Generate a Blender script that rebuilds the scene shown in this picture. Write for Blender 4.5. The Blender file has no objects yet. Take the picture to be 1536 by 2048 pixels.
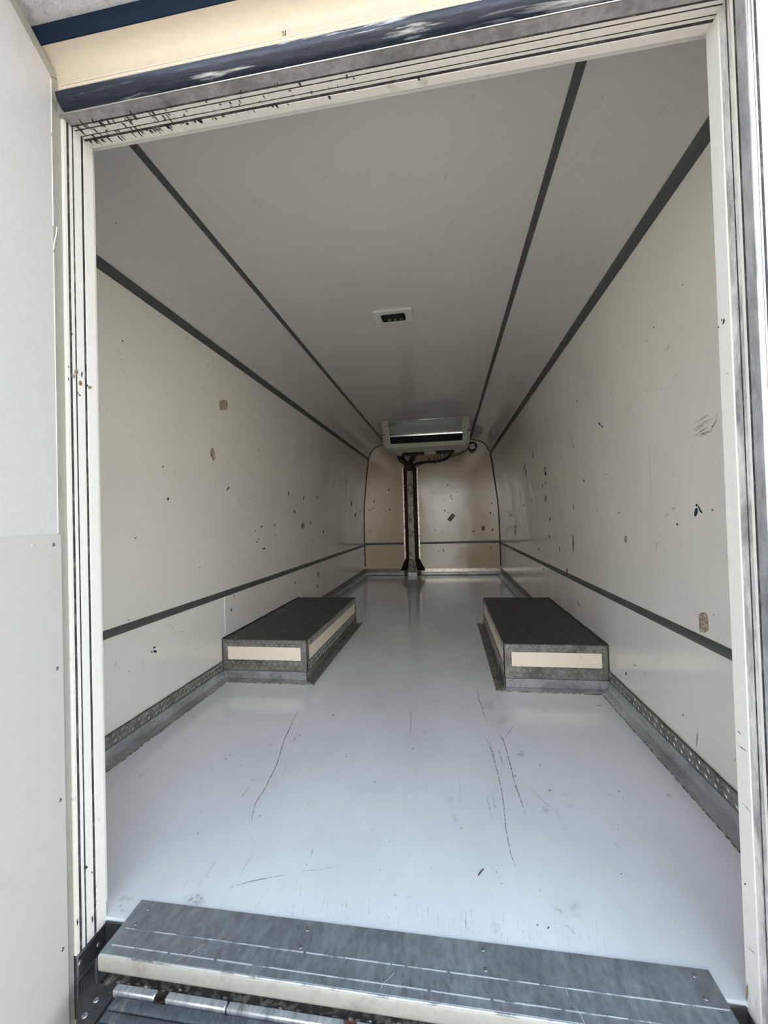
import bpy, bmesh, math, random
from mathutils import Vector, Matrix
random.seed(11)
S = bpy.context.scene
COL = S.collection

# ------------------------------------------------------------------ camera
cam_data = bpy.data.cameras.new('camera'); cam = bpy.data.objects.new('camera', cam_data); COL.objects.link(cam)
def cam_axes(yaw, pitch, roll):
    y, p, r = (math.radians(a) for a in (yaw, pitch, roll))
    f = Vector((-math.sin(y)*math.cos(p), math.cos(y)*math.cos(p), math.sin(p)))
    rt = Vector((math.cos(y), math.sin(y), 0)); up = rt.cross(f)
    c, s = math.cos(r), math.sin(r)
    return c*rt+s*up, -s*rt+c*up, f
_r, _u, _f = cam_axes(8.6885, 0.9205, -1.6566)
cam.matrix_world = Matrix(((_r.x, _u.x, -_f.x, 0.253), (_r.y, _u.y, -_f.y, 0.0), (_r.z, _u.z, -_f.z, 0.86), (0, 0, 0, 1)))
cam_data.sensor_fit = 'VERTICAL'; cam_data.sensor_height = 24.0
cam_data.lens = 822.17/2048*24.0
cam_data.clip_start = 0.02
S.camera = cam

# ------------------------------------------------------------------ sky, sun, exposure
W = bpy.data.worlds.new('sky'); S.world = W; W.use_nodes = True
nt = W.node_tree; nt.nodes.clear()
# hazy bright day: pale at the horizon all round, bluer and darker overhead
tc = nt.nodes.new('ShaderNodeTexCoord'); sep = nt.nodes.new('ShaderNodeSeparateXYZ'); grad = nt.nodes.new('ShaderNodeValToRGB')
els = grad.color_ramp.elements
els[0].position = 0.0; els[0].color = (1.00, 0.97, 0.91, 1); els[1].position = 1.0; els[1].color = (0.26, 0.39, 0.62, 1)
for p_, c_ in ((0.22, (0.86, 0.88, 0.88, 1)), (0.5, (0.50, 0.60, 0.72, 1))): e_ = els.new(p_); e_.color = c_
bg = nt.nodes.new('ShaderNodeBackground'); bg.inputs['Strength'].default_value = 1.0
out = nt.nodes.new('ShaderNodeOutputWorld')
nt.links.new(tc.outputs['Generated'], sep.inputs[0]); nt.links.new(sep.outputs['Z'], grad.inputs[0])
nt.links.new(grad.outputs[0], bg.inputs[0]); nt.links.new(bg.outputs[0], out.inputs[0])
sun_d = bpy.data.lights.new('sun', 'SUN'); sun_d.energy = 4.6; sun_d.angle = math.radians(0.55); sun_d.color = (1.0, 0.93, 0.82)
sun = bpy.data.objects.new('sun', sun_d); COL.objects.link(sun)
SUN_DIR = Vector((0.50, -0.22, -0.82)).normalized()      # over the roof from the front left: the rear is in the van's own shade
sun.rotation_euler = SUN_DIR.to_track_quat('-Z', 'Y').to_euler(); sun.location = (-3, 5, 8)
vs = S.view_settings
vs.view_transform = 'Standard'; vs.look = 'None'; vs.gamma = 1.0; vs.exposure = 2.35; vs.use_curve_mapping = False

# ------------------------------------------------------------------ helpers
def tag(o, label=None, cat=None, group=None, kind=None):
    if label: o['label'] = label
    if cat: o['category'] = cat
    if group: o['group'] = group
    if kind: o['kind'] = kind
    return o
def thing(name, loc, label, cat, group=None, kind=None):
    o = bpy.data.objects.new(name, None); COL.objects.link(o); o.location = loc
    o.empty_display_size = 0.05
    return tag(o, label, cat, group, kind)
def origin(o):
    v = Vector((0, 0, 0))
    while o is not None:
        v += o.location
        if o.parent is None: break
        v += o.matrix_parent_inverse.translation
        o = o.parent
    return v
def put(o, parent):
    if parent is not None:
        o.parent = parent
        o.matrix_parent_inverse = Matrix.Translation(-origin(parent))
    return o
def link_mesh(name, me, parent=None, loc=(0, 0, 0)):
    o = bpy.data.objects.new(name, me); COL.objects.link(o); o.location = loc
    return put(o, parent)
def finish(name, bm, m, parent=None, smooth=None, loc=(0, 0, 0)):
    bmesh.ops.recalc_face_normals(bm, faces=bm.faces)
    me = bpy.data.meshes.new(name); bm.to_mesh(me); bm.free()
    for mm in (m if isinstance(m, (list, tuple)) else [m]): me.materials.append(mm)
    if smooth:
        for p in me.polygons: p.use_smooth = True
        me.set_sharp_from_angle(angle=math.radians(smooth))
    return link_mesh(name, me, parent, loc)
def box(bm, x0, x1, y0, y1, z0, z1, mi=0):
    vs_ = [bm.verts.new(p) for p in ((x0, y0, z0), (x1, y0, z0), (x1, y1, z0), (x0, y1, z0), (x0, y0, z1), (x1, y0, z1), (x1, y1, z1), (x0, y1, z1))]
    fs = [bm.faces.new([vs_[i] for i in q]) for q in ((3, 2, 1, 0), (4, 5, 6, 7), (0, 1, 5, 4), (1, 2, 6, 5), (2, 3, 7, 6), (3, 0, 4, 7))]
    for f in fs: f.material_index = mi
    return vs_
def boxo(name, b, m, parent=None, bevel=0.0, seg=1):
    bm = bmesh.new(); box(bm, *b)
    if bevel: bmesh.ops.bevel(bm, geom=list(bm.edges), offset=bevel, segments=seg, affect='EDGES', profile=0.5)
    return finish(name, bm, m, parent, 40 if bevel else None)
def prism(bm, prof, a0, a1, axis):
    """closed profile extruded along an axis; the profile's two numbers are the other two axes in x,y,z order"""
    def P(p, a): return {'x': (a, p[0], p[1]), 'y': (p[0], a, p[1]), 'z': (p[0], p[1], a)}[axis]
    A = [bm.verts.new(P(p, a0)) for p in prof]; B = [bm.verts.new(P(p, a1)) for p in prof]; n = len(prof)
    for i in range(n): bm.faces.new((A[i], A[(i+1) % n], B[(i+1) % n], B[i]))
    bm.faces.new(A[::-1]); bm.faces.new(B)
def prismo(name, prof, a0, a1, axis, m, parent=None, smooth=35):
    bm = bmesh.new(); prism(bm, prof, a0, a1, axis); return finish(name, bm, m, parent, smooth)
def tube(bm, pts, r, seg=8, cap=True):
    pts = [Vector(p) for p in pts]; rings = []; n = len(pts)
    ref = None
    for i, p in enumerate(pts):
        t = (pts[min(i+1, n-1)]-pts[max(i-1, 0)]).normalized()
        if ref is None: ref = t.orthogonal().normalized()
        ref = (ref-t*ref.dot(t)).normalized(); b = t.cross(ref)
        rr = r[i] if isinstance(r, (list, tuple)) else r
        rings.append([bm.verts.new(p+(ref*math.cos(2*math.pi*k/seg)+b*math.sin(2*math.pi*k/seg))*rr) for k in range(seg)])
    for i in range(n-1):
        for k in range(seg): bm.faces.new((rings[i][k], rings[i][(k+1) % seg], rings[i+1][(k+1) % seg], rings[i+1][k]))
    if cap: bm.faces.new(rings[0][::-1]); bm.faces.new(rings[-1])
def spline(pts, sub=6):
    pts = [Vector(p) for p in pts]; o = []
    for i in range(len(pts)-1):
        p0, p1, p2, p3 = pts[max(i-1, 0)], pts[i], pts[i+1], pts[min(i+2, len(pts)-1)]
        for k in range(sub):
            t = k/sub
            o.append(0.5*((2*p1)+(p2-p0)*t+(2*p0-5*p1+4*p2-p3)*t*t+(3*p1-p0-3*p2+p3)*t**3))
    o.append(pts[-1]); return o
def tubeo(name, pts, r, m, parent=None, seg=8, sub=6):
    bm = bmesh.new(); tube(bm, spline(pts, sub), r, seg); return finish(name, bm, m, parent, 60)
def lathe(bm, prof, seg, M):
    """profile of (radius, height) turned about the local z axis, placed by matrix M"""
    rings = []
    for rr, h in prof:
        if rr < 1e-6: rings.append([bm.verts.new(M @ Vector((0, 0, h)))])
        else: rings.append([bm.verts.new(M @ Vector((rr*math.cos(2*math.pi*k/seg), rr*math.sin(2*math.pi*k/seg), h))) for k in range(seg)])
    for a, b in zip(rings, rings[1:]):
        for k in range(seg):
            k2 = (k+1) % seg
            if len(a) == 1: bm.faces.new((a[0], b[k], b[k2]))
            elif len(b) == 1: bm.faces.new((a[k], a[k2], b[0]))
            else: bm.faces.new((a[k], a[k2], b[k2], b[k]))
_riv = {}
def rivet(parent, p, n, r, m, name='rivet', h=0.45):
    """a domed rivet head with a dimple; alike heads share one mesh"""
    key = (name, round(r, 5), m.name)
    if key not in _riv:
        bm = bmesh.new(); lathe(bm, [(r, -0.0005), (r*0.97, h*r*0.4), (r*0.7, h*r*0.9), (r*0.35, h*r), (r*0.28, h*r*0.7), (0, h*r*0.65)], 10, Matrix.Identity(4))
        bmesh.ops.recalc_face_normals(bm, faces=bm.faces)
        me = bpy.data.meshes.new(name); bm.to_mesh(me); bm.free(); me.materials.append(m)
        for q in me.polygons: q.use_smooth = True
        _riv[key] = me
    o = bpy.data.objects.new(name, _riv[key]); COL.objects.link(o)
    o.rotation_euler = Vector(n).to_track_quat('Z', 'Y').to_euler(); o.location = p
    return put(o, parent)

# ------------------------------------------------------------------ materials
def nodes(name):
    m = bpy.data.materials.new(name); m.use_nodes = True; t = m.node_tree
    return m, t, t.nodes['Principled BSDF'], t.links
def coords(t, scale=(1, 1, 1)):
    tc = t.nodes.new('ShaderNodeTexCoord'); mp = t.nodes.new('ShaderNodeMapping'); mp.inputs['Scale'].default_value = scale
    t.links.new(tc.outputs['Object'], mp.inputs['Vector']); return mp.outputs[0]
def noise(t, scale, detail=4, rough=0.6, stretch=(1, 1, 1), dist=0.0):
    n = t.nodes.new('ShaderNodeTexNoise'); n.inputs['Scale'].default_value = scale; n.inputs['Detail'].default_value = detail
    n.inputs['Roughness'].default_value = rough; n.inputs['Distortion'].default_value = dist
    t.links.new(coords(t, stretch), n.inputs['Vector']); return n.outputs['Fac']
def ramp(t, fac, p0, p1, c0=(0, 0, 0, 1), c1=(1, 1, 1, 1)):
    r = t.nodes.new('ShaderNodeValToRGB'); r.color_ramp.elements[0].position = p0; r.color_ramp.elements[1].position = p1
    r.color_ramp.elements[0].color = c0; r.color_ramp.elements[1].color = c1
    t.links.new(fac, r.inputs[0]); return r.outputs[0]
def mix(t, fac, a, b, mode='MIX'):
    n = t.nodes.new('ShaderNodeMix'); n.data_type = 'RGBA'; n.blend_type = mode
    for s, v in ((0, fac), (6, a), (7, b)):
        if isinstance(v, (int, float)): n.inputs[s].default_value = v
        elif isinstance(v, (tuple, list)): n.inputs[s].default_value = (*v[:3], 1)
        else: t.links.new(v, n.inputs[s])
    return n.outputs[2]
def math_n(t, op, a, b=0.0):
    n = t.nodes.new('ShaderNodeMath'); n.operation = op
    for i, v in enumerate((a, b)):
        if isinstance(v, (int, float)): n.inputs[i].default_value = v
        else: t.links.new(v, n.inputs[i])
    return n.outputs[0]
def bump(t, bs, chain):
    """chain of (height socket, distance)"""
    last = None
    for h, d in chain:
        b = t.nodes.new('ShaderNodeBump'); b.inputs['Distance'].default_value = d; b.inputs['Strength'].default_value = 1.0
        t.links.new(h, b.inputs['Height'])
        if last is not None: t.links.new(last, b.inputs['Normal'])
        last = b.outputs[0]
    t.links.new(last, bs.inputs['Normal'])
def mat(name, col, rough=0.5, metal=0.0, dirt=None, dirt_col=(0.1, 0.09, 0.08), grain=None, spec=0.5, stretch=(1, 1, 1), scale=20, bumps=None, rvar=0.0):
    """dirt = (from, to) ramp over a noise; grain = second, finer noise that lightens and darkens"""
    m, t, bs, L = nodes(name)
    bs.inputs['Metallic'].default_value = metal; bs.inputs['Roughness'].default_value = rough; bs.inputs['Specular IOR Level'].default_value = spec
    c = None
    if dirt:
        f = ramp(t, noise(t, scale, 6, 0.65, stretch, 0.3), dirt[0], dirt[1])
        c = mix(t, f, col, dirt_col)
    if grain:
        g = ramp(t, noise(t, scale*6, 3, 0.7, stretch), 0.3, 0.7, (1-grain,)*3+(1,), (1+grain*0.4,)*3+(1,))
        c = mix(t, 1.0, c if c is not None else col, g, 'MULTIPLY')
    if c is not None: L.new(c, bs.inputs['Base Color'])
    else: bs.inputs['Base Color'].default_value = (*col, 1)
    if rvar:
        n = noise(t, scale*2, 4, 0.6, stretch)
        L.new(math_n(t, 'ADD', math_n(t, 'MULTIPLY', n, rvar*2), rough-rvar), bs.inputs['Roughness'])
    if bumps: bump(t, bs, [(noise(t, s, 3, 0.6, stretch), d) for s, d in bumps])
    return m

def panel_mat(name, col, rough, wave, spec=0.5, dimple=0.0):
    """gel-coated panel: faint grime, hairline scuffs, an orange-peel skin and slow ripples that bend its reflections"""
    m, t, bs, L = nodes(name)
    g = ramp(t, noise(t, 2.2, 5, 0.6), 0.42, 0.75); c = mix(t, math_n(t, 'MULTIPLY', g, 0.35), col, tuple(v*0.86 for v in col))
    sc = ramp(t, noise(t, 30, 5, 0.75, (1, 0.5, 0.8), 1.5), 0.62, 0.74); c = mix(t, math_n(t, 'MULTIPLY', sc, 0.42), c, (0.25, 0.24, 0.22))
    sp = ramp(t, noise(t, 55, 2, 0.5), 0.74, 0.79); c = mix(t, math_n(t, 'MULTIPLY', sp, 0.3), c, (0.12, 0.11, 0.1))
    L.new(c, bs.inputs['Base Color'])
    n = noise(t, 9, 4, 0.6); L.new(math_n(t, 'ADD', math_n(t, 'MULTIPLY', n, 0.10), rough-0.05), bs.inputs['Roughness'])
    bs.inputs['Specular IOR Level'].default_value = spec
    ch = [(noise(t, 1.6, 2, 0.45, (1, 1.6, 0.8)), wave), (noise(t, 160, 2, 0.5), 0.00016)]
    if dimple: ch.append((noise(t, 42, 3, 0.65), dimple))
    bump(t, bs, ch)
    return m
M = {}
M['wall'] = panel_mat('gelcoat_panel', (0.775, 0.74, 0.665), 0.10, 0.012)
M['ceil'] = panel_mat('gelcoat_ceiling', (0.66, 0.64, 0.585), 0.09, 0.009)
M['back'] = panel_mat('gelcoat_bulkhead', (0.66, 0.575, 0.42), 0.13, 0.012, 0.8, 0.0009)
def floor_mat():
    m, t, bs, L = nodes('painted_floor')
    col = (0.75, 0.765, 0.765)
    g = ramp(t, noise(t, 1.5, 5, 0.65, (1, 0.6, 1)), 0.42, 0.75); c = mix(t, math_n(t, 'MULTIPLY', g, 0.7), col, (0.55, 0.55, 0.53))
    s = ramp(t, noise(t, 14, 6, 0.75, (3.2, 0.35, 1), 0.6), 0.62, 0.74); c = mix(t, math_n(t, 'MULTIPLY', s, 0.5), c, (0.30, 0.30, 0.28))
    s2 = ramp(t, noise(t, 60, 3, 0.6), 0.70, 0.76); c = mix(t, math_n(t, 'MULTIPLY', s2, 0.3), c, (0.2, 0.2, 0.19))
    L.new(c, bs.inputs['Base Color'])
    L.new(math_n(t, 'ADD', math_n(t, 'MULTIPLY', noise(t, 5, 5, 0.65, (1.5, 0.5, 1)), 0.16), 0.03), bs.inputs['Roughness'])
    bump(t, bs, [(noise(t, 2.0, 2, 0.4), 0.003), (noise(t, 170, 2, 0.5), 0.00015)])
    return m
M['floor'] = floor_mat()
M['rail'] = mat('grey_plastic_rail', (0.085, 0.092, 0.088), 0.42, grain=0.25, scale=12, stretch=(1, 0.2, 1))
M['tread'] = mat('tread_plate', (0.34, 0.325, 0.30), 0.42, 0.35, dirt=(0.35, 0.7), dirt_col=(0.10, 0.092, 0.08), grain=0.35, scale=14)
M['tread_bar'] = mat('rubbed_tread_bar', (0.56, 0.54, 0.50), 0.34, 0.5, dirt=(0.45, 0.65), dirt_col=(0.24, 0.225, 0.20), scale=30)
M['alu'] = mat('dull_aluminium', (0.46, 0.47, 0.475), 0.36, 0.45, dirt=(0.45, 0.8), dirt_col=(0.14, 0.14, 0.14), grain=0.2, scale=9, stretch=(1, 0.4, 1))
M['topplate'] = mat('blackened_top_sheet', (0.045, 0.041, 0.034), 0.42, 0.1, dirt=(0.5, 0.72), dirt_col=(0.12, 0.11, 0.095), grain=0.5, scale=16, bumps=[(45, 0.004), (160, 0.0015)], rvar=0.1)
M['cream'] = mat('cream_panel', (0.94, 0.84, 0.66), 0.45, dirt=(0.66, 0.8), dirt_col=(0.35, 0.28, 0.2), grain=0.06, scale=10)
M['frame'] = mat('frame_paint', (0.74, 0.71, 0.64), 0.45, dirt=(0.6, 0.78), dirt_col=(0.33, 0.31, 0.28), grain=0.08, scale=16)
M['frame_w'] = mat('frame_paint_clean', (0.74, 0.73, 0.68), 0.4, dirt=(0.68, 0.82), dirt_col=(0.4, 0.38, 0.33), grain=0.05, scale=10)
M['frame_g'] = mat('frame_paint_grimy', (0.70, 0.69, 0.66), 0.5, dirt=(0.42, 0.70), dirt_col=(0.20, 0.20, 0.21), grain=0.25, scale=26, stretch=(1, 1, 0.3))
M['frame_h'] = mat('frame_paint_rubbed', (0.70, 0.67, 0.61), 0.5, dirt=(0.46, 0.66), dirt_col=(0.13, 0.125, 0.12), grain=0.25, scale=13, stretch=(1, 1, 1))
M['groove'] = mat('black_grime', (0.03, 0.029, 0.032), 0.7, dirt=(0.5, 0.7), dirt_col=(0.16, 0.15, 0.14), scale=40)
M['bandalu'] = mat('worn_aluminium_band', (0.50, 0.48, 0.46), 0.5, 0.35, dirt=(0.35, 0.75), dirt_col=(0.20, 0.19, 0.185), grain=0.3, scale=9, stretch=(1, 1, 1))
M['bandalu_g'] = mat('smeared_aluminium_band', (0.52, 0.52, 0.54), 0.45, 0.35, dirt=(0.42, 0.72), dirt_col=(0.20, 0.20, 0.22), grain=0.3, scale=9, stretch=(1, 1, 0.4))
M['bead'] = mat('rubbed_bead', (0.035, 0.042, 0.06), 0.28, 0.6, dirt=(0.56, 0.66), dirt_col=(0.62, 0.62, 0.62), scale=10, stretch=(0.35, 5, 5), grain=0.5)
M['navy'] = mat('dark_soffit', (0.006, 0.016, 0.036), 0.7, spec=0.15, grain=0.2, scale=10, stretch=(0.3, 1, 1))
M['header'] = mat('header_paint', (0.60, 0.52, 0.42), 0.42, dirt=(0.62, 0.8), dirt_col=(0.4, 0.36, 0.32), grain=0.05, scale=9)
M['roofw'] = mat('rough_white_roof', (0.72, 0.70, 0.70), 0.35, dirt=(0.5, 0.7), dirt_col=(0.45, 0.44, 0.45), grain=0.15, scale=60, bumps=[(220, 0.0008)])
M['doorw'] = mat('door_skin', (0.53, 0.53, 0.515), 0.4, dirt=(0.6, 0.8), dirt_col=(0.48, 0.48, 0.48), grain=0.05, scale=14, bumps=[(180, 0.0002)])
M['kick'] = mat('kick_plate', (0.48, 0.475, 0.44), 0.5, dirt=(0.62, 0.8), dirt_col=(0.41, 0.405, 0.37), grain=0.03, scale=10)
M['edge'] = mat('door_edge_paint', (0.33, 0.325, 0.28), 0.5, dirt=(0.6, 0.75), dirt_col=(0.22, 0.21, 0.18), grain=0.1, scale=20, stretch=(1, 1, 0.3))
M['seal'] = mat('white_sealant', (0.82, 0.81, 0.74), 0.5)
M['seal_dark'] = mat('dark_sealant', (0.05, 0.043, 0.035), 0.6)
M['seal_dirty'] = mat('dirty_sealant', (0.55, 0.50, 0.40), 0.6, dirt=(0.42, 0.55), dirt_col=(0.08, 0.07, 0.05), scale=60)
M['steel'] = mat('polished_steel', (0.62, 0.60, 0.57), 0.16, 1.0, bumps=[(3.0, 0.006)], grain=0.06, scale=6)
M['unit'] = mat('unit_plastic', (0.62, 0.63, 0.52), 0.32, grain=0.05, scale=8)
M['black'] = mat('black_plastic', (0.012, 0.012, 0.013), 0.45)
M['rubber'] = mat('black_rubber_hose', (0.015, 0.014, 0.013), 0.55, bumps=[(60, 0.001)])
M['void'] = mat('dark_opening', (0.006, 0.006, 0.006), 0.9)
M['brown'] = mat('brown_channel_side', (0.045, 0.030, 0.018), 0.5, grain=0.3, scale=12)
M['speckle'] = mat('scuffed_channel', (0.22, 0.20, 0.165), 0.38, 0.7, dirt=(0.45, 0.62), dirt_col=(0.08, 0.07, 0.055), grain=0.3, scale=30, stretch=(1, 1, 0.6))
M['bright'] = mat('bright_flange', (0.62, 0.58, 0.5), 0.3, 0.8, dirt=(0.5, 0.7), dirt_col=(0.2, 0.18, 0.14), scale=20)
M['rivet'] = mat('dull_rivet', (0.24, 0.23, 0.21), 0.35, 0.8)
M['rivet_d'] = mat('dark_rivet', (0.04, 0.037, 0.03), 0.5, 0.4)
M['screw'] = mat('countersunk_screw', (0.34, 0.35, 0.36), 0.35, 0.9)
M['sill'] = mat('scuffed_sill_sheet', (0.235, 0.255, 0.265), 0.40, 0.45, dirt=(0.45, 0.8), dirt_col=(0.38, 0.42, 0.43), grain=0.3, scale=8, stretch=(1.6, 0.7, 1), rvar=0.1)
M['ridge'] = mat('worn_ridge', (0.68, 0.70, 0.70), 0.4, 0.5, dirt=(0.5, 0.6), dirt_col=(0.25, 0.27, 0.28), scale=22)
M['nosing'] = mat('sill_nosing_paint', (0.34, 0.32, 0.275), 0.45, dirt=(0.52, 0.75), dirt_col=(0.24, 0.20, 0.165), grain=0.12, scale=14)
M['bracket'] = mat('dark_bracket', (0.07, 0.073, 0.075), 0.42, 0.5, grain=0.4, scale=14)
M['grit'] = mat('gritty_gap', (0.07, 0.06, 0.05), 0.9, dirt=(0.5, 0.65), dirt_col=(0.3, 0.26, 0.22), scale=60)
M['silver'] = mat('worn_silver_band', (0.66, 0.68, 0.67), 0.38, 0.6, dirt=(0.5, 0.72), dirt_col=(0.26, 0.27, 0.27), grain=0.3, scale=12, stretch=(2.5, 0.6, 1))
M['steptread'] = mat('grey_step_tread', (0.10, 0.115, 0.125), 0.55, 0.2, dirt=(0.55, 0.7), dirt_col=(0.28, 0.28, 0.26), grain=0.45, scale=16, stretch=(2, 0.6, 1))
M['rust'] = mat('rust', (0.05, 0.014, 0.006), 0.8, dirt=(0.45, 0.6), dirt_col=(0.14, 0.05, 0.02), scale=70)
M['rust_d'] = mat('dark_rust', (0.02, 0.012, 0.008), 0.85, grain=0.4, scale=30)
M['lamp_plate'] = mat('lamp_plate_plastic', (0.70, 0.68, 0.62), 0.3)
M['lens'] = mat('lamp_lens', (0.22, 0.22, 0.21), 0.12, 0.2)
M['led'] = mat('led_reflector', (0.85, 0.85, 0.82), 0.12, 0.5)
M['ground'] = mat('concrete_yard', (0.22, 0.205, 0.185), 0.9, dirt=(0.5, 0.75), dirt_col=(0.15, 0.14, 0.13), grain=0.2, scale=1.2)
M['skin'] = mat('outer_white_paint', (0.78, 0.77, 0.75), 0.35, grain=0.04, scale=6)
M['tape'] = mat('old_tape', (0.42, 0.35, 0.245), 0.55, dirt=(0.5, 0.65), dirt_col=(0.22, 0.17, 0.11), grain=0.1, scale=70)
M['tape2'] = mat('torn_paper', (0.50, 0.44, 0.35), 0.6, dirt=(0.46, 0.6), dirt_col=(0.17, 0.12, 0.075), grain=0.15, scale=90)
M['tape3'] = mat('grey_tape', (0.20, 0.18, 0.13), 0.5, grain=0.15, scale=60)
MK = {'d': mat('chip_black', (0.03, 0.028, 0.025), 0.6), 'n': mat('chip_navy', (0.012, 0.035, 0.055), 0.5), 'b': mat('glue_brown', (0.30, 0.235, 0.155), 0.6, dirt=(0.5, 0.64), dirt_col=(0.07, 0.05, 0.03), scale=120)}
def smudge(name, col, alpha):
    m, t, bs, L = nodes(name); bs.inputs['Base Color'].default_value = (*col, 1); bs.inputs['Roughness'].default_value = 0.5
    at = t.nodes.new('ShaderNodeAttribute'); at.attribute_name = 'fade'
    L.new(math_n(t, 'MULTIPLY', at.outputs['Fac'], math_n(t, 'MULTIPLY', ramp(t, noise(t, 90, 5, 0.75), 0.42, 0.66), alpha)), bs.inputs['Alpha']); return m
MK['g'] = smudge('scuff_grey', (0.17, 0.17, 0.165), 0.9)
MK['s'] = smudge('smear_grey', (0.22, 0.215, 0.20), 0.38)
MK['o'] = smudge('stain_olive', (0.20, 0.185, 0.13), 0.72)
# ------------------------------------------------------------------ the load body: shell and lining panels
LB = 6.163                                   # bulkhead
YF = 0.815                                   # inner edge of the rear opening
OX0, OX1, OZ = -0.517, 0.743, 1.72           # rear opening
SEC = [(1.003, 0), (1.003, .3), (1.003, .6), (1.0, .9), (.989, 1.09), (.967, 1.29), (.937, 1.55), (.907, 1.77), (.893, 1.81), (.86, 1.88), (.82, 1.925), (.776, 1.952), (.70, 1.98), (.63, 1.995), (.5, 2.0), (0, 2.0)]
def off(z):
    for (a, za), (b, zb) in zip(SEC, SEC[1:]):
        if za <= z <= zb and zb > za: return a+(b-a)*(z-za)/(zb-za)
    return 0.0
def smooth_sec(i0, i1, sub=4):
    o = []
    P = SEC
    for i in range(i0, i1):
        p0, p1, p2, p3 = P[max(i-1, 0)], P[i], P[i+1], P[min(i+2, len(P)-1)]
        for k in range(sub):
            t = k/sub
            o.append(tuple(0.5*((2*p1[j])+(p2[j]-p0[j])*t+(2*p0[j]-5*p1[j]+4*p2[j]-p3[j])*t*t+(3*p1[j]-p0[j]-3*p2[j]+p3[j])*t**3) for j in (0, 1)))
    o.append(P[i1]); return o
def thick(line, t):
    """closed profile: a line of (x,z) plus the same line moved outwards by t"""
    o = []
    for i, p in enumerate(line):
        a = line[max(i-1, 0)]; b = line[min(i+1, len(line)-1)]
        dx, dz = b[0]-a[0], b[1]-a[1]; l = math.hypot(dx, dz)
        o.append((p[0]+dz/l*t, p[1]-dx/l*t))
    return list(line)+o[::-1]
def cut(line, z0, z1):
    o = [(off(z0), z0)]+[p for p in line if z0+0.004 < p[1] < z1-0.004]+[(off(z1), z1)]
    return o
wall_line = smooth_sec(0, 7); cove_line = smooth_sec(7, 13)
full_line = smooth_sec(0, 15)
def flip(l): return [(-x, z) for x, z in l]
RZ = 0.4615                                   # lower rail centre height
for side, sx in (('left', -1), ('right', 1)):
    outer = thick([(x+0.012, z) for x, z in wall_line], 0.05)
    prof = outer if sx > 0 else flip(outer)
    w = prismo('wall_'+side, prof, 0.80, LB+0.05, 'y', M['skin'], None, 40)
    tag(w, 'white glossy %s side wall of the cold box with scuffed lining panels' % side, 'wall', kind='structure')
    for z0, z1 in ((0.0, RZ), (RZ, 1.77)):
        ln = thick(cut(wall_line, z0, z1), 0.012)
        prismo('wall_panel', ln if sx > 0 else flip(ln), 0.815, LB, 'y', M['wall'], w, 40)
outer_c = [(x*1.0, z+0.012) for x, z in smooth_sec(7, 15)]
cprof = outer_c+[(-x, z) for x, z in outer_c[::-1][1:]]
c_out = [(x*1.07, z+0.06) for x, z in cprof]
ceil = prismo('ceiling', cprof+c_out[::-1], 0.80, LB+0.05, 'y', M['skin'], None, 40)
tag(ceil, 'white glossy ceiling of the cold box with sloped corner panels', 'ceiling', kind='structure')
for sx in (-1, 1):
    ln = thick(cove_line, 0.012); prismo('ceiling_panel', ln if sx > 0 else flip(ln), 0.815, LB, 'y', M['ceil'], ceil, 40)
prismo('ceiling_panel', [(-.63, 1.995), (-.5, 2.0), (.5, 2.0), (.63, 1.995), (.63, 2.008), (.5, 2.012), (-.5, 2.012), (-.63, 2.008)], 0.815, LB, 'y', M['ceil'], ceil, 40)
bo = [(x, z) for x, z in full_line]
bprof = bo+[(-x, z) for x, z in bo[::-1][1:]]
def closed_panel(name, prof, y0, y1, m, parent):
    return prismo(name, prof, y0, y1, 'y', m, parent, None)
wb = boxo('wall_back', (-1.07, 1.07, LB+0.012, LB+0.06, -.05, 2.06), M['skin'])
tag(wb, 'rounded cream bulkhead at the far end of the cold box', 'wall', kind='structure')
BRZ = 0.478
lo = [(x, z) for x, z in bo if z < BRZ]
closed_panel('wall_panel', [(-1.003, 0), (1.003, 0), (1.003, BRZ), (-1.003, BRZ)], LB, LB+0.012, M['back'], wb)
up = [(1.003, BRZ)]+[p for p in bo if p[1] > BRZ+0.01]
closed_panel('wall_panel', up+[(-x, z) for x, z in up[::-1][1:]], LB, LB+0.012, M['back'], wb)
bm = bmesh.new()
box(bm, -1.08, OX0-0.03, .80, .85, -.05, 2.08); box(bm, OX1+0.03, 1.08, .80, .85, -.05, 2.08); box(bm, OX0-0.03, OX1+0.03, .80, .85, OZ+0.03, 2.08)
tag(finish('wall_front', bm, M['wall']), 'rear wall of the cold box around the open doorway', 'wall', kind='structure')
fl = boxo('floor', (-1.06, 1.06, 0.812, LB+0.05, -.06, 0.0), M['floor'], None, 0.003)
tag(fl, 'pale glossy painted floor of the cold box with scratches', 'floor', kind='structure')
gr = boxo('ground', (-60, 60, -60, 60, -.96, -.92), M['ground'])
tag(gr, 'concrete yard under and behind the vehicle', 'ground', kind='structure')

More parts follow.
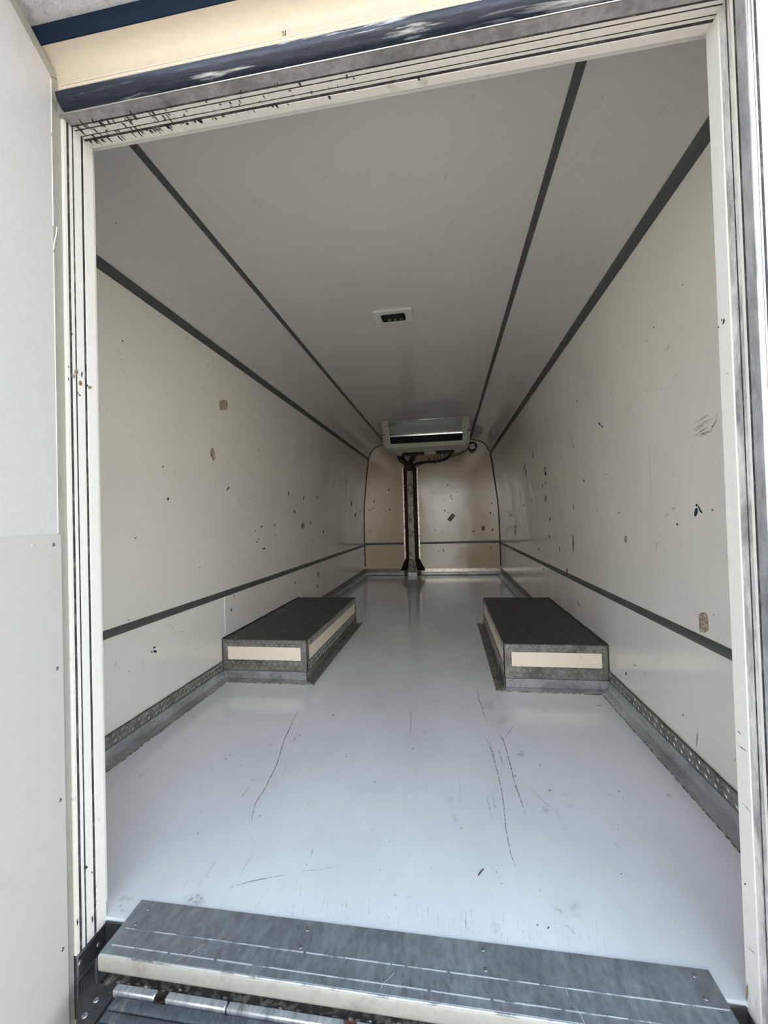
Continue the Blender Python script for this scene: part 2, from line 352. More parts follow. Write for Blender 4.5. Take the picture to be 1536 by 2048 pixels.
# rails: dark grey cover strips over the panel joints
def rail(n, prof, y0, y1, label):
    tag(prismo('trim_%d' % n, prof, y0, y1, 'y', M['rail'], None, 50), label, 'trim strip', kind='structure')
def strip_on(z, h, t, sx):
    a, b = off(z-h/2), off(z+h/2)
    p = [(a+.003, z-h/2), (a-t*.6, z-h/2+.003), (a-t, z-h/2+.009), (b-t, z+h/2-.009), (b-t*.6, z+h/2-.003), (b+.003, z+h/2)]
    return p if sx > 0 else flip(p)
rail(1, strip_on(RZ, .036, .006, -1), .83, LB, 'dark grey strip low along the left wall')
rail(2, strip_on(.464, .034, .006, 1), .83, LB, 'dark grey strip low along the right wall')
rail(3, strip_on(1.769, .040, .007, -1), .83, LB, 'dark grey strip where the left wall meets the sloped corner panel')
rail(4, strip_on(1.771, .046, .007, 1), .83, LB, 'dark grey strip where the right wall meets the sloped corner panel')
rail(5, [(-.652, 1.996), (-.646, 1.990), (-.628, 1.990), (-.622, 1.996), (-.622, 2.0), (-.652, 2.0)], .83, LB, 'dark grey strip along the ceiling on the left')
rail(6, [(.608, 1.998), (.614, 1.990), (.632, 1.990), (.638, 1.996), (.638, 2.0), (.608, 2.0)], .83, LB, 'dark grey strip along the ceiling on the right')
t = thing('trim_7', (0, LB, BRZ), 'dark grey strip across the bulkhead, cut by the metal cable channel', 'trim strip', kind='structure')
for a, b in ((-1.0, -.40), (-.155, 1.0)): boxo('strip', (a, b, LB-.006, LB+.001, BRZ-.016, BRZ+.016), M['rail'], t, .002)
# dark sealant line round the bulkhead and a white one on the left wall
pts = [(x-.003, LB-.003, z) for x, z in full_line[:-4] if z > .1]
pts = pts+[(-x, y, z) for x, y, z in pts[::-1]]
bm = bmesh.new(); tube(bm, pts, .0075, 6); tag(finish('trim_8', bm, M['seal_dark'], None, 60), 'dark sealant line around the rounded edge of the bulkhead', 'sealant', kind='structure')
bm = bmesh.new(); tube(bm, [(-off(z)+.0005, 2.163+.002*math.sin(z*30), z) for z in (.24, .30, .36, .41, .444)], .0028, 6)
tag(finish('trim_9', bm, M['seal'], None, 60), 'thin white sealant line on the left wall above the wheel box', 'sealant', kind='structure')

# ------------------------------------------------------------------ tread plate: raised lozenges
def lozenges(parent, o, u, v, n, lu, lv, pitch=.022, rows=2, size=.0095):
    """raised bars in a herringbone on a strip: o corner, u along, v across, n normal"""
    o, u, v, n = Vector(o), Vector(u).normalized(), Vector(v).normalized(), Vector(n).normalized()
    bm = bmesh.new(); k = 0
    nu = int(lu/pitch)
    for i in range(nu):
        for j in range(rows):
            c = o+u*((i+.5+.5*(j % 2))*pitch)+v*(lv*(j+.5)/rows)
            if (i+.5+.5*(j % 2))*pitch > lu-size*.6: continue
            s = 1 if (i+j) % 2 else -1
            d = (u*.77+v*s*.64).normalized(); w = n.cross(d)
            L_, W_, H_ = size, size*.24, size*.24
            base = [c+d*L_, c+w*W_, c-d*L_, c-w*W_]; top = [c+d*L_*.55+n*H_, c+w*W_*.4+n*H_, c-d*L_*.55+n*H_, c-w*W_*.4+n*H_]
            B = [bm.verts.new(p) for p in base]; T = [bm.verts.new(p) for p in top]
            bm.faces.new(T)
            for q in range(4): bm.faces.new((B[q], B[(q+1) % 4], T[(q+1) % 4], T[q]))
    return tag(finish('tread_bars', bm, M['tread_bar'], parent), kind='stuff')

# ------------------------------------------------------------------ skirting
YB1, YB2, BX, BT = 2.134, 3.318, .516, .217   # wheel boxes
for side, sx in (('left', -1), ('right', 1)):
    b = thing('baseboard_'+side, (sx*1.0, YF, 0), 'tread plate and aluminium angle skirting along the foot of the %s wall' % side, 'skirting', kind='structure')
    for y0, y1 in ((.86, YB1-.002), (YB2+.002, LB-.01)):
        bx = sorted((sx*1.005, sx*.9985)); boxo('tread_strip', (*bx, y0, y1, .047, .0955), M['tread'], b, .0015)
        if y0 < 2: lozenges(b, (sx*.9985, y0, .048), (0, 1, 0), (0, 0, 1), (-sx, 0, 0), y1-y0, .0465)
        else: lozenges(b, (sx*.9985, y0, .048), (0, 1, 0), (0, 0, 1), (-sx, 0, 0), y1-y0, .0465, .036, 2, .012)
        p = [(1.004, .0), (1.004, .046), (.997, .046), (.994, .016), (.988, .007), (.954, .003), (.952, 0)]
        prismo('angle', p if sx > 0 else flip(p), y0, y1-(.009 if y0 < 2 else .0), 'y', M['alu'], b, 50)
        bm = bmesh.new(); tube(bm, [(sx*(.951+.001*math.sin(i*1.7)), y0+(y1-y0-.06)*i/24, .001) for i in range(25)], .0022, 5); finish('sealant', bm, M['seal_dirty'], b, 60)
        bm = bmesh.new(); tube(bm, [(sx*(.9985), y0+(y1-y0)*i/24, .0965+.0008*math.sin(i*2.1)) for i in range(25)], .0022, 5); finish('sealant', bm, M['seal_dark'], b, 60)
        for k in range(int((y1-y0)/.42)): rivet(b, (sx*.9955, y0+.3+.42*k, .032), (-sx, 0, .1), .0035, M['rivet'])
b = thing('baseboard_back', (0, LB, 0), 'tread plate skirting along the foot of the bulkhead', 'skirting', kind='structure')
for x0, x1 in ((-1.0, -.455), (-.10, 1.0)):
    boxo('tread_strip', (x0, x1, LB-.005, LB+.001, .047, .098), M['bright'] if x0 > -.5 else M['tread'], b, .0015)
    lozenges(b, (x0, LB-.005, .05), (1, 0, 0), (0, 0, 1), (0, -1, 0), x1-x0, .046, .028, 2, .013)
for x0, x1 in ((-1.0, -.40), (-.10, 1.0)): 
    boxo('angle', (x0, x1, LB-.012, LB, 0, .044), M['alu'], b, .002)
bm = bmesh.new(); tube(bm, [(-1.0, LB-.014, .002), (1.0, LB-.014, .002)], .006, 6); finish('sealant', bm, M['seal_dark'], b, 60)

# ------------------------------------------------------------------ wheel boxes
def wheel_box(sx, label):
    b = thing('wheel_box', (sx*.76, (YB1+YB2)/2, 0), label, 'wheel box', 'wheel boxes on the floor')
    def X(a, c): return tuple(sorted((sx*a, sx*c)))
    boxo('core', (*X(BX+.004, 1.0), YB1+.004, YB2-.004, 0, BT-.004), M['cream'], b)
    # blackened top sheet with a folded rim
    bm = bmesh.new(); x0, x1 = X(BX-.002, 1.002); nx, ny = 14, 26
    g = [[bm.verts.new((x0+(x1-x0)*i/nx, YB1-.002+(YB2-YB1+.004)*j/ny, BT+.001+(random.uniform(-.0008, .0008) if 0 < i < nx and 0 < j < ny else 0))) for j in range(ny+1)] for i in range(nx+1)]
    for i in range(nx):
        for j in range(ny): bm.faces.new((g[i][j], g[i+1][j], g[i+1][j+1], g[i][j+1]))
    r = bmesh.ops.extrude_face_region(bm, geom=list(bm.faces)); bmesh.ops.translate(bm, verts=[v for v in r['geom'] if isinstance(v, bmesh.types.BMVert)], vec=(0, 0, -.004))
    finish('top_sheet', bm, M['topplate'], b, 50)
    boxo('front_panel', (*X(BX+.03, .975), YB1-.001, YB1+.004, .10, .182), M['cream'], b)
    boxo('side_panel', (*X(BX-.001, BX+.004), YB1+.03, YB2-.03, .10, .182), M['cream'], b)
    bm = bmesh.new(); tube(bm, [(sx*(BX+.03+(.975-BX-.03)*i/24), YB1-.0015, .1035+.0008*math.sin(i*2.7)) for i in range(25)], .0018, 5); finish('sealant', bm, M['seal_dark'], b, 60)
    f = YB1-.004
    for z0, z1 in ((.177, BT-.002), (.048, .103)):
        boxo('frame_strip', (*X(BX-.004, 1.0), f, f+.005, z0, z1), M['tread'], b, .001)
        lozenges(b, (x0+.004, f, z0+.002), (1, 0, 0), (0, 0, 1), (0, -1, 0), x1-x0-.01, z1-z0-.004, .030, 2, .0115)
        boxo('frame_strip', (*X(BX-.004, BX+.001), f, YB2+.002, z0, z1), M['tread'], b, .001)
        lozenges(b, (sx*(BX-.004), f+.004, z0+.002), (0, 1, 0), (0, 0, 1), (-sx, 0, 0), YB2-YB1-.01, z1-z0-.004, .030, 2, .0115)
    for a, c in ((BX-.0035, BX+.034), (.972, 1.0)):
        boxo('frame_strip', (*X(a, c), f+.001, f+.005, .100, .180), M['tread'], b, .0008)
        rivet(b, (sx*(a+c)/2, f+.001, .14), (0, -1, 0), .005, M['rivet'])
    for y0 in (YB1-.003, YB2-.03): boxo('frame_strip', (*X(BX-.0035, BX+.001), y0, y0+.032, .100, .180), M['tread'], b, .0008)
    for z in (.196, .076):
        for x in (BX+.025, .76, .975): rivet(b, (sx*x, f, z), (0, -1, 0), .0052, M['rivet'])
        for y in (YB1+.05, 2.55, 2.95, YB2-.05): rivet(b, (sx*(BX-.004), y, z), (-sx, 0, 0), .0052, M['rivet'])
    # aluminium kick strips and the flange on the floor
    boxo('kick_strip', (*X(BX-.003, .998), YB1-.007, YB1+.003, .004, .047), M['alu'], b, .001)
    boxo('kick_strip', (*X(BX-.007, BX+.003), YB1-.007, YB2+.003, .004, .047), M['tread'], b, .001)
    for x in (BX+.025, .955): rivet(b, (sx*x, YB1-.007, .035), (0, -1, 0), .004, M['rivet'])
    fx = BX-.051
    bm = bmesh.new(); z0, z1 = 0, .004
    def quad(pts):
        A = [bm.verts.new((sx*p[0], p[1], z0)) for p in pts]; B = [bm.verts.new((sx*p[0], p[1], z1)) for p in pts]; n = len(pts)
        for i in range(n): bm.faces.new((A[i], A[(i+1) % n], B[(i+1) % n], B[i]))
        bm.faces.new(A[::-1]); bm.faces.new(B)
    quad([(fx, YB1-.051), (.950, YB1-.051), (.99, YB1-.007), (BX-.004, YB1-.007)])
    finish('flange', bm, M['alu'], b)
    bm = bmesh.new(); quad([(fx, YB1-.051), (BX-.005, YB1-.006), (BX-.005, YB2+.004), (fx, YB2+.075)]); finish('flange', bm, M['tread'], b)
    bm = bmesh.new(); tube(bm, [(sx*(fx-.002+(.95-fx)*i/20), YB1-.053+.001*math.sin(i*2.3), .001) for i in range(21)], .0024, 5); finish('sealant', bm, M['seal_dirty'], b, 60)
    bm = bmesh.new(); tube(bm, [(sx*1.001, YB1+(YB2-YB1)*i/20, BT+.002+.001*math.sin(i*1.9)) for i in range(21)], .005, 5); finish('sealant', bm, M['seal_dark'], b, 60)
    bm = bmesh.new(); tube(bm, [(sx*1.001, YB1-.005, z) for z in (.05, .1, .15, .2, .22)], .004, 5); finish('sealant', bm, M['seal_dark'], b, 60)
    return b
wheel_box(-1, 'long low wheel box with black top and cream front against the left wall')
wheel_box(1, 'long low wheel box with black top and cream front against the right wall')

# ------------------------------------------------------------------ cable channel on the bulkhead
pc = thing('cable_channel', (-.28, LB, 0), 'upright scuffed metal cable channel with brown sides on the bulkhead', 'cable channel')
cx = -.277
def hat(z0, z1, w0, w1, name, mm, y): pass
for (z0, z1) in ((1.345, 1.613), (.235, 1.343)):
    boxo('cover', (cx-.045, cx+.043, LB-.047, LB-.040, z0, z1), M['speckle'], pc, .002)
    for s in (-1, 1):
        x0 = cx+s*.043; x1 = cx+s*.098
        prismo('side', [(x0, LB-.044), (x1, LB-.004), (x1-s*.004, LB-.001), (x0-s*.004, LB-.040)], z0, z1, 'z', M['brown'], pc, None)
        xa, xb = sorted((x1, cx+s*.120)); boxo('flange', (xa, xb, LB-.004, LB-.0005, z0, z1), M['bright'], pc, .001)
for z in (1.575, 1.43, 1.37, 1.325, 1.14, .96, .775, .59, .41, .26):
    for s in (-1, 1): rivet(pc, (cx+s*.110, LB-.004, z), (0, -1, 0), .007, M['rivet_d'])
rivet(pc, (cx-.018, LB-.047, 1.355), (0, -1, 0), .010, M['rivet_d'])
# flared foot
bm = bmesh.new()
T = [(-.105, LB-.004), (-.050, LB-.052), (.046, LB-.052), (.105, LB-.004)]; B = [(-.185, LB-.008), (-.075, LB-.075), (.075, LB-.075), (.190, LB-.008)]
TV = [bm.verts.new((cx+x, y, .245)) for x, y in T]; BV = [bm.verts.new((cx+x, y, .075)) for x, y in B]
for i in range(3): bm.faces.new((TV[i], TV[i+1], BV[i+1], BV[i]))
bmesh.ops.solidify(bm, geom=list(bm.faces), thickness=.003)
foot = finish('foot', bm, M['brown'], pc)
bm = bmesh.new(); q = [bm.verts.new(p) for p in ((cx-.048, LB-.0535, .243), (cx+.044, LB-.0535, .243), (cx+.070, LB-.0765, .08), (cx-.070, LB-.0765, .08))]; bm.faces.new(q)
bmesh.ops.solidify(bm, geom=list(bm.faces), thickness=.0015); finish('foot_plate', bm, M['speckle'], foot)
boxo('kick', (cx-.07, cx+.07, LB-.076, LB-.01, .0, .055), M['alu'], pc, .002)
for s in (-1, 1):
    xa, xb = sorted((cx+s*.071, cx+s*.125)); boxo('kick_end', (xa, xb, LB-.05, LB-.01, 0, .06), M['brown'], pc, .002)

# ------------------------------------------------------------------ evaporator under the ceiling
ev = thing('evaporator_unit', (.03, 5.2, 2.0), 'cream cooling unit with polished front and black air outlet hung under the ceiling', 'cooling unit')
UX0, UX1 = -.41, .475
def face_pts(prof):  # (y,z) list
    return prof
# housing: lofted sections along x so that the ends round off
sect = [(4.77, 1.999), (4.80, 1.955), (4.885, 1.845), (4.905, 1.838), (4.965, 1.768), (4.985, 1.726), (5.02, 1.712), (5.30, 1.708), (5.56, 1.735), (5.62, 1.78), (5.64, 1.999)]
cy, cz = 5.2, 1.88
bm = bmesh.new(); rings = []
ends = [(-.500, .80, 1.0), (-.490, .90, 1.0), (-.470, .955, 1.0), (-.445, .985, 1.0), (-.415, 1.0, 1.0), (.48, 1.0, 1.0), (.505, .985, 1.0), (.53, .955, 1.0), (.548, .90, 1.0), (.557, .80, 1.0)]
for x, k, _ in ends:
    rings.append([bm.verts.new((x, cy+(y-cy)*(1-(1-k)*.55), min(1.999, 1.999+(z-1.999)*(1-(1-k)*.9)))) for y, z in sect])
for a, b_ in zip(rings, rings[1:]):
    for i in range(len(sect)-1): bm.faces.new((a[i], a[i+1], b_[i+1], b_[i]))
    bm.faces.new((a[-1], a[0], b_[0], b_[-1]))
bm.faces.new(rings[0]); bm.faces.new(rings[-1][::-1])
hs = finish('housing', bm, M['unit'], ev, 30)
# polished sheet with a folded lower edge
sp = [(4.770, 1.990), (4.784, 1.972), (4.797, 1.950), (4.815, 1.928), (4.845, 1.893), (4.868, 1.866), (4.876, 1.850), (4.878, 1.838)]
sp2 = [(y+.010, z+.004) for y, z in sp[::-1]]
def leaned(prof, dy, dz): return [(y+dy, z+dz) for y, z in prof]
prismo('front_sheet', leaned(sp+sp2, -.006, -.004), UX0+.012, UX1-.012, 'x', M['steel'], ev, 50)
boxo('sheet_lip', (UX0+.02, UX1-.02, 4.757, 4.772, 1.990, 1.998), M['steel'], ev, .003, 2)
# air outlet: black recess, louvre blades, cream surround
op = [(4.888, 1.836), (4.954, 1.766), (4.960, 1.771), (4.894, 1.842)]
prismo('air_outlet', leaned(op, -.005, -.004), UX0+.014, UX1-.014, 'x', M['void'], ev, None)
for k in range(3):
    y = 4.898+.018*k; z = 1.825-.019*k
    prismo('louvre', leaned([(y, z), (y+.009, z-.010), (y+.0105, z-.0085), (y+.0015, z+.0015)], -.009, -.006), UX0+.03, UX1-.03, 'x', M['black'], ev, None)
for x0, x1 in ((-.447, UX0+.012), (UX1-.012, .512)):
    prismo('end_cheek', leaned([(4.796, 1.948), (4.954, 1.766), (4.964, 1.775), (4.806, 1.957)], -.008, -.006), x0, x1, 'x', M['unit'], ev, None)
    for yy, zz in ((4.835, 1.902), (4.905, 1.822)): rivet(ev, ((x0+x1)/2, yy-.009, zz-.006), (0, -.75, -.65), .007, M['rivet_d'])
prismo('lower_lip', leaned([(4.954, 1.766), (4.972, 1.740), (4.985, 1.722), (4.998, 1.716), (5.002, 1.724), (4.966, 1.772)], -.008, -.004), -.445, .51, 'x', M['unit'], ev, 50)
for x0, x1 in ((-.50, -.41), (.475, .557)): prismo('seam', [(4.868, 1.868), (4.872, 1.862), (4.90, 1.862), (4.90, 1.868)], x0+.01, x1-.01, 'x', M['seal_dark'], ev, None)
prismo('seam', [(5.628, 1.87), (5.628, 1.864), (4.9, 1.864), (4.9, 1.87)], -.503, -.499, 'x', M['seal_dark'], ev, None)
prismo('seam', [(5.628, 1.87), (5.628, 1.864), (4.9, 1.864), (4.9, 1.87)], .556, .560, 'x', M['seal_dark'], ev, None)
for x0, x1, y0, y1, zb in ((-.295, -.015, 5.36, 5.52, 1.7095), (.135, .37, 5.30, 5.50, 1.706)):
    boxo('intake_grille', (x0, x1, y0, y1, zb-.010, zb+.012), M['void'], ev, .006, 2)
    for k in range(5): boxo('slat', (x0+.01, x1-.01, y0+.02+.03*k, y0+.026+.03*k, zb-.0135, zb-.009), M['black'], ev)
boxo('drain_tray', (-.02, .14, 5.40, 5.56, 1.70, 1.722), M['unit'], ev, .006, 2)
for x in (-.36, .42): boxo('mount_foot', (x-.035, x+.035, 5.53, 5.60, 1.715, 1.755), M['unit'], ev, .006, 2)

# hoses and wiring
hs = thing('refrigerant_hose', (-.26, 6.09, 1.61), 'thick black hose from the cable channel up to the cooling unit', 'hose')
tubeo('tube', [(-.262, 6.105, 1.56), (-.260, 6.085, 1.66), (-.235, 5.98, 1.70), (-.19, 5.80, 1.71), (-.165, 5.62, 1.735), (-.16, 5.55, 1.73)], .033, M['rubber'], hs, 10)
tubeo('tube', [(-.285, 6.11, 1.57), (-.300, 6.09, 1.645), (-.335, 6.06, 1.70), (-.37, 6.02, 1.735), (-.40, 5.97, 1.745), (-.41, 5.88, 1.74), (-.385, 5.78, 1.73), (-.35, 5.72, 1.74), (-.33, 5.66, 1.765)], .025, M['rubber'], hs, 10)
lp = thing('cable_loop', (-.38, 6.08, 1.62), 'thin black cable looped left of the thick hose', 'cable')
tubeo('tube', [(-.330, 6.145, 1.60), (-.345, 6.14, 1.635), (-.375, 6.12, 1.68), (-.415, 6.10, 1.715), (-.43, 6.07, 1.75), (-.41, 6.05, 1.785), (-.375, 6.05, 1.78), (-.35, 6.06, 1.75)], .013, M['rubber'], lp, 8)
hb = thing('wiring_bundle', (.05, 6.08, 1.69), 'black taped wiring bundle running from the channel under the cooling unit', 'cable')
tubeo('tube', [(-.238, 6.12, 1.57), (-.225, 6.12, 1.625), (-.17, 6.12, 1.665), (-.06, 6.11, 1.68), (.08, 6.10, 1.682), (.20, 6.10, 1.692), (.29, 6.09, 1.725), (.345, 6.05, 1.785), (.36, 5.95, 1.81), (.355, 5.80, 1.79), (.345, 5.63, 1.775)], .018, M['rubber'], hb, 8)
tubeo('strand', [(-.225, 6.14, 1.57), (-.20, 6.14, 1.615), (-.12, 6.135, 1.645), (-.05, 6.125, 1.67)], .006, M['rubber'], hb, 6)
tubeo('strand', [(.06, 6.115, 1.69), (.02, 6.12, 1.715), (.0, 6.12, 1.75)], .006, M['rubber'], hb, 6)
for x in (.10, .14, .19, .24):
    tubeo('cable_tie', [(x, 6.105, 1.69), (x+.004, 6.10, 1.735), (x-.004+.01*math.sin(x*60), 6.105, 1.79)], .0045, M['rubber'], hb, 6)
tubeo('cable_tie', [(.105, 6.10, 1.70), (.103, 6.095, 1.665), (.104, 6.10, 1.64)], .006, M['rubber'], hb, 6)

# round work light
wl = thing('work_light', (.645, 6.10, 1.80), 'small round black rimmed work light high on the bulkhead right of the cooling unit', 'light')
Rm = Matrix.Translation((.645, 6.065, 1.868)) @ Matrix.Rotation(math.radians(90), 4, 'X')
bm = bmesh.new(); lathe(bm, [(.0, -.055), (.045, -.05), (.064, -.03), (.067, .0), (.066, .014), (.060, .017), (.052, .013), (.048, .002), (0, .002)], 28, Rm); finish('lamp_housing', bm, M['black'], wl, 40)
bm = bmesh.new(); lathe(bm, [(.048, .0025), (.0475, .009), (.036, .0105), (0, .011)], 24, Rm); finish('lens', bm, M['lens'], wl, 50)
for k in range(7):
    a = math.radians(60*k+30); rr = 0 if k == 6 else .030
    bm = bmesh.new(); lathe(bm, [(.0100, .009), (.0095, .0135), (.005, .015), (0, .0153)], 12, Rm @ Matrix.Translation((rr*math.cos(a), rr*math.sin(a), 0))); finish('led_lens', bm, M['led'], wl, 50)
bm = bmesh.new(); box(bm, .610, .680, 6.06, 6.10, 1.795, 1.806); box(bm, .636, .654, 6.08, 6.163, 1.790, 1.800); finish('bracket', bm, M['black'], wl)
tubeo('cord', [(.590, 6.07, 1.845), (.53, 6.12, 1.81), (.44, 6.15, 1.775), (.36, 6.13, 1.748), (.305, 6.10, 1.735)], .006, M['rubber'], wl, 6)

# ceiling lamp with an empty socket
lm = thing('ceiling_lamp', (-.01, 2.28, 2.0), 'white rectangular lamp plate in the ceiling with a dark empty socket', 'lamp')
bm = bmesh.new(); o4 = [(-.117, 2.21), (.098, 2.21), (.098, 2.35), (-.117, 2.35)]
def rr(x0, x1, y0, y1, r, n=4):
    p = []
    for cx_, cy_, a0 in ((x1-r, y1-r, 0), (x0+r, y1-r, 90), (x0+r, y0+r, 180), (x1-r, y0+r, 270)):
        for k in range(n+1): a = math.radians(a0+90*k/n); p.append((cx_+r*math.cos(a), cy_+r*math.sin(a)))
    return p
def ring(bm, po, pi_, z0, z1):
    n = len(po)
    A = [bm.verts.new((*p, z0)) for p in po]; B = [bm.verts.new((*p, z0)) for p in pi_]
    A1 = [bm.verts.new((*p, z1)) for p in po]; B1 = [bm.verts.new((*p, z1)) for p in pi_]
    for i in range(n):
        j = (i+1) % n
        bm.faces.new((A[i], A[j], B[j], B[i])); bm.faces.new((A1[i], A1[j], B1[j], B1[i])); bm.faces.new((A[i], A[j], A1[j], A1[i])); bm.faces.new((B[i], B[j], B1[j], B1[i]))
ring(bm, rr(-.117, .098, 2.21, 2.35, .004), rr(-.077, .057, 2.243, 2.325, .014), 1.990, 2.001); finish('lamp_plate', bm, M['lamp_plate'], lm, 40)
bm = bmesh.new(); ring(bm, rr(-.078, .058, 2.242, 2.326, .015), rr(-.074, .054, 2.246, 2.322, .012), 1.9885, 1.996); finish('socket_rim', bm, M['black'], lm, 40)
boxo('socket', (-.078, .058, 2.242, 2.326, 1.9965, 2.0), M['void'], lm)
for x in (-.045, -.012, .022): boxo('contact', (x, x+.018, 2.306, 2.318, 1.988, 1.9965), M['rivet'], lm, .002)
SCREWS = [(-0.4357, 0.8385), (-0.438, 0.804), (-0.063, 0.8383), (-0.0652, 0.8025), (0.2968, 0.8428), (0.2984, 0.8067), (0.6769, 0.8442), (0.6754, 0.8075)]
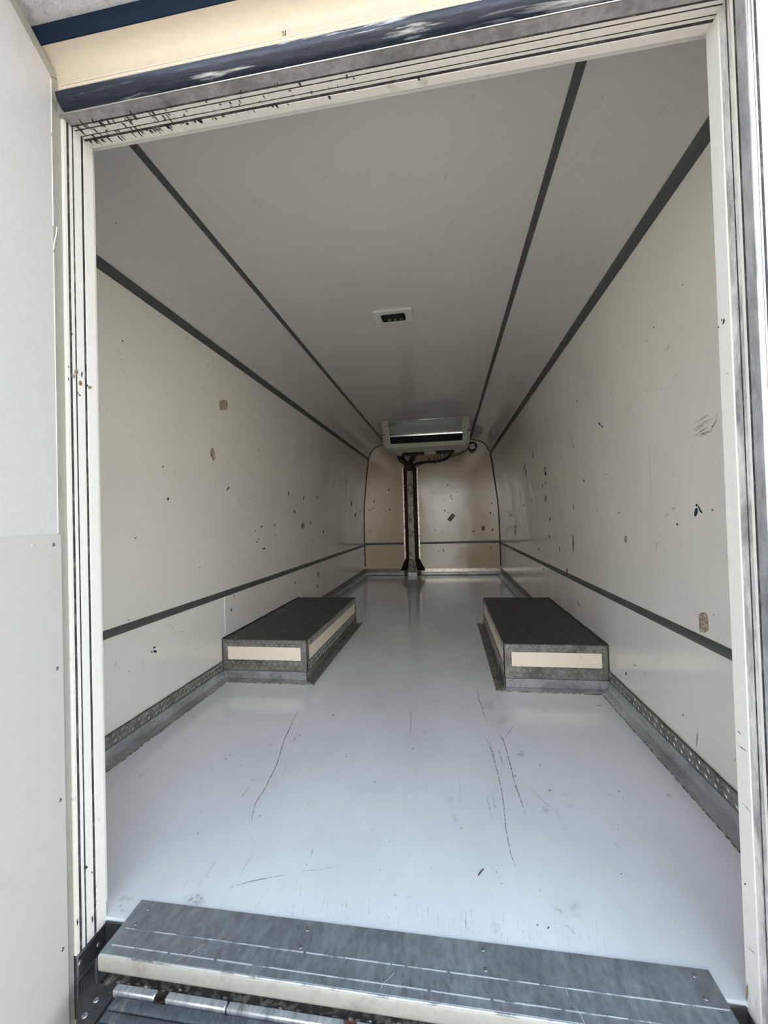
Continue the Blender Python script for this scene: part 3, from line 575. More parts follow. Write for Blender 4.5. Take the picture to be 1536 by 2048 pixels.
MARKS={
'left_d':[[(-994.9,1701.4,975.7),(-995.1,1697,972.2),(-995.1,1691.2,971.7),(-995,1687.6,974.5),(-994.7,1686.8,978.6),(-994.6,1691,981.8),(-994.4,1697.5,984.8),(-994.6,1701.8,980.6)],[(-985,1656.2,1119.9),(-985.3,1655.7,1117.4),(-985.4,1652.3,1116.4),(-985.4,1647.9,1115.9),(-985.1,1646.6,1118.8),(-984.8,1647.4,1121.7),(-984.6,1651.5,1122.9),(-984.7,1655.2,1122.3)],[(-990.3,2214.5,1057.7),(-990.8,2202.3,1048.7),(-990.9,2193.4,1046.4),(-990.5,2195.3,1053.5),(-990.1,2200,1061),(-989.5,2210,1070.7),(-989.6,2216.4,1070.2),(-989.7,2221.4,1068.2)],[(-1000.1,1505.3,810.1),(-1000.1,1502.3,808.8),(-1000.2,1499.1,808),(-1000.1,1495.5,809),(-1000.1,1492.9,810.8),(-1000.1,1496,812),(-1000.1,1499.2,812.7),(-1000.1,1502.3,811.7)],[(-935,1378.5,1559.2),(-935.4,1377.2,1556.1),(-935.7,1375.6,1553.8),(-935.7,1373.3,1554),(-935.3,1372.6,1556.7),(-934.9,1372.7,1559.5),(-934.6,1374.5,1561.7),(-934.7,1376.7,1561.2)],[(-990.2,3478.9,1062.3),(-991,3476.4,1048.9),(-991.5,3470.7,1039.7),(-991.2,3462.5,1045.7),(-990.3,3456.4,1061.3),(-989.5,3461.7,1074.2),(-988.7,3466.6,1087.8),(-989.3,3475,1077.6)],[(-989.2,3874.2,1080.1),(-990.2,3875.3,1063.7),(-990.3,3864.9,1061.6),(-989.9,3856.9,1067.9),(-989.3,3851.1,1079.1),(-988.4,3853.8,1091.7),(-987.2,3858.9,1102.8),(-988.1,3870.4,1094.6)],[(-989.7,5344.8,1073.3),(-991.1,5334.7,1048.5),(-992,5313.7,1033.8),(-991.5,5285.3,1042.2),(-989.8,5272.1,1071),(-987.4,5273.7,1101.9),(-986.3,5299,1111.9),(-988.3,5325.2,1094.1)],[(-998.5,5600.7,921.5),(-999.7,5598.2,900.4),(-999.8,5571.2,889.9),(-999.8,5542.5,897.6),(-998.5,5523.8,921.2),(-997.1,5536,945.4),(-996.9,5565.6,949),(-997.4,5590.1,940.2)],[(-1000.2,3687.1,843.4),(-1000.3,3678.9,833.9),(-1000.3,3667.8,830.1),(-1000.3,3656.7,833.9),(-1000.2,3652.3,843.8),(-1000.1,3658,853.4),(-1000,3669.3,859.8),(-1000.1,3680.3,853.4)],[(-1001.2,4092.8,745.1),(-1001.3,4084,734.9),(-1001.3,4068.6,732.9),(-1001.3,4055,736.9),(-1001.2,4046.3,746.8),(-1001.1,4057.6,754.8),(-1001,4070.1,759.8),(-1001.1,4084.5,755.5)],[(-1000.2,2663.5,830),(-1000.2,2656.8,825.2),(-1000.3,2647.9,822.5),(-1000.2,2639.8,825.9),(-1000.2,2635.4,830.6),(-1000.1,2640.6,834.8),(-1000.1,2648.4,836.9),(-1000.1,2656.2,834.5)],[(-1001.2,2593.9,731.2),(-1001.2,2587.7,729.8),(-1001.2,2577.7,729.7),(-1001.2,2568.7,731.1),(-1001.1,2561.9,733.1),(-1001.1,2568.8,734.4),(-1001.1,2577.9,734.5),(-1001.1,2587.7,733.4)],[(-1001.7,2702,678.6),(-1001.7,2698,675),(-1001.8,2685,672),(-1001.8,2666.7,673),(-1001.7,2653.6,676.6),(-1001.7,2664.9,680.6),(-1001.7,2679.3,682.4),(-1001.7,2697.6,682.6)],[(-1000.2,2869.2,836.2),(-1000.2,2866.9,828.5),(-1000.3,2862.1,825.4),(-1000.3,2856.2,826.7),(-1000.2,2856,836.5),(-1000.1,2857.8,844.7),(-1000,2862.9,847.6),(-1000.1,2868.1,845.1)],[(-1001,2606.1,747.3),(-1001,2604,743.1),(-1001.1,2600.1,741.1),(-1001,2596.3,743.4),(-1001,2593,748),(-1000.9,2595.6,753.4),(-1000.9,2600.6,754.7),(-1001,2604.5,752)],[(-1001.2,2577.1,728.9),(-1001.2,2574.3,726.4),(-1001.2,2570.3,725.4),(-1001.2,2565.3,726.2),(-1001.2,2564.4,729.7),(-1001.1,2565.8,732.8),(-1001.1,2570.6,734.2),(-1001.2,2575.4,732.4)],[(-1000.4,2564.7,802.5),(-1000.5,2563,799.2),(-1000.5,2558.2,798.1),(-1000.5,2553.2,799.4),(-1000.4,2552.3,802.9),(-1000.4,2554,805.9),(-1000.4,2558.5,806.6),(-1000.4,2562.5,805.3)],[(-1000.9,2885.6,758.2),(-1001,2881.6,755.7),(-1001,2877.2,753.1),(-1001,2871.9,755.5),(-1000.9,2869.4,759),(-1000.9,2872.1,762.2),(-1000.9,2877.6,763.9),(-1000.9,2882,761.2)],[(-1002.3,1586.7,321.2),(-1002.3,1586.3,318),(-1002.3,1582.7,319),(-1002.3,1579.8,320.8),(-1002.3,1578.1,324),(-1002.3,1579,327),(-1002.3,1582.8,325.9),(-1002.3,1586.3,324.4)],[(-1002.4,2242.9,352.7),(-1002.4,2240.8,344.9),(-1002.4,2235.5,344.9),(-1002.4,2231.4,348.7),(-1002.4,2227.6,356.1),(-1002.4,2231.4,362.8),(-1002.4,2236.4,366),(-1002.4,2240.1,359.5)],[(-1002.4,2273.9,428.3),(-1002.4,2273,424.6),(-1002.4,2267.4,424.2),(-1002.4,2261.8,426.6),(-1002.4,2262.1,430.5),(-1002.4,2262.4,434.2),(-1002.4,2267.9,434),(-1002.4,2272.9,431.9)],[(-961.4,2555.6,1333.8),(-961.8,2553.9,1330.7),(-962,2550,1328.8),(-962,2545.5,1329.1),(-961.6,2544.1,1332),(-961.3,2544.8,1334.8),(-961,2548.4,1337.5),(-961.1,2553.3,1336.6)],[(-943.5,1377.4,1487.2),(-943.6,1377.1,1486.1),(-943.7,1375.8,1485.1),(-943.7,1374.7,1485.3),(-943.6,1373.7,1485.8),(-943.5,1374.2,1487.1),(-943.4,1375.5,1487.8),(-943.3,1377.1,1488.3)],[(-992.8,2352.2,1014.5),(-992.9,2352.3,1012.5),(-993,2348.2,1011.8),(-992.9,2344.7,1012.4),(-992.8,2343,1014.1),(-992.7,2344.1,1016),(-992.6,2347.9,1017.2),(-992.7,2351.4,1016.2)],[(-993.1,2455.3,1009.7),(-993.2,2455.3,1007.5),(-993.3,2450.7,1006.6),(-993.2,2447.3,1007.8),(-993.1,2445.8,1009.3),(-993,2446.8,1011.1),(-992.9,2450.3,1012.7),(-993,2453.9,1011.4)],[(-1001.8,3727,678.1),(-1001.9,3724,675),(-1001.9,3717.2,673.3),(-1001.9,3707.2,674.3),(-1001.8,3707.3,679.2),(-1001.8,3708.3,683.7),(-1001.8,3717.8,684),(-1001.8,3724.5,681.5)],[(-1002,1940.2,637.1),(-1002,1939.8,634.6),(-1002,1936.9,634.1),(-1002,1934.9,635.9),(-1002,1932.9,638),(-1002,1934.6,639.9),(-1001.9,1937,640.8),(-1002,1939.9,639.7)],[(-1002.2,1462.1,487.6),(-1002.2,1461.7,485.7),(-1002.2,1459,485.6),(-1002.2,1456.7,487.2),(-1002.2,1455.3,489.3),(-1002.2,1456.5,491.1),(-1002.2,1459.1,490.7),(-1002.2,1461.1,489.4)],[(-1002.2,1451.6,492.2),(-1002.2,1451.5,490.9),(-1002.2,1448.9,491.2),(-1002.2,1446.5,492.2),(-1002.2,1445.9,493.6),(-1002.2,1446.7,494.5),(-1002.2,1448.9,494.2),(-1002.2,1451.3,493.5)],[(-1002.3,1782.9,351.8),(-1002.3,1782.3,349.7),(-1002.3,1779.9,350.2),(-1002.3,1777.8,351.1),(-1002.3,1776.8,353.5),(-1002.3,1778.2,354.9),(-1002.3,1780.1,356),(-1002.3,1782,353.9)],[(-1002.2,1459,289),(-1002.2,1458.3,287.5),(-1002.2,1454.9,286.6),(-1002.2,1452.1,286.1),(-1002.2,1449.6,286.5),(-1002.2,1450,287.9),(-1002.2,1453.3,288.7),(-1002.2,1456.2,289.2)],[(-1002.6,3257.2,352.9),(-1002.6,3252.5,344.7),(-1002.6,3246.3,342.4),(-1002.6,3238.9,344.8),(-1002.6,3236.8,356.1),(-1002.6,3240.1,367.1),(-1002.6,3248.1,369.4),(-1002.6,3255.6,364.5)],[(-995.9,5903.1,966.7),(-996.9,5903,948.4),(-997.2,5881.6,944.3),(-996.9,5860.2,948.9),(-995.9,5854.4,966.1),(-994.8,5851.7,986.2),(-994.4,5874.9,993.2),(-994.8,5898.3,985.3)]],
'left_g':[[(-999.4,1885.5,896.7),(-999.4,1881.3,891.4),(-999.4,1874.5,889.9),(-999.4,1873.3,894.9),(-999.3,1872.5,899.6),(-999.1,1877.5,904.5),(-999.1,1882.6,903.4),(-999.3,1885.7,901.3)],[(-966.3,1301,1288.5),(-967,1300.3,1282.7),(-967.1,1297,1281.6),(-967.1,1293.9,1281.4),(-966.6,1291.8,1286.1),(-966,1292.9,1291.6),(-965.5,1295.7,1295.6),(-965.8,1298.9,1292.9)],[(-953.9,2994.9,1399.8),(-954.5,2993,1394.1),(-954.9,2985.4,1391.2),(-955,2975.6,1390.3),(-954.3,2973.5,1396.4),(-953.6,2973.7,1402.4),(-953.2,2982.3,1405.5),(-953.2,2991.5,1405.2)],[(-991,1804.7,1044.3),(-991.2,1803.5,1040.8),(-991.3,1801.8,1039.2),(-991.2,1799.6,1039.8),(-991,1797.8,1043.8),(-990.8,1799.4,1047.6),(-990.6,1801.2,1050.2),(-990.7,1803.5,1048.3)],[(-921.2,1921.1,1660.9),(-921.8,1918.4,1656.7),(-922.4,1914.7,1652.4),(-922.2,1910.1,1653.8),(-921.9,1907.4,1656),(-921.4,1908.1,1660),(-920.9,1912.7,1663.5),(-921,1917.4,1662.8)],[(-1002.3,1777.7,287.1),(-1002.3,1775,284.4),(-1002.3,1772.2,282.7),(-1002.3,1771.1,286),(-1002.3,1771.3,289.8),(-1002.3,1773.5,292.3),(-1002.3,1775.9,293.6),(-1002.3,1777.4,291.2)],[(-1002.3,1704.6,400.5),(-1002.3,1702.7,395.2),(-1002.3,1699.7,392.6),(-1002.3,1697.2,397.2),(-1002.3,1695.8,402.8),(-1002.3,1696.8,409.4),(-1002.3,1700.3,411),(-1002.3,1703.3,407.1)],[(-1002.3,1719.2,387.3),(-1002.3,1717.2,381.9),(-1002.3,1714.7,382.1),(-1002.3,1713.4,384.5),(-1002.3,1713.5,389.5),(-1002.3,1716.3,393.4),(-1002.3,1719.3,396.2),(-1002.3,1720.8,393)],[(-1002.3,2786,623.4),(-1002.3,2784.5,618.3),(-1002.3,2777.1,617.7),(-1002.3,2768.3,618.7),(-1002.3,2766.9,625.1),(-1002.2,2771.4,629),(-1002.2,2777.6,631.1),(-1002.2,2785.1,628.8)],[(-1002.6,3127.2,313.8),(-1002.6,3124.1,303.5),(-1002.6,3113.3,301.3),(-1002.6,3103.2,307.5),(-1002.6,3100.8,318.4),(-1002.6,3105.4,327.3),(-1002.6,3115,326.9),(-1002.6,3125.3,324.8)],[(-1002.6,3493.5,183.4),(-1002.6,3487.3,170.6),(-1002.6,3474.6,166.4),(-1002.6,3463,175.4),(-1002.6,3458.7,190.1),(-1002.6,3465.9,201.6),(-1002.6,3477.7,208.1),(-1002.6,3486,195.4)],[(-1002.5,2948.2,307.7),(-1002.5,2942.4,303.5),(-1002.5,2935.6,301.6),(-1002.5,2928.3,305.4),(-1002.5,2924.6,312.1),(-1002.5,2929.9,316.4),(-1002.5,2936.8,320.6),(-1002.5,2944,314.6)]],
'left_s':[[(-934.4,1379.3,1563.3),(-935,1379.6,1558.6),(-935.5,1375.4,1555.1),(-935.6,1370.7,1554.6),(-935,1368.1,1558.5),(-934.3,1369.2,1564.1),(-933.8,1373.8,1567.6),(-933.9,1377.9,1566.8)],[(-920.7,1925.8,1665.1),(-921.4,1924.1,1659.7),(-922.2,1918.9,1653.7),(-922.2,1910.8,1653.4),(-921.6,1907.3,1658.4),(-920.7,1910.1,1664.6),(-919.8,1915.7,1671.2),(-920.1,1923,1669.4)],[(-1002.3,1537.8,271.1),(-1002.3,1537.4,264.4),(-1002.3,1534.6,264.3),(-1002.3,1532,266.9),(-1002.3,1530.9,273.6),(-1002.3,1532.3,279.5),(-1002.3,1535,280.2),(-1002.3,1537.6,277.6)],[(-1002.3,1534.2,295),(-1002.3,1532.1,275),(-1002.3,1526.4,276),(-1002.3,1522,282.5),(-1002.3,1521,299.6),(-1002.3,1522.5,317.4),(-1002.3,1527.5,318.9),(-1002.3,1532.3,313.5)],[(-1002.2,1400.3,332.2),(-1002.2,1397.3,317.3),(-1002.2,1390.5,314.8),(-1002.2,1383.4,321.1),(-1002.2,1379.6,339.5),(-1002.2,1383.2,357.9),(-1002.2,1391.5,361.6),(-1002.2,1399.7,352.2)],[(-916.4,1597.5,1695.5),(-918,1588.6,1684.2),(-919.3,1580,1674.4),(-918.6,1577.8,1679.9),(-916.5,1583.7,1694.8),(-914.4,1593.1,1710.1),(-914.1,1599.6,1713),(-914.7,1601.3,1708.1)]],
'ceiling_d':[[(-838.6,1246.7,1902.7),(-839.5,1247.6,1901.7),(-840.2,1246.1,1900.8),(-841.1,1244.8,1899.9),(-840.2,1243.7,1900.8),(-839.3,1243.5,1901.9),(-838.1,1243.8,1903.2),(-838.2,1245.5,1903.2)],[(-676.5,2045.8,1984.4),(-679.1,2048.6,1983.8),(-682.2,2050.1,1983.2),(-683.6,2046.8,1982.9),(-682.3,2042,1983.2),(-679.5,2040.1,1983.8),(-676.6,2038.2,1984.4),(-676.1,2041.8,1984.5)]],
'left_b':[[(-997.2,3287.2,940.8),(-997.8,3280.2,930.4),(-998.4,3264.2,920),(-997.8,3247.3,930.5),(-997.2,3230,940.1),(-996.5,3240.5,953.1),(-996.3,3261.2,956.8),(-996.6,3278.1,950.7)],[(-1000.5,3511.4,814.6),(-1000.6,3489.8,799.2),(-1000.7,3464.8,789),(-1000.6,3433.4,795.8),(-1000.4,3421.5,816.6),(-1000.2,3433.7,838),(-1000.1,3467.6,847.7),(-1000.2,3501.5,837.1)],[(-988.9,3136.1,1083.9),(-989.6,3136.4,1071.7),(-990.4,3133.6,1058.5),(-990.1,3116,1063),(-989.1,3107.3,1080.3),(-988,3100.4,1094.6),(-987.1,3107.1,1102.9),(-987.5,3123.6,1099.5)],[(-961.6,4974.4,1334.1),(-963.6,4957.2,1317.3),(-965.2,4936.7,1303.4),(-964.4,4904.3,1310),(-962.4,4895.5,1327.4),(-960.6,4897.8,1342.8),(-959.8,4920.4,1349.7),(-959.7,4950.5,1350.4)],[(-1002.6,3891.8,335.9),(-1002.6,3882.9,311.6),(-1002.6,3855.4,312.4),(-1002.6,3829.5,319.8),(-1002.6,3826.7,344.9),(-1002.6,3835.7,366.2),(-1002.6,3860.3,369.3),(-1002.6,3877.6,355.1)],[(-1002.6,3860.2,223.9),(-1002.6,3854.7,210.2),(-1002.6,3831.3,211.5),(-1002.6,3810.8,219),(-1002.6,3799.7,233.9),(-1002.6,3808.6,248.5),(-1002.6,3834.3,247.2),(-1002.6,3855.7,238.4)],[(-973.4,2033.1,1225.8),(-974.8,2027.2,1213.5),(-975,2022.1,1211.4),(-974.4,2020.5,1216.9),(-973.4,2021.3,1225.8),(-972.2,2026,1237.1),(-972.1,2030.5,1238.2),(-972,2035.6,1239.1)]],
'left_n':[[(-1002.3,1606.2,337.3),(-1002.3,1605.2,334.9),(-1002.3,1600.5,333),(-1002.3,1592.7,333.1),(-1002.3,1590.1,335.9),(-1002.3,1587.8,339.1),(-1002.3,1595.4,341),(-1002.3,1603.4,339.8)],[(-1002.3,1611.6,315.3),(-1002.3,1609.9,310.8),(-1002.3,1600.6,313),(-1002.3,1594.1,317.3),(-1002.3,1589,322.5),(-1002.3,1592.8,325.8),(-1002.3,1601,325.5),(-1002.3,1609.6,320.7)]],
'left_T1':[[(-939.8,2134.2,1520.6),(-942.4,2133.8,1498.4),(-943.1,2128.8,1492),(-944.3,2096.2,1481.7),(-945,2064.2,1475.7),(-944.6,2058.2,1479.1),(-942.3,2052.2,1498.6),(-939.8,2050.4,1520.1),(-939.1,2055.4,1526.3),(-937.9,2087.6,1536.7),(-937.2,2119.6,1542.9),(-937.4,2127.7,1541.4)]],
'left_T2':[[(-972.4,2046.3,1235.4),(-974.7,2059.5,1214.6),(-976.2,2050.7,1201),(-976.8,2037.1,1195.1),(-975.2,2021,1209.4),(-973.4,2006.3,1226.1),(-971.1,2004.6,1247),(-969.7,2012.1,1259.7),(-969.2,2024.6,1264.3),(-969.9,2041.7,1257.9)]],
'right_d':[[(968.6,2030.5,1271.9),(969.1,2031.2,1267.1),(969.6,2031.2,1262.2),(969.3,2041,1265.6),(968.6,2050,1271.3),(968,2053,1277.2),(967.5,2051,1281.4),(967.9,2040.7,1278.1)],[(970.4,2006.8,1254.9),(970.8,2007.2,1251.3),(970.9,2012.4,1250.4),(970.9,2018.9,1250.9),(970.5,2023.9,1254.2),(970.1,2027.6,1258.3),(969.8,2023,1260.7),(970.1,2014.4,1258.3)],[(948.8,2278.5,1444.6),(949.1,2283.1,1442.1),(949.1,2290.3,1442.1),(948.7,2295.5,1445.7),(948.2,2296,1449.5),(948,2291.6,1451.5),(947.9,2285,1452.4),(948.3,2279.4,1448.8)],[(966.7,3879,1290.8),(969.2,3924.7,1268.1),(969.8,3953.3,1262.4),(968.7,3955,1272.5),(966,3918,1296.6),(963.9,3878.6,1314.7),(962.8,3846.5,1324.5),(963.9,3844.7,1314.8)],[(972.9,3856.3,1234.4),(975.2,3864.2,1213.2),(975.9,3881.9,1207.2),(974.8,3893.3,1217.4),(972.5,3892.4,1237.6),(970.3,3881.6,1258.3),(969.8,3864.8,1262.1),(970.7,3853.1,1253.9)],[(981.5,3147.7,1155.3),(982.7,3163.9,1144.7),(983,3186,1142.4),(982.1,3197.9,1150.5),(980.9,3202.5,1161),(979.6,3188.6,1172.5),(979.8,3167.9,1171),(980.3,3153.2,1166.4)],[(989.6,3306.7,1075.2),(990.3,3316.9,1062.5),(990.6,3330.3,1058.4),(990.2,3337.8,1065.5),(989.5,3334.2,1077.3),(989,3326.8,1085.9),(988.6,3316.3,1091.2),(988.9,3307.1,1087.8)],[(992,2351.3,1031.9),(992.4,2351.2,1025.5),(992.5,2360.1,1023),(992.3,2370.3,1025.9),(992,2374,1032.5),(991.7,2371,1037.6),(991.5,2364.2,1041.1),(991.7,2355.8,1037.1)],[(1000.5,3154.9,820.8),(1000.6,3172.5,808.8),(1000.6,3187.8,809),(1000.6,3198.3,811.8),(1000.5,3192.7,823.1),(1000.4,3171.1,830.8),(1000.3,3149.6,839.4),(1000.4,3147.2,831.1)],[(1001.8,3198.3,692),(1001.9,3205,683.5),(1002,3213.6,676.8),(1001.9,3222.9,679.8),(1001.8,3224.7,690.7),(1001.7,3218.8,702),(1001.7,3208.3,704.9),(1001.7,3199.5,702.3)],[(999.7,2584.5,899.3),(999.8,2587.4,885.9),(999.9,2594.5,881.2),(999.8,2600.1,886.1),(999.7,2598.1,899.6),(999.1,2593.3,909.9),(998.9,2587.1,914),(999,2582.7,910.8)],[(999.9,2577.3,875.4),(999.9,2579.4,873.4),(999.9,2585.9,873.4),(999.9,2591.6,873.9),(999.9,2595.2,875.7),(999.9,2591.8,877.6),(999.9,2585.1,878.4),(999.9,2580.2,877)],[(1002.5,2938.7,620),(1002.6,2935.2,607.5),(1002.7,2939,600.6),(1002.6,2948.8,606.5),(1002.5,2959.3,617.4),(1002.4,2961.8,630.6),(1002.3,2957,636.1),(1002.4,2947.5,632.7)],[(1002.7,2772.4,497.9),(1002.7,2784.8,484.6),(1002.7,2799.9,478.2),(1002.7,2805.7,484.1),(1002.7,2800.5,495.7),(1002.7,2789.1,505.9),(1002.7,2777.5,510.9),(1002.7,2768.7,509.4)],[(1000,1935.5,856.9),(1000,1936.1,854.1),(1000,1941.3,853.7),(1000,1946.7,854),(1000,1946.8,857),(1000,1944.9,859.4),(1000,1940.5,859.9),(1000,1936.8,859.1)],[(999.8,1292.9,857.4),(999.8,1294.4,855.5),(999.8,1297.5,855.2),(999.8,1299.9,855.9),(999.8,1301.5,857.5),(999.8,1300.1,859.4),(999.8,1297.1,859.7),(999.8,1294.7,859)],[(941.8,1285.5,1503.7),(941.9,1286.8,1502.9),(941.8,1289.1,1503.7),(941.6,1290.7,1505.4),(941.4,1291.8,1507.2),(941.3,1290,1507.4),(941.4,1288.2,1506.8),(941.6,1286.7,1505.5)],[(946.6,1463.8,1462.3),(946.8,1465.4,1460.4),(946.8,1467.9,1460.8),(946.5,1469.6,1462.7),(946.2,1470.3,1465.3),(946.1,1468.2,1466.8),(945.9,1465.5,1468),(946.2,1463,1465.4)],[(1002.6,1930.8,158.3),(1002.6,1932,153.1),(1002.6,1935.7,147.6),(1002.6,1943.1,146.6),(1002.6,1947.1,151),(1002.6,1945.8,156.9),(1002.6,1940.8,161),(1002.6,1934.5,162.2)],[(1002.6,1834.6,226.5),(1002.6,1838.8,223.1),(1002.6,1846.1,220.2),(1002.6,1854.5,217.2),(1002.6,1854.6,219.4),(1002.6,1853.1,221.9),(1002.6,1845.6,225.6),(1002.6,1838.1,227.2)],[(1002.6,1855.8,223.1),(1002.6,1857.1,220.8),(1002.6,1860,219.1),(1002.6,1863.4,218.3),(1002.6,1864.3,220.1),(1002.6,1861.9,222.4),(1002.6,1859.6,224.4),(1002.6,1856.8,224.6)],[(1002.7,2573.2,333),(1002.7,2577.2,324.6),(1002.7,2583.4,323),(1002.7,2588.4,323.5),(1002.7,2590.4,329.4),(1002.7,2588.2,338.1),(1002.7,2581.3,341.5),(1002.7,2576.8,338.3)],[(1002.7,2557.1,321.7),(1002.7,2560.3,316.9),(1002.7,2565.7,314.9),(1002.7,2570.8,314.8),(1002.7,2572.5,318.4),(1002.7,2571.1,323.8),(1002.7,2564.2,327.4),(1002.7,2559.8,324.9)],[(1002.7,2617.6,204.3),(1002.7,2621.7,198.9),(1002.7,2626.8,195.6),(1002.7,2631.4,196.5),(1002.7,2634.7,200),(1002.7,2630.1,205.3),(1002.7,2625.3,209),(1002.7,2620.7,207.9)],[(1002.8,3592,569),(1002.8,3596.7,558.4),(1002.8,3609.2,553.1),(1002.8,3619.9,556.9),(1002.8,3622.3,566.6),(1002.8,3614.6,575.1),(1002.8,3604.4,583.4),(1002.8,3594.4,578.3)],[(1002.7,3432.6,422.3),(1002.7,3439.5,414.6),(1002.7,3449.8,411.2),(1002.7,3461.6,410.5),(1002.7,3463.1,418.4),(1002.7,3456.9,425.6),(1002.7,3446.6,432.4),(1002.7,3438.5,427.7)],[(967.9,1386.4,1276.9),(967.9,1387.4,1276.5),(967.9,1388.9,1276.5),(967.8,1390.3,1277.3),(967.7,1390.3,1278.3),(967.6,1389.9,1279.1),(967.7,1388.2,1278.8),(967.8,1387,1278)],[(958.1,1859.9,1363.5),(958.1,1862.7,1363),(958,1867.4,1363.9),(957.8,1871.2,1365.7),(957.6,1873.4,1367.6),(957.6,1870.5,1368),(957.6,1865.9,1367.4),(957.9,1861.3,1365.4)],[(996.8,4139.9,952.4),(997.2,4148,944.6),(997.4,4164.5,940.5),(997.2,4176.6,945.4),(996.7,4182,953.6),(996.2,4170.1,962.7),(996.1,4153.1,962.9),(996.2,4138.3,961.1)],[(994.8,3768.7,986),(995.2,3772.5,978.8),(995.4,3788.1,976.2),(995.2,3801.7,979.6),(994.7,3799.1,987.2),(994.4,3792.5,993.2),(994.1,3778.2,997.4),(994.4,3765,993.5)],[(991.7,2033,1036.3),(991.8,2034.2,1034.4),(991.8,2037.7,1034.3),(991.8,2041.9,1034.8),(991.6,2041.8,1037.2),(991.5,2040.5,1039.4),(991.5,2036.5,1039.2),(991.6,2033.4,1038.3)],[(991.9,2942.8,1034.5),(992.1,2945.7,1031.4),(992.1,2954.1,1031.9),(992,2962.8,1032.4),(991.8,2965.4,1036.1),(991.7,2958.7,1038.4),(991.6,2951,1040.1),(991.7,2942.8,1038)],[(1001.5,2632.3,721.8),(1002,2648.6,666.2),(1002,2626.4,667.9),(1001.5,2625.7,722.1)],[(1002,2648.6,666.2),(1002.5,2638.7,615.5),(1002.5,2632.1,616.2),(1002,2626.4,667.9)],[(1002.5,1423.2,169.6),(1002.5,1426.6,140),(1002.5,1422.5,142.1),(1002.5,1421.9,170.2)],[(1002.5,1426.6,140),(1002.5,1429.4,116.7),(1002.5,1428.2,117.3),(1002.5,1422.5,142.1)],[(964.5,2488.6,1308.6),(972,2466.2,1241),(972.1,2462.3,1240.7),(964.6,2484.7,1308.2)]],
'right_b':[[(960.7,3459.8,1342.6),(962.4,3473.5,1327.3),(962.9,3502.1,1323.2),(961.6,3518.7,1334.5),(959.6,3519.4,1351.6),(958.5,3493.7,1361.5),(958.3,3472,1363.4),(958.9,3451.5,1358)],[(972.3,3999.7,1239.9),(973.6,4013.7,1227.9),(973.7,4029.3,1226.6),(973.3,4039.9,1231.1),(971.9,4034.6,1243.5),(970.6,4020.5,1255.4),(970.1,4002.1,1260.1),(971,3996.2,1251.4)],[(978,3142.8,1187.9),(978.9,3159.8,1179.4),(979.3,3180.5,1175.6),(978.6,3197.4,1182.2),(977.2,3204,1195),(976.2,3182.4,1203.8),(975.6,3159.2,1209),(976.4,3137.5,1202.1)],[(989,3200.9,1086),(989.5,3209.8,1077.5),(989.6,3225.5,1074.7),(989.4,3240.8,1078.6),(988.8,3238.7,1089.1),(988.1,3227.6,1095.7),(987.8,3214.1,1098.3),(988.1,3199.4,1096.1)],[(995.6,3234.9,971.9),(996.7,3248.6,952.4),(996.8,3275.7,950.7),(996.5,3297.6,956.2),(995.4,3293.3,974.4),(994.6,3280.6,989.4),(993.8,3255,1001.8),(994.5,3234.6,990.8)],[(972.4,2453,1237.5),(973.5,2451.6,1228),(973.8,2458.2,1225.3),(973.3,2468.1,1229.8),(972.3,2475.4,1238.8),(971.4,2476.8,1246.4),(970.7,2473.8,1252.7),(971.4,2462.9,1246.8)],[(1002.2,4740.1,663.4),(1002.4,4767.8,642.2),(1002.5,4798.2,627.6),(1002.4,4818.5,642),(1002.2,4823.2,660.2),(1002,4816.1,686.3),(1001.9,4779.8,695.3),(1001.9,4749.1,688)],[(1001.6,4695.7,725.6),(1001.6,4708,716.5),(1001.7,4740.8,713.8),(1001.7,4775.2,714.2),(1001.6,4786.3,723.4),(1001.5,4766,732.2),(1001.4,4734.2,738.2),(1001.5,4704.6,733.8)],[(1000.2,5009.9,859.2),(1000.3,5027.5,850.6),(1000.4,5067.6,842.8),(1000.4,5121.8,846.9),(1000.2,5118.7,859.6),(1000.1,5097.1,868),(1000.1,5058.7,873.5),(1000.1,5007.5,871)],[(1002.4,1367.9,529.3),(1002.4,1364.6,521.6),(1002.4,1367.4,518),(1002.4,1372.6,520.4),(1002.4,1378.2,524.6),(1002.4,1380,531.6),(1002.4,1377.6,534.5),(1002.4,1373.5,535.6)],[(1002.4,1353.3,516.7),(1002.4,1356.4,509.3),(1002.4,1360.7,504),(1002.4,1362.9,506.8),(1002.4,1359.9,515.7),(1002.4,1357.1,523.3),(1002.4,1353.2,527),(1002.4,1352.4,522.7)]],
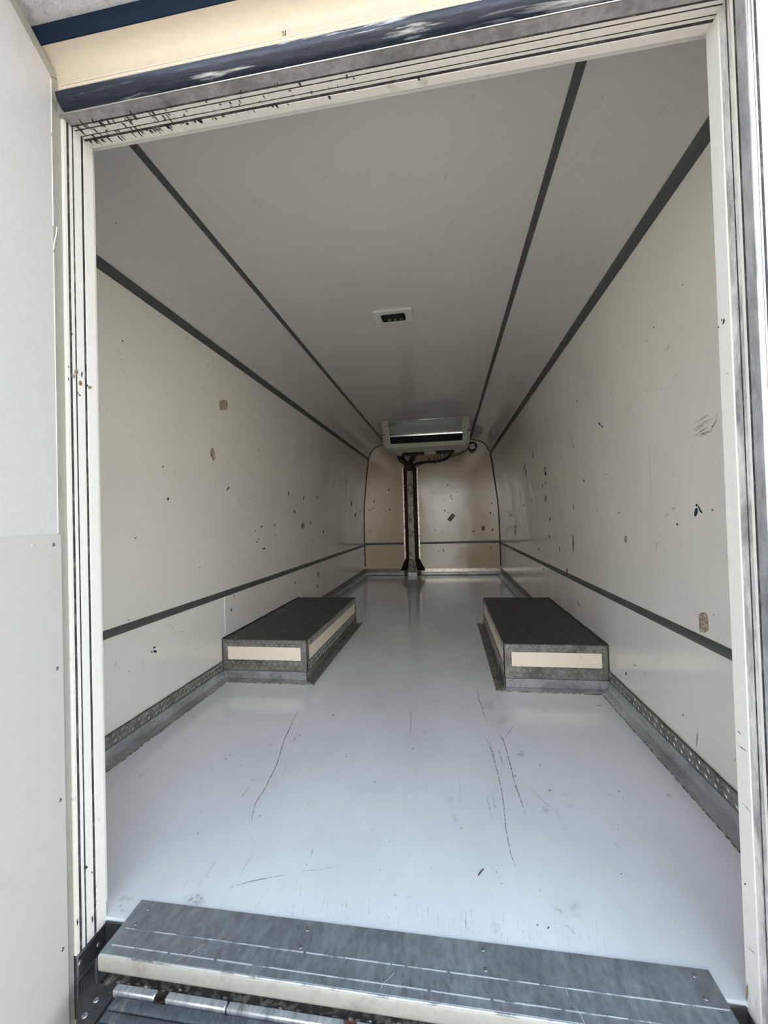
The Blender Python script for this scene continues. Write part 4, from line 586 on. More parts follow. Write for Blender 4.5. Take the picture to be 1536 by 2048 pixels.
'right_s':[[(999.9,2191,867),(1000.2,2194.6,844.9),(1000.2,2210.8,842.8),(1000.2,2225.8,846),(999.9,2226.3,867.5),(999.8,2217.4,884.3),(999.7,2204,893.8),(999.8,2192.9,884.3)],[(1002.5,1729.2,231.4),(1002.6,1739.3,214.4),(1002.6,1760.4,204.5),(1002.6,1780.2,199.6),(1002.6,1793.3,207.3),(1002.6,1778.8,225.8),(1002.6,1757.5,240.4),(1002.5,1739.9,238.9)],[(1002.5,1612.4,325.1),(1002.5,1626.5,307.6),(1002.5,1652.8,291.8),(1002.5,1676.7,291),(1002.5,1678.6,302.4),(1002.5,1674.1,315.7),(1002.5,1649.8,329.7),(1002.5,1631.3,328.1)],[(949.5,1506,1437),(949.8,1512.4,1434.8),(949.4,1523.8,1437.8),(948.7,1532.6,1444),(947.8,1540.2,1451.8),(947.7,1531.1,1453),(947.9,1519.2,1451.3),(948.8,1508.8,1443.5)],[(971.2,1411,1247),(971.3,1413.8,1245.8),(971.4,1419.5,1245.2),(971.3,1425.7,1245.7),(971.2,1431.9,1246.9),(971,1429.9,1248.6),(971,1421.4,1248.7),(971,1412.8,1248.7)],[(1000.2,1650.5,830),(1000.2,1652.7,827),(1000.3,1665,825.9),(1000.2,1676.9,826.9),(1000.2,1683.3,829.8),(1000.2,1677.6,833.1),(1000.2,1664.2,833.4),(1000.2,1652.8,832.7)],[(983.2,1610,1137.9),(992.1,1632.5,1028),(992.1,1628.8,1027.5),(983.2,1608.9,1137.7)],[(992.1,1632.5,1028),(999.7,1652.2,881.8),(999.7,1651.1,881.7),(992.1,1628.8,1027.5)]],
'right_g':[[(999.8,2183.5,876.9),(999.9,2186.3,868.2),(999.9,2193.7,866.8),(999.9,2199.1,870.1),(999.8,2202.1,877.3),(999.8,2197.7,884.8),(999.7,2190.9,888.2),(999.8,2184,885.6)],[(1002.6,3001.6,614.7),(1002.7,3007.5,601.5),(1002.7,3016.4,596.1),(1002.7,3022.5,601.9),(1002.6,3025,612.9),(1002.5,3017.9,623.1),(1002.4,3010.8,628.9),(1002.5,3005.3,624.4)],[(999.7,1480.7,874.3),(999.8,1483.1,869.6),(999.8,1492.4,864),(999.9,1505.8,859.7),(999.9,1517.7,858.8),(999.8,1513.7,864.7),(999.8,1501.5,870.5),(999.7,1487.2,876.2)],[(999.9,1526.1,852.9),(1000,1524.1,849.3),(1000.1,1536.8,840.6),(1000.2,1556.9,831.8),(1000.2,1566.7,832.6),(1000.1,1566.4,838.2),(1000,1549.3,847.6),(999.9,1534.3,852.7)],[(990.6,1359.2,1051.8),(990.8,1359.8,1048.5),(991,1361.4,1045.5),(990.8,1364.7,1048.2),(990.6,1366.5,1051.9),(990.4,1367,1055.9),(990.3,1364.7,1058.5),(990.4,1360.9,1056.3)],[(943.5,2605.5,1490.6),(944.4,2612.2,1482.9),(944.8,2620.9,1479.9),(944,2623.2,1486.6),(943,2621.9,1494.9),(942.3,2614.5,1501.2),(942,2607,1503.6),(942.7,2605.2,1497.7)],[(966.4,1846.5,1291.4),(967.6,1850.6,1280.7),(967.6,1853.3,1280.6),(967.2,1853.9,1284.3),(966.2,1852,1292.8),(965,1847.1,1303.1),(964.8,1843.8,1304.8),(965.3,1842.9,1300.9)],[(1002.6,2220.7,317.4),(1002.6,2225.7,312.6),(1002.6,2230.9,309.8),(1002.6,2238.3,307.7),(1002.6,2240.3,312.5),(1002.6,2236.3,318.1),(1002.6,2229.6,322.1),(1002.6,2224.4,320.4)],[(1002.6,2079.1,364.1),(1002.6,2081.6,359.9),(1002.6,2085,356),(1002.6,2088.3,357.8),(1002.6,2088.4,361.9),(1002.6,2087.3,365.9),(1002.6,2083.7,369.8),(1002.6,2079.8,368.7)],[(969.5,1473.2,1262.7),(969.6,1475.1,1261.1),(969.6,1485.2,1261.8),(969.4,1494.2,1263.6),(969.2,1497.3,1265.4),(969.1,1493.4,1266.2),(969.1,1486.7,1266.4),(969.2,1478,1264.7)],[(987.1,4672.4,1105.1),(988.7,4692.1,1091.4),(988.5,4713.9,1092.8),(988.3,4734.8,1094.4),(986.8,4730.8,1108.6),(985.7,4707.8,1118.6),(985.2,4686.6,1122.4),(985.6,4667.7,1119)],[(986,2067.5,1113.3),(986.6,2072.4,1108.1),(986.7,2077.9,1107.4),(986.4,2082,1109.6),(985.8,2083.8,1115.6),(985.2,2077.6,1120.6),(985.1,2072,1121.5),(985.3,2066.1,1120.3)],[(1002.4,1310.8,555.2),(1002.4,1312.7,553.2),(1002.4,1318.6,552.4),(1002.4,1324.3,553),(1002.4,1323.3,555.2),(1002.4,1320.9,557),(1002.4,1315.8,557.3),(1002.4,1311,557)],[(1002.4,1311.4,557.9),(1002.4,1312.6,554.4),(1002.4,1315,552.6),(1002.4,1316.4,554.4),(1002.4,1317.8,556.4),(1002.4,1316.8,560.1),(1002.4,1314.4,561.6),(1002.4,1312.1,561.2)],[(1002.5,1489.5,190.5),(1002.5,1488.8,186),(1002.5,1493.2,180.6),(1002.5,1501,175.4),(1002.5,1508.8,175.5),(1002.5,1509,180.8),(1002.5,1503.9,186.4),(1002.5,1496.4,190.7)],[(1002.5,1479.3,220.1),(1002.5,1480.4,217.2),(1002.5,1482,214.3),(1002.5,1483.7,214.9),(1002.5,1484,217.9),(1002.5,1483.1,221.1),(1002.5,1481.4,222.5),(1002.5,1479.7,222.6)],[(1002.4,1247.7,181.3),(1002.4,1250.4,172.7),(1002.4,1253.2,169.8),(1002.4,1254.4,171.9),(1002.4,1254.4,178.1),(1002.4,1251.2,188),(1002.4,1247.8,192.4),(1002.4,1246.3,189.6)],[(990.7,1518.4,1051.2),(990.9,1521.5,1048.8),(990.9,1525.1,1048.6),(990.8,1528.5,1049.8),(990.6,1530.7,1053),(990.5,1526.9,1054.9),(990.4,1523.6,1056.4),(990.5,1520.4,1054.3)],[(985.4,1320.1,1117.6),(985.1,1290.5,1120.2),(984.9,1291.8,1122.2),(985.3,1320.5,1118.2)],[(985.1,1290.5,1120.2),(984.4,1270.1,1125.8),(984.4,1270.5,1126.4),(984.9,1291.8,1122.2)],[(985.6,1337.4,1115.4),(985.3,1307,1118.1),(985.1,1308.2,1120.1),(985.6,1337.8,1116)],[(985.3,1307,1118.1),(984.7,1283.5,1123.1),(984.7,1283.9,1123.7),(985.1,1308.2,1120.1)],[(986.7,1321.2,1105.5),(986.4,1291.7,1108.4),(986.2,1292.7,1110.4),(986.6,1321.6,1106.1)],[(986.4,1291.7,1108.4),(986.1,1256.2,1110.6),(986.1,1256.5,1111.2),(986.2,1292.7,1110.4)],[(987.3,1324.1,1099.9),(987,1294.4,1103),(986.8,1295.5,1104.9),(987.2,1324.5,1100.5)],[(987,1294.4,1103),(986.5,1264.6,1106.7),(986.5,1264.9,1107.3),(986.8,1295.5,1104.9)],[(987.4,1347.9,1098.8),(987.1,1317,1101.9),(986.9,1318.1,1103.9),(987.4,1348.2,1099.4)],[(987.1,1317,1101.9),(986.6,1288,1106.1),(986.6,1288.3,1106.7),(986.9,1318.1,1103.9)],[(988.2,1346,1092.1),(987.8,1315.1,1095.3),(987.6,1316.5,1097.3),(988.1,1346.4,1092.7)],[(987.8,1315.1,1095.3),(987.1,1294.7,1101.6),(987.1,1295.2,1102.2),(987.6,1316.5,1097.3)],[(988.8,1337.5,1084.1),(988.5,1307.5,1087.6),(988.4,1308.8,1089.6),(988.7,1338,1084.7)],[(988.5,1307.5,1087.6),(988.1,1281.8,1092.8),(988,1282.2,1093.3),(988.4,1308.8,1089.6)],[(989,1351.8,1080.6),(988.7,1321.1,1084.2),(988.6,1322.4,1086.3),(988.9,1352.2,1081.2)],[(988.7,1321.1,1084.2),(988.5,1290.3,1088.6),(988.5,1290.6,1089.2),(988.6,1322.4,1086.3)],[(989.6,1329.2,1070),(989.3,1299.7,1073.8),(989.2,1300.7,1075.8),(989.5,1329.6,1070.6)],[(989.3,1299.7,1073.8),(989.2,1260.7,1076.4),(989.1,1260.9,1077),(989.2,1300.7,1075.8)],[(989.1,1343,1077.8),(989.1,1308.7,1077.3),(989,1309.8,1080.5),(989.1,1343.4,1078.8)],[(989.1,1308.7,1077.3),(989.1,1273.6,1077.6),(988.9,1276.4,1080.5),(989,1309.8,1080.5)],[(989.1,1273.6,1077.6),(987.7,1247.8,1096.1),(987.4,1251.3,1098.5),(988.9,1276.4,1080.5)],[(987.7,1247.8,1096.1),(986.8,1238.8,1104.2),(986.7,1239.8,1104.9),(987.4,1251.3,1098.5)],[(984.3,1242.3,1127.3),(986.2,1239.1,1110.1),(986.2,1236.8,1109.4),(984.3,1241.6,1127.3)],[(986.2,1239.1,1110.1),(987.5,1253.9,1098.4),(987.5,1253.3,1098),(986.2,1236.8,1109.4)]],
'right_n':[[(999.9,1368.5,851.9),(1000,1372.9,843),(1000,1380.7,838.4),(1000,1387.5,842.1),(999.9,1384.7,853.5),(999.8,1379.5,862.7),(999.8,1372.2,865),(999.8,1366.1,862.1)],[(999.8,1354.7,862.3),(999.9,1348.9,853.3),(999.9,1349.7,849.3),(999.9,1354.9,851.9),(999.8,1361.5,860.5),(999.7,1364.6,867.6),(999.7,1366.6,874.5),(999.7,1360.4,869.7)],[(999.7,1366.3,873.7),(999.7,1367.1,870.7),(999.7,1372.1,869.4),(999.7,1376.3,871.4),(999.7,1377.1,874),(999.7,1375.3,876.1),(999.7,1371.5,877.2),(999.7,1367,876.4)],[(999.9,1346.9,852.8),(999.9,1345.5,848.6),(999.9,1346.5,847.6),(999.9,1348.1,847.6),(999.9,1351,851.9),(999.9,1352.2,856),(999.8,1351.2,857),(999.8,1349.7,857.3)],[(1000.3,1479.5,814.5),(1000.3,1481.1,811.8),(1000.4,1484.4,809.5),(1000.3,1487.8,811.4),(1000.3,1488.2,814.3),(1000.3,1486.6,816.7),(1000.3,1483.6,818.8),(1000.3,1480.8,816.9)]],
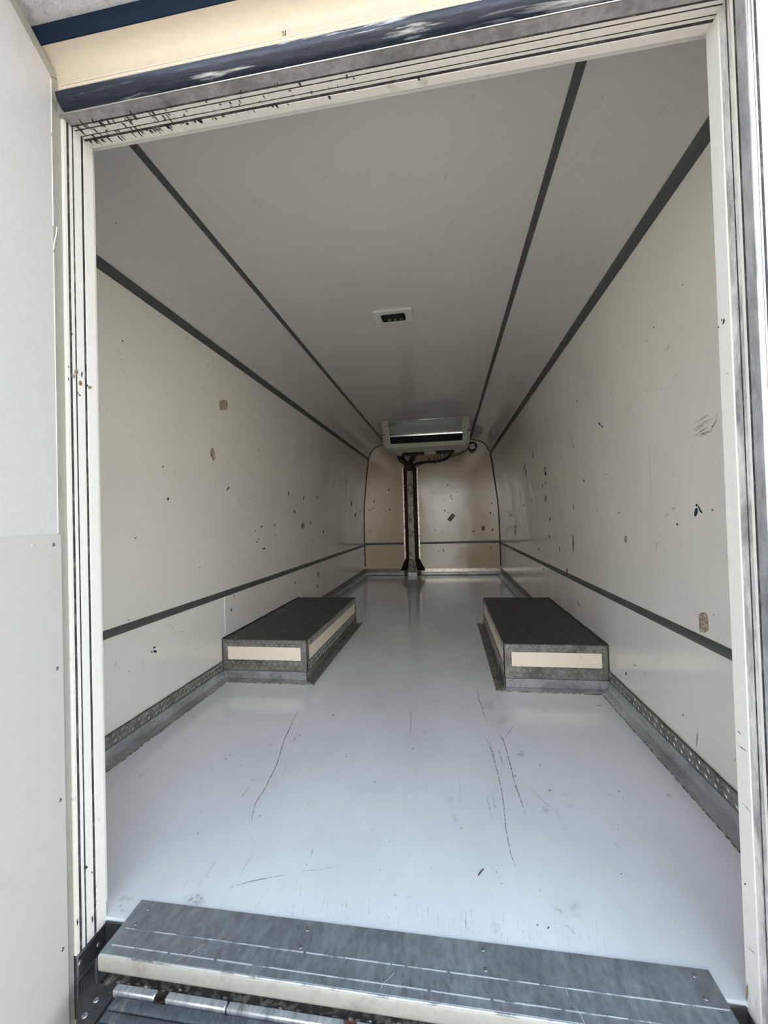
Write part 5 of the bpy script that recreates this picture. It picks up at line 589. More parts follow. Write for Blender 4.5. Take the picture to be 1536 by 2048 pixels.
'floor_g':[[(785.3,1703.2,0.5),(783.5,1698.3,0.5),(780.7,1697,0.5),(779.3,1698.6,0.5),(780.2,1702.7,0.5),(781.8,1707.9,0.5),(784.5,1708.5,0.5),(786.6,1707.9,0.5)],[(428.4,1679.2,0.5),(437.2,1624.3,0.6),(441,1627.6,0.6),(429.6,1680.5,0.5)],[(437.2,1624.3,0.6),(439.9,1564,0.6),(443.6,1566.2,0.6),(441,1627.6,0.6)],[(439.9,1564,0.6),(440.1,1457.9,0.6),(443.6,1459.7,0.6),(443.6,1566.2,0.6)],[(440.1,1457.9,0.6),(439.6,1370.3,0.6),(442.8,1372.2,0.6),(443.6,1459.7,0.6)],[(439.6,1370.3,0.6),(445.3,1295.9,0.7),(448.4,1297.7,0.7),(442.8,1372.2,0.6)],[(445.3,1295.9,0.7),(447.8,1239.7,0.7),(448.6,1240.1,0.7),(448.4,1297.7,0.7)],[(373.3,1662.8,0.5),(384.5,1558.5,0.6),(387.4,1560.5,0.6),(374.2,1663.6,0.5)],[(384.5,1558.5,0.6),(392,1439,0.6),(394.7,1440.4,0.6),(387.4,1560.5,0.6)],[(392,1439,0.6),(393.8,1336.6,0.6),(396.3,1337.5,0.6),(394.7,1440.4,0.6)],[(393.8,1336.6,0.6),(391,1258,0.7),(393.3,1258.7,0.7),(396.3,1337.5,0.6)],[(391,1258,0.7),(384.6,1169.4,0.7),(386.7,1170,0.7),(393.3,1258.7,0.7)],[(384.6,1169.4,0.7),(385.4,1085.4,0.7),(387.4,1086.3,0.7),(386.7,1170,0.7)],[(385.4,1085.4,0.7),(393.6,1049,0.8),(394.2,1049.4,0.8),(387.4,1086.3,0.7)],[(374.1,2110.9,0.5),(372.5,1973.8,0.5),(375.8,1976,0.5),(375.2,2111.4,0.5)],[(372.5,1973.8,0.5),(382.4,1874.1,0.5),(385.5,1876.3,0.5),(375.8,1976,0.5)],[(382.4,1874.1,0.5),(387.6,1734.5,0.5),(388.5,1735,0.5),(385.5,1876.3,0.5)],[(410.7,1561.7,0.6),(415.1,1505.1,0.6),(417.8,1506.7,0.6),(411.6,1562.3,0.6)],[(415.1,1505.1,0.6),(414.9,1470.2,0.6),(415.7,1470.5,0.6),(417.8,1506.7,0.6)],[(388.9,1628,0.6),(390,1540,0.6),(392.1,1541.2,0.6),(389.6,1628.4,0.6)],[(390,1540,0.6),(394,1491.4,0.6),(394.6,1491.8,0.6),(392.1,1541.2,0.6)],[(344.8,1308.1,0.7),(348.9,1263.9,0.7),(350.6,1264.7,0.7),(345.3,1308.4,0.7)],[(348.9,1263.9,0.7),(350.4,1203.1,0.7),(350.9,1203.3,0.7),(350.6,1264.7,0.7)],[(493.9,1745.3,0.5),(467.9,1692.8,0.5),(469.6,1689.7,0.5),(494.5,1744.3,0.5)],[(467.9,1692.8,0.5),(436.1,1633.3,0.6),(436.5,1632.3,0.6),(469.6,1689.7,0.5)],[(484.1,1356,0.6),(514,1290.3,0.7),(515.3,1292,0.7),(484.5,1356.6,0.6)],[(514,1290.3,0.7),(537.8,1259.8,0.7),(538.2,1260.4,0.7),(515.3,1292,0.7)],[(537.8,1259.9,0.7),(547.1,1179.1,0.7),(547.6,1179.4,0.7),(538.3,1260.3,0.7)],[(458.5,1297.9,0.7),(475.3,1224.9,0.7),(475.7,1225.3,0.7),(458.9,1298.3,0.7)],[(-439.8,1787.2,0.5),(-434.6,1710,0.5),(-430.5,1707.4,0.5),(-438.5,1786.2,0.5)],[(-434.6,1710,0.5),(-419.5,1626.8,0.5),(-415.7,1624.6,0.5),(-430.5,1707.4,0.5)],[(-419.5,1626.8,0.5),(-413.2,1568.9,0.5),(-409.5,1567.2,0.5),(-415.7,1624.6,0.5)],[(-413.2,1568.9,0.5),(-393.3,1481.8,0.6),(-390,1480.7,0.6),(-409.5,1567.2,0.5)],[(-393.3,1481.8,0.6),(-371.2,1389.5,0.6),(-368,1388.2,0.6),(-390,1480.7,0.6)],[(-371.2,1389.5,0.6),(-363.5,1322.6,0.6),(-360.4,1321.1,0.6),(-368,1388.2,0.6)],[(-363.5,1322.6,0.6),(-355.9,1271.5,0.6),(-353,1270,0.6),(-360.4,1321.1,0.6)],[(-355.9,1271.5,0.6),(-355.8,1228,0.6),(-352.9,1226.4,0.6),(-353,1270,0.6)],[(-355.8,1228,0.6),(-354.6,1191.4,0.6),(-351.9,1190.5,0.6),(-352.9,1226.4,0.6)],[(-354.6,1191.4,0.6),(-340.1,1145.9,0.7),(-337.6,1145.5,0.7),(-351.9,1190.5,0.6)],[(-340.1,1145.9,0.7),(-327.6,1113.2,0.7),(-326.9,1113.1,0.7),(-337.6,1145.5,0.7)],[(-409.5,1262.7,0.6),(-411.6,1238.7,0.6),(-408.6,1236.8,0.6),(-408.6,1262.1,0.6)],[(-411.6,1238.7,0.6),(-410.8,1219.1,0.6),(-409.9,1218.5,0.6),(-408.6,1236.8,0.6)],[(-376.5,1630,0.5),(-374,1576.4,0.5),(-371.1,1574.7,0.5),(-375.6,1629.4,0.5)],[(-374,1576.4,0.5),(-365.8,1525.4,0.6),(-365,1525,0.6),(-371.1,1574.7,0.5)],[(-279.7,913.4,0.8),(-239.6,933.8,0.8),(-240.8,935.3,0.8),(-280.1,913.9,0.8)],[(-239.6,933.8,0.8),(-196.3,949.9,0.8),(-197.4,951.6,0.8),(-240.8,935.3,0.8)],[(-196.3,949.9,0.8),(-163.1,961.5,0.8),(-163.4,962,0.8),(-197.4,951.6,0.8)],[(-130.2,975.5,0.8),(-82.7,986.3,0.8),(-83.3,987.7,0.8),(-130.3,975.9,0.8)],[(-82.7,986.3,0.8),(-48,998.3,0.8),(-48.2,998.7,0.8),(-83.3,987.7,0.8)],[(-336.5,1407.4,0.6),(-326.9,1350.8,0.6),(-324.8,1349.9,0.6),(-335.9,1407.1,0.6)],[(-326.9,1350.8,0.6),(-325.5,1323.2,0.6),(-324.9,1322.9,0.6),(-324.8,1349.9,0.6)],[(64.5,1870.9,0.5),(73.4,1755.8,0.5),(76.4,1755.9,0.5),(65.4,1871,0.5)],[(73.4,1755.8,0.5),(82.7,1616.3,0.6),(83.5,1616.3,0.6),(76.4,1755.9,0.5)],[(-123.8,1058.9,0.7),(-120.4,1034.8,0.7),(-118.7,1034.6,0.7),(-123.3,1058.8,0.7)],[(-120.4,1034.8,0.7),(-118.8,1023.7,0.7),(-118.3,1023.6,0.7),(-118.7,1034.6,0.7)],[(-458,1070.2,0.7),(-461.2,1055.7,0.7),(-458.7,1054.3,0.7),(-457.2,1069.7,0.7)],[(-461.2,1055.7,0.7),(-459.8,1049.8,0.7),(-459.1,1049.5,0.7),(-458.7,1054.3,0.7)],[(-371.1,1074.1,0.7),(-368.9,1089.2,0.7),(-369.5,1089.5,0.7),(-371.6,1074.4,0.7)],[(922.4,1964,0.5),(917.7,1957.5,0.5),(897,1956.3,0.5),(876,1958.5,0.5),(870.5,1965.9,0.5),(882.1,1972.3,0.5),(902.5,1971.5,0.5),(921.9,1970.5,0.5)],[(-13.1,1152.5,0.7),(-13.3,1148.8,0.7),(-16.4,1146.4,0.7),(-20.5,1148,0.7),(-22.4,1151.5,0.7),(-22.3,1155.4,0.7),(-18.8,1157.5,0.7),(-14.7,1156.1,0.7)],[(2.1,1144.6,0.7),(0.8,1142.3,0.7),(-0.8,1140.4,0.7),(-3.2,1141.7,0.7),(-4.7,1143.9,0.7),(-4.5,1146.6,0.7),(-2.4,1148.4,0.7),(0.4,1147.4,0.7)],[(26.4,1128.7,0.7),(25.4,1126.1,0.7),(23.3,1125.2,0.7),(21,1125.8,0.7),(19,1127.9,0.7),(19.4,1131,0.7),(21.9,1132.8,0.7),(24.6,1131.1,0.7)],[(42,1116,0.7),(41.8,1112.9,0.7),(39.6,1111.8,0.7),(37.2,1112.6,0.7),(35.7,1115.3,0.7),(36.6,1117.9,0.7),(38.3,1119.2,0.7),(40.6,1118.7,0.7)],[(57.6,1103.7,0.7),(57.7,1100.9,0.7),(55.1,1100.5,0.7),(52.4,1100.1,0.7),(51.5,1103,0.7),(52.1,1105.4,0.7),(54.1,1106.5,0.7),(56.6,1106.1,0.7)],[(78.7,1094,0.7),(78.4,1092.1,0.7),(76.7,1091.2,0.7),(74.4,1091.2,0.7),(73.3,1093.4,0.7),(74.1,1095.5,0.7),(76,1096.5,0.7),(78.3,1096.3,0.7)],[(-141.2,1178.1,0.7),(-140,1173.1,0.7),(-141.3,1171.2,0.7),(-143.6,1173.1,0.7),(-145.5,1177.6,0.7),(-146.9,1182.7,0.7),(-145.4,1184.3,0.7),(-143.2,1182.5,0.7)],[(550.1,1349.5,0.6),(545.6,1342.9,0.6),(538.7,1342.7,0.6),(535.3,1349,0.6),(536.6,1356.9,0.6),(541.6,1362.2,0.6),(548.6,1364.4,0.6),(551.8,1357.3,0.6)],[(-350.7,1605.7,0.5),(-350.3,1594.8,0.5),(-353,1585.2,0.5),(-358.4,1578.5,0.5),(-364,1580.8,0.5),(-365.2,1589.7,0.5),(-362.3,1598.4,0.5),(-357.4,1605.3,0.5)],[(-361.2,1561.8,0.5),(-360.5,1553.3,0.5),(-362.9,1550.3,0.5),(-367.4,1552,0.5),(-371.6,1560.7,0.5),(-374.2,1569.7,0.5),(-371.4,1572.4,0.5),(-366.8,1569.5,0.5)],[(-404.2,1301.4,0.6),(-408.3,1298.2,0.6),(-413.4,1295.5,0.6),(-421.2,1296.5,0.6),(-425.4,1299.1,0.6),(-423.3,1302.1,0.6),(-417.5,1303.8,0.6),(-410.2,1303.8,0.6)],[(121.9,940.2,0.8),(116.9,938.2,0.8),(108.9,937.5,0.8),(100.3,939.2,0.8),(92.2,942.3,0.8),(98.7,944.8,0.8),(109.1,944.5,0.8),(117.2,942.9,0.8)],[(595.7,1012.4,0.8),(594.3,1010.5,0.8),(592.2,1009.7,0.8),(591.1,1010.5,0.8),(591.2,1011.8,0.8),(591.9,1013.5,0.8),(593.9,1014.5,0.8),(595.4,1014,0.8)],[(656,1045.6,0.7),(654.7,1043.5,0.7),(652.9,1042.1,0.7),(652.1,1043.2,0.7),(652.2,1045.2,0.7),(653.7,1047.6,0.7),(655.3,1048,0.7),(656.8,1048,0.7)],[(-501.4,842.6,0.7),(-499.4,840.3,0.7),(-502.4,837.1,0.7),(-507.2,834.9,0.7),(-511.2,835.9,0.7),(-510.3,839.1,0.7),(-508.8,841.9,0.7),(-504.5,843.7,0.7)],[(146.7,1662.8,0.6),(145.1,1657.8,0.6),(140.3,1653.4,0.6),(134.2,1652.3,0.6),(130.3,1655.4,0.6),(131.9,1661.7,0.6),(138.3,1666.7,0.5),(144.6,1666.7,0.5)],[(107.1,1691.9,0.5),(102.7,1688.2,0.5),(97.4,1685.6,0.5),(90.7,1686.4,0.5),(87.9,1690,0.5),(90.7,1693.8,0.5),(96.5,1696.5,0.5),(101.8,1694.4,0.5)],[(-204.7,1068.7,0.7),(-204.9,1067,0.7),(-206.5,1066.6,0.7),(-208.3,1068.3,0.7),(-208.1,1070.4,0.7),(-206.2,1070.7,0.7)],[(-303.1,1296.8,0.6),(-303,1295.1,0.6),(-304.3,1295,0.6),(-305.5,1296.6,0.6),(-305.5,1298.2,0.6),(-304.4,1298.3,0.6)],[(261.7,1012.3,0.8),(261.1,1010.9,0.8),(259.6,1010.4,0.8),(259.3,1012.1,0.8),(259.7,1013.8,0.8),(261.2,1013.7,0.8)],[(419.7,1498.4,0.6),(418.9,1495.9,0.6),(417.5,1496.4,0.6),(416.8,1498.1,0.6),(417.9,1500.3,0.6),(419.2,1500.3,0.6)],[(-451,1289.5,0.6),(-450.8,1287.3,0.6),(-452.4,1286.5,0.6),(-454.9,1289.1,0.6),(-455.3,1291.9,0.6),(-453.2,1292.2,0.6)],[(546.9,1262.5,0.7),(546.1,1261.1,0.7),(545,1260.9,0.7),(544.6,1262.2,0.7),(545.8,1263.5,0.7),(546.8,1263.8,0.7)],[(407.8,1165.5,0.7),(406.6,1163.8,0.7),(405.2,1163.4,0.7),(404.9,1165.1,0.7),(405.8,1166.7,0.7),(407.1,1166.9,0.7)],[(391.8,1208.3,0.7),(390.7,1206.1,0.7),(389.2,1206.5,0.7),(388.6,1207.9,0.7),(389.7,1209.4,0.7),(391,1209.9,0.7)],[(120.9,1288.4,0.7),(120.2,1286.1,0.7),(118.6,1286.3,0.7),(117.7,1288.1,0.7),(118.1,1290.3,0.7),(119.7,1290,0.7)],[(-513.1,1173.9,0.6),(-513.2,1171.8,0.6),(-514.8,1171.4,0.6),(-516.8,1173.5,0.6),(-517.8,1176,0.6),(-515.7,1175.9,0.6)],[(642.9,1068.4,0.7),(641.7,1066.9,0.7),(640.4,1066.8,0.7),(640.7,1068.2,0.7),(641.5,1069.7,0.7),(642.6,1069.4,0.7)],[(381.6,1855.3,0.5),(379.9,1850.1,0.5),(377.5,1850.5,0.5),(376.6,1854.8,0.5),(378.2,1859.2,0.5),(380.7,1860.2,0.5)],[(772,1133.7,0.7),(770.8,1131.9,0.7),(769.8,1132.3,0.7),(769.7,1133.4,0.7),(771,1134.8,0.7),(772.2,1135,0.7)],[(-72.4,1659.3,0.5),(-72.6,1656.2,0.5),(-74.5,1656.1,0.5),(-75.5,1659,0.5),(-75.5,1661.9,0.5),(-73.7,1662.4,0.5)],[(735,1051.9,0.7),(733.9,1050.8,0.7),(733,1050.7,0.7),(732.8,1051.6,0.7),(733.9,1052.5,0.7),(734.7,1052.6,0.7)],[(123.2,1827,0.5),(122.3,1824.1,0.5),(120.5,1822.9,0.5),(119.9,1826.7,0.5),(120.1,1830.4,0.5),(122.1,1830.5,0.5)],[(-238.8,1381.4,0.6),(-238.6,1379.4,0.6),(-240,1379.6,0.6),(-241.2,1381.1,0.6),(-241,1382.8,0.6),(-239.9,1383,0.6)],[(442.5,1231.3,0.7),(441.4,1229.4,0.7),(440.2,1229.6,0.7),(439.6,1230.9,0.7),(440.6,1232.8,0.7),(442.1,1233.2,0.7)],[(424.8,1314.7,0.7),(424.1,1313.3,0.7),(422.8,1312.6,0.7),(422.3,1314.5,0.7),(423.4,1316.3,0.7),(424.5,1316.1,0.7)],[(276.7,1516.7,0.6),(276.1,1514.2,0.6),(274.7,1514.7,0.6),(273.7,1516.4,0.6),(274.6,1519.2,0.6),(276.2,1519.1,0.6)],[(-316,955.3,0.7),(-315.8,954,0.7),(-317.2,953.8,0.7),(-319,955,0.7),(-319,956.6,0.7),(-317.4,956.8,0.7)],[(-365.8,1312.9,0.6),(-365.7,1311.1,0.6),(-367.1,1311.1,0.6),(-368.5,1312.6,0.6),(-368.9,1314.8,0.6),(-367.3,1314.3,0.6)],[(407.6,1616.7,0.6),(406.3,1614,0.6),(404.8,1614.1,0.6),(404.4,1616.4,0.6),(405.4,1618.5,0.6),(406.9,1619.3,0.6)],[(223.9,1046.5,0.8),(223.4,1045.3,0.8),(222.4,1045.4,0.8),(222,1046.3,0.8),(222.3,1047.5,0.8),(223.3,1047.4,0.8)],[(77.3,964.1,0.8),(77.1,962.4,0.8),(75.5,962.6,0.8),(74.4,963.8,0.8),(75.2,965.1,0.8),(76.4,965.2,0.8)],[(508.8,1351.2,0.6),(507.2,1349.1,0.6),(505.9,1349.2,0.6),(505.5,1350.8,0.6),(506.6,1352.9,0.6),(508.2,1353.3,0.6)],[(265.7,1552.1,0.6),(265.1,1549.9,0.6),(263.7,1550,0.6),(262.7,1551.8,0.6),(263.8,1554,0.6),(265.3,1554.6,0.6)],[(-207.9,1030.7,0.7),(-207.5,1028.8,0.7),(-209.4,1028.8,0.7),(-211.2,1030.3,0.7),(-210.5,1031.8,0.7),(-209.2,1032.2,0.7)],[(107.4,1047.1,0.8),(107.2,1046,0.8),(106.1,1045.7,0.8),(105.6,1046.9,0.8),(106,1048,0.8),(107,1048.2,0.8)],[(157.8,994.6,0.8),(157.2,993.7,0.8),(156.3,993.3,0.8),(156,994.4,0.8),(156.3,995.3,0.8),(157.3,995.7,0.8)],[(-25.1,1771.8,0.5),(-25.9,1767.2,0.5),(-28.2,1768,0.5),(-30,1771.3,0.5),(-29.3,1775,0.5),(-27.3,1775.2,0.5)],[(538.4,896.6,0.8),(532.7,868.7,0.8),(533,868.8,0.8),(538.8,896.7,0.8)],[(328.6,905.3,0.8),(327.1,881.4,0.8),(327.5,881.5,0.8),(329,905.4,0.8)],[(531,942.5,0.8),(525.7,915,0.8),(526,915.1,0.8),(531.4,942.6,0.8)],[(231,901.3,0.8),(231.1,868.5,0.8),(231.4,868.5,0.8),(231.3,901.3,0.8)],[(435.1,894.7,0.8),(434.4,888.5,0.8),(434.8,888.6,0.8),(435.5,894.8,0.8)],[(494.4,900.8,0.8),(491.6,884.2,0.8),(492.1,884.3,0.8),(494.9,900.9,0.8)],[(96.1,888.1,0.8),(98.1,866.6,0.8),(98.5,866.6,0.8),(96.5,888.1,0.8)],[(-128.3,888.6,0.8),(-124,871.1,0.8),(-123.6,871,0.8),(-127.8,888.6,0.8)],[(-48.8,890,0.8),(-47.2,881.4,0.8),(-46.9,881.4,0.8),(-48.4,889.9,0.8)],[(100.4,897.8,0.8),(103.3,866.7,0.8),(103.7,866.7,0.8),(100.8,897.9,0.8)],[(185,901.3,0.8),(185.8,880.2,0.8),(186.2,880.2,0.8),(185.5,901.4,0.8)],[(2.3,912,0.8),(7.7,878,0.8),(8.3,878.1,0.8),(2.9,912,0.8)],[(206,908.8,0.8),(206.4,890.4,0.8),(206.8,890.5,0.8),(206.5,908.9,0.8)],[(449,887.4,0.8),(447.7,877.4,0.8),(448,877.5,0.8),(449.4,887.5,0.8)],[(332.3,903,0.8),(331,883.7,0.8),(331.6,883.8,0.8),(332.8,903.1,0.8)],[(37.8,905.1,0.8),(38.7,897,0.8),(39.1,897,0.8),(38.1,905.1,0.8)],[(278.4,927.2,0.8),(277.5,896.4,0.8),(278.1,896.5,0.8),(279,927.3,0.8)],[(-111.7,889.1,0.8),(-105.6,863.6,0.8),(-105,863.6,0.8),(-111.1,889.1,0.8)],[(336.4,911,0.8),(334.6,883.7,0.8),(334.9,883.7,0.8),(336.7,911,0.8)],[(-129.6,955.4,0.8),(-121.6,922.9,0.8),(-121.3,922.9,0.8),(-129.2,955.4,0.8)],[(445.6,876.8,0.8),(444.3,866.7,0.8),(444.6,866.8,0.8),(445.9,876.9,0.8)],[(184.1,926.1,0.8),(185.1,897.6,0.8),(185.7,897.7,0.8),(184.7,926.1,0.8)],[(345.7,925.4,0.8),(344.2,904.7,0.8),(344.5,904.8,0.8),(346.1,925.5,0.8)],[(52.4,926.7,0.8),(57,889.8,0.8),(57.5,889.8,0.8),(52.8,926.7,0.8)],[(266.6,921.1,0.8),(265.9,887.5,0.8),(266.5,887.6,0.8),(267.2,921.2,0.8)],[(-131.8,936.8,0.8),(-129.4,926.2,0.8),(-128.9,926.2,0.8),(-131.3,936.8,0.8)],[(336.9,882,0.8),(335.9,866.7,0.8),(336.5,866.8,0.8),(337.5,882.1,0.8)],[(11.9,879.6,0.8),(13.3,870.2,0.8),(13.9,870.2,0.8),(12.5,879.6,0.8)],[(-91.1,898.2,0.8),(-84.3,867.9,0.8),(-83.9,867.9,0.8),(-90.8,898.1,0.8)],[(417.6,902,0.8),(414.6,877.1,0.8),(414.9,877.2,0.8),(417.9,902,0.8)],[(399.6,894.5,0.8),(396.3,864.9,0.8),(396.6,865,0.8),(399.9,894.6,0.8)],[(253.1,887.8,0.8),(252.8,865.3,0.8),(253.1,865.4,0.8),(253.4,887.9,0.8)],[(535.9,932.3,0.8),(530.1,903.4,0.8),(530.6,903.5,0.8),(536.4,932.5,0.8)],[(102.2,890,0.8),(103.3,877.6,0.8),(103.6,877.6,0.8),(102.5,890,0.8)],[(484.6,914.1,0.8),(482.1,898.7,0.8),(482.6,898.8,0.8),(485,914.3,0.8)],[(381.4,894.2,0.8),(378.8,868.1,0.8),(379.2,868.2,0.8),(381.8,894.3,0.8)],[(451.7,922.5,0.8),(447.2,891.1,0.8),(447.5,891.2,0.8),(452.1,922.5,0.8)],[(173.9,889.6,0.8),(174.3,879,0.8),(174.6,879,0.8),(174.2,889.6,0.8)],[(-51.1,923,0.8),(-45.3,893.7,0.8),(-44.9,893.7,0.8),(-50.6,923,0.8)],[(384.8,870.3,0.8),(384.3,864.2,0.8),(384.6,864.3,0.8),(385.1,870.4,0.8)],[(264.6,905.5,0.8),(264,873.6,0.8),(264.4,873.6,0.8),(265.1,905.5,0.8)],[(-6.3,906.6,0.8),(-3.5,889.3,0.8),(-2.9,889.3,0.8),(-5.6,906.6,0.8)],[(280.8,904.1,0.8),(279.8,872,0.8),(280.1,872,0.8),(281.1,904.1,0.8)],[(160.1,924.9,0.8),(161.6,896.8,0.8),(162.2,896.9,0.8),(160.7,925,0.8)],[(115.8,912.7,0.8),(116.8,898.9,0.8),(117.4,898.9,0.8),(116.4,912.7,0.8)],[(487.8,890.6,0.8),(486.8,883.3,0.8),(487.1,883.4,0.8),(488.2,890.7,0.8)],[(212.9,913.9,0.8),(213,904.8,0.8),(213.4,904.8,0.8),(213.2,913.9,0.8)],[(523.4,895,0.8),(517.9,866.7,0.8),(518.2,866.8,0.8),(523.7,895.1,0.8)],[(254.8,932,0.8),(254.3,895.9,0.8),(254.6,896,0.8),(255.1,932.1,0.8)],[(293.8,893.4,0.8),(293.3,878,0.8),(293.8,878.1,0.8),(294.4,893.5,0.8)],[(446.7,905.8,0.8),(443.5,882.9,0.8),(443.8,883,0.8),(447,905.9,0.8)],[(393.4,899.8,0.8),(390.3,870.5,0.8),(390.6,870.6,0.8),(393.7,899.8,0.8)],[(511.6,903.7,0.8),(506.8,878.2,0.8),(507.1,878.2,0.8),(511.9,903.8,0.8)],[(57.7,900.3,0.8),(59.2,887.7,0.8),(59.6,887.7,0.8),(58.2,900.3,0.8)],[(31.9,872,0.8),(32.8,865.2,0.8),(33.1,865.2,0.8),(32.2,872.1,0.8)],[(471.2,902.8,0.8),(466.5,873.3,0.8),(466.8,873.4,0.8),(471.6,902.9,0.8)],[(317.8,899.1,0.8),(316.9,881.5,0.8),(317.4,881.6,0.8),(318.4,899.2,0.8)],[(-114.6,942.1,0.8),(-107.1,910.7,0.8),(-106.5,910.6,0.8),(-113.9,942.1,0.8)],[(123.4,894.5,0.8),(125.4,869.1,0.8),(125.7,869.1,0.8),(123.8,894.5,0.8)],[(467.4,913.1,0.8),(474.3,914.6,0.8),(475.5,915.9,0.8),(467.5,913.5,0.8)],[(474.3,914.6,0.8),(484.7,898.7,0.8),(485.1,899,0.8),(475.5,915.9,0.8)]],
'right_T3':[[(1002.4,1343.1,527.8),(1002.4,1343,504.8),(1002.4,1348.8,499.7),(1002.4,1365.5,490.6),(1002.4,1383.3,488.3),(1002.4,1389.1,490.8),(1002.4,1388.2,514.9),(1002.4,1388.7,537.4),(1002.4,1384.6,544.4),(1002.4,1366.6,551.4),(1002.4,1349.2,553.3),(1002.4,1346.1,547.6)]],
'right_T4':[[(1001.1,1873.2,742.1),(1001.2,1877.5,730.9),(1001.3,1886.9,723.2),(1001.3,1896,727.2),(1001.2,1903.6,734),(1001.1,1901.1,746.6),(1001,1892.8,754.6),(1001,1883.2,757.8),(1001,1873.4,754.5)]],
'back_d':[[(-594.5,6161.8,1294.2),(-594.3,6161.8,1279.3),(-598.3,6161.8,1272.1),(-606.3,6161.8,1271.4),(-611.7,6161.8,1288.7),(-617.6,6161.8,1305.7),(-612.5,6161.8,1314.8),(-602.9,6161.8,1310.6)],[(-899.6,6161.8,993.4),(-902.2,6161.8,986.8),(-911.6,6161.8,986.6),(-920.8,6161.8,987.6),(-921.4,6161.8,994.1),(-919.7,6161.8,1000),(-911.2,6161.8,1001.3),(-903.8,6161.8,998.8)],[(-846.6,6161.8,1026),(-850.7,6161.8,1022.4),(-856.4,6161.8,1021.1),(-863.8,6161.8,1021.7),(-866.5,6161.8,1026.6),(-861.8,6161.8,1030.2),(-856,6161.8,1033.6),(-849.1,6161.8,1030.7)],[(-588,6161.8,989),(-595.1,6161.8,978.3),(-603.1,6161.8,967.1),(-605,6161.8,979),(-602.5,6161.8,993.3),(-596.6,6161.8,1006.1),(-588.2,6161.8,1016.7),(-587.9,6161.8,1002)],[(324.6,6161.8,1156.9),(317.3,6161.8,1141.9),(308.9,6161.8,1128),(311,6161.8,1141.8),(316.7,6161.8,1160.1),(325.7,6161.8,1180.7),(332.2,6161.8,1187.1),(329,6161.8,1171.8)],[(342.4,6161.8,1127.3),(344,6161.8,1123.9),(336.8,6161.8,1117.8),(329.9,6161.8,1113.5),(324.4,6161.8,1113),(326.2,6161.8,1118.3),(331.2,6161.8,1124.9),(339.5,6161.8,1129.5)],[(910.9,6161.8,1025.2),(902.2,6161.8,1025.1),(894.7,6161.8,1028.4),(891.1,6161.8,1035.7),(891.6,6161.8,1042.9),(898.3,6161.8,1045.6),(906.7,6161.8,1042.2),(909.6,6161.8,1034.1)],[(894,6161.8,896.5),(889.3,6161.8,886.4),(881.3,6161.8,883.5),(872.9,6161.8,886.2),(870.9,6161.8,897.2),(872.3,6161.8,909.8),(882.2,6161.8,913.4),(889.1,6161.8,905.7)],[(930,6161.8,866.2),(927.9,6161.8,858.7),(922.9,6161.8,855.5),(919.4,6161.8,860.9),(916.5,6161.8,866.6),(919.3,6161.8,873),(923.6,6161.8,875.7),(927,6161.8,871.9)],[(615.3,6161.8,1749.7),(609.3,6161.8,1743.2),(601.3,6161.8,1742.7),(597.8,6161.8,1750.2),(600,6161.8,1759.7),(607.5,6161.8,1764.1),(613.9,6161.8,1763.3),(619.4,6161.8,1758.4)],[(883.4,6161.8,389.7),(878.3,6161.8,385.4),(872.2,6161.8,381),(864,6161.8,383.9),(860.1,6161.8,390.1),(864.1,6161.8,396.3),(872.7,6161.8,397),(879.1,6161.8,394.5)],[(278.8,6161.8,922.7),(275.2,6161.8,919.1),(269.5,6161.8,916.8),(264.3,6161.8,919.6),(261.1,6161.8,923.3),(263.5,6161.8,927.5),(269.9,6161.8,930),(276.4,6161.8,927.3)],[(807.6,6161.8,833.3),(805.3,6161.8,829.3),(801.2,6161.8,827.7),(796.5,6161.8,828.8),(795.4,6161.8,833.7),(797.8,6161.8,837.5),(801.6,6161.8,840.7),(806.4,6161.8,838.3)],[(422.5,6161.8,255.1),(421,6161.8,247.8),(416.1,6161.8,245.5),(412.4,6161.8,249.4),(410.5,6161.8,255.3),(413,6161.8,260.7),(416.7,6161.8,263),(420.6,6161.8,261.3)]],
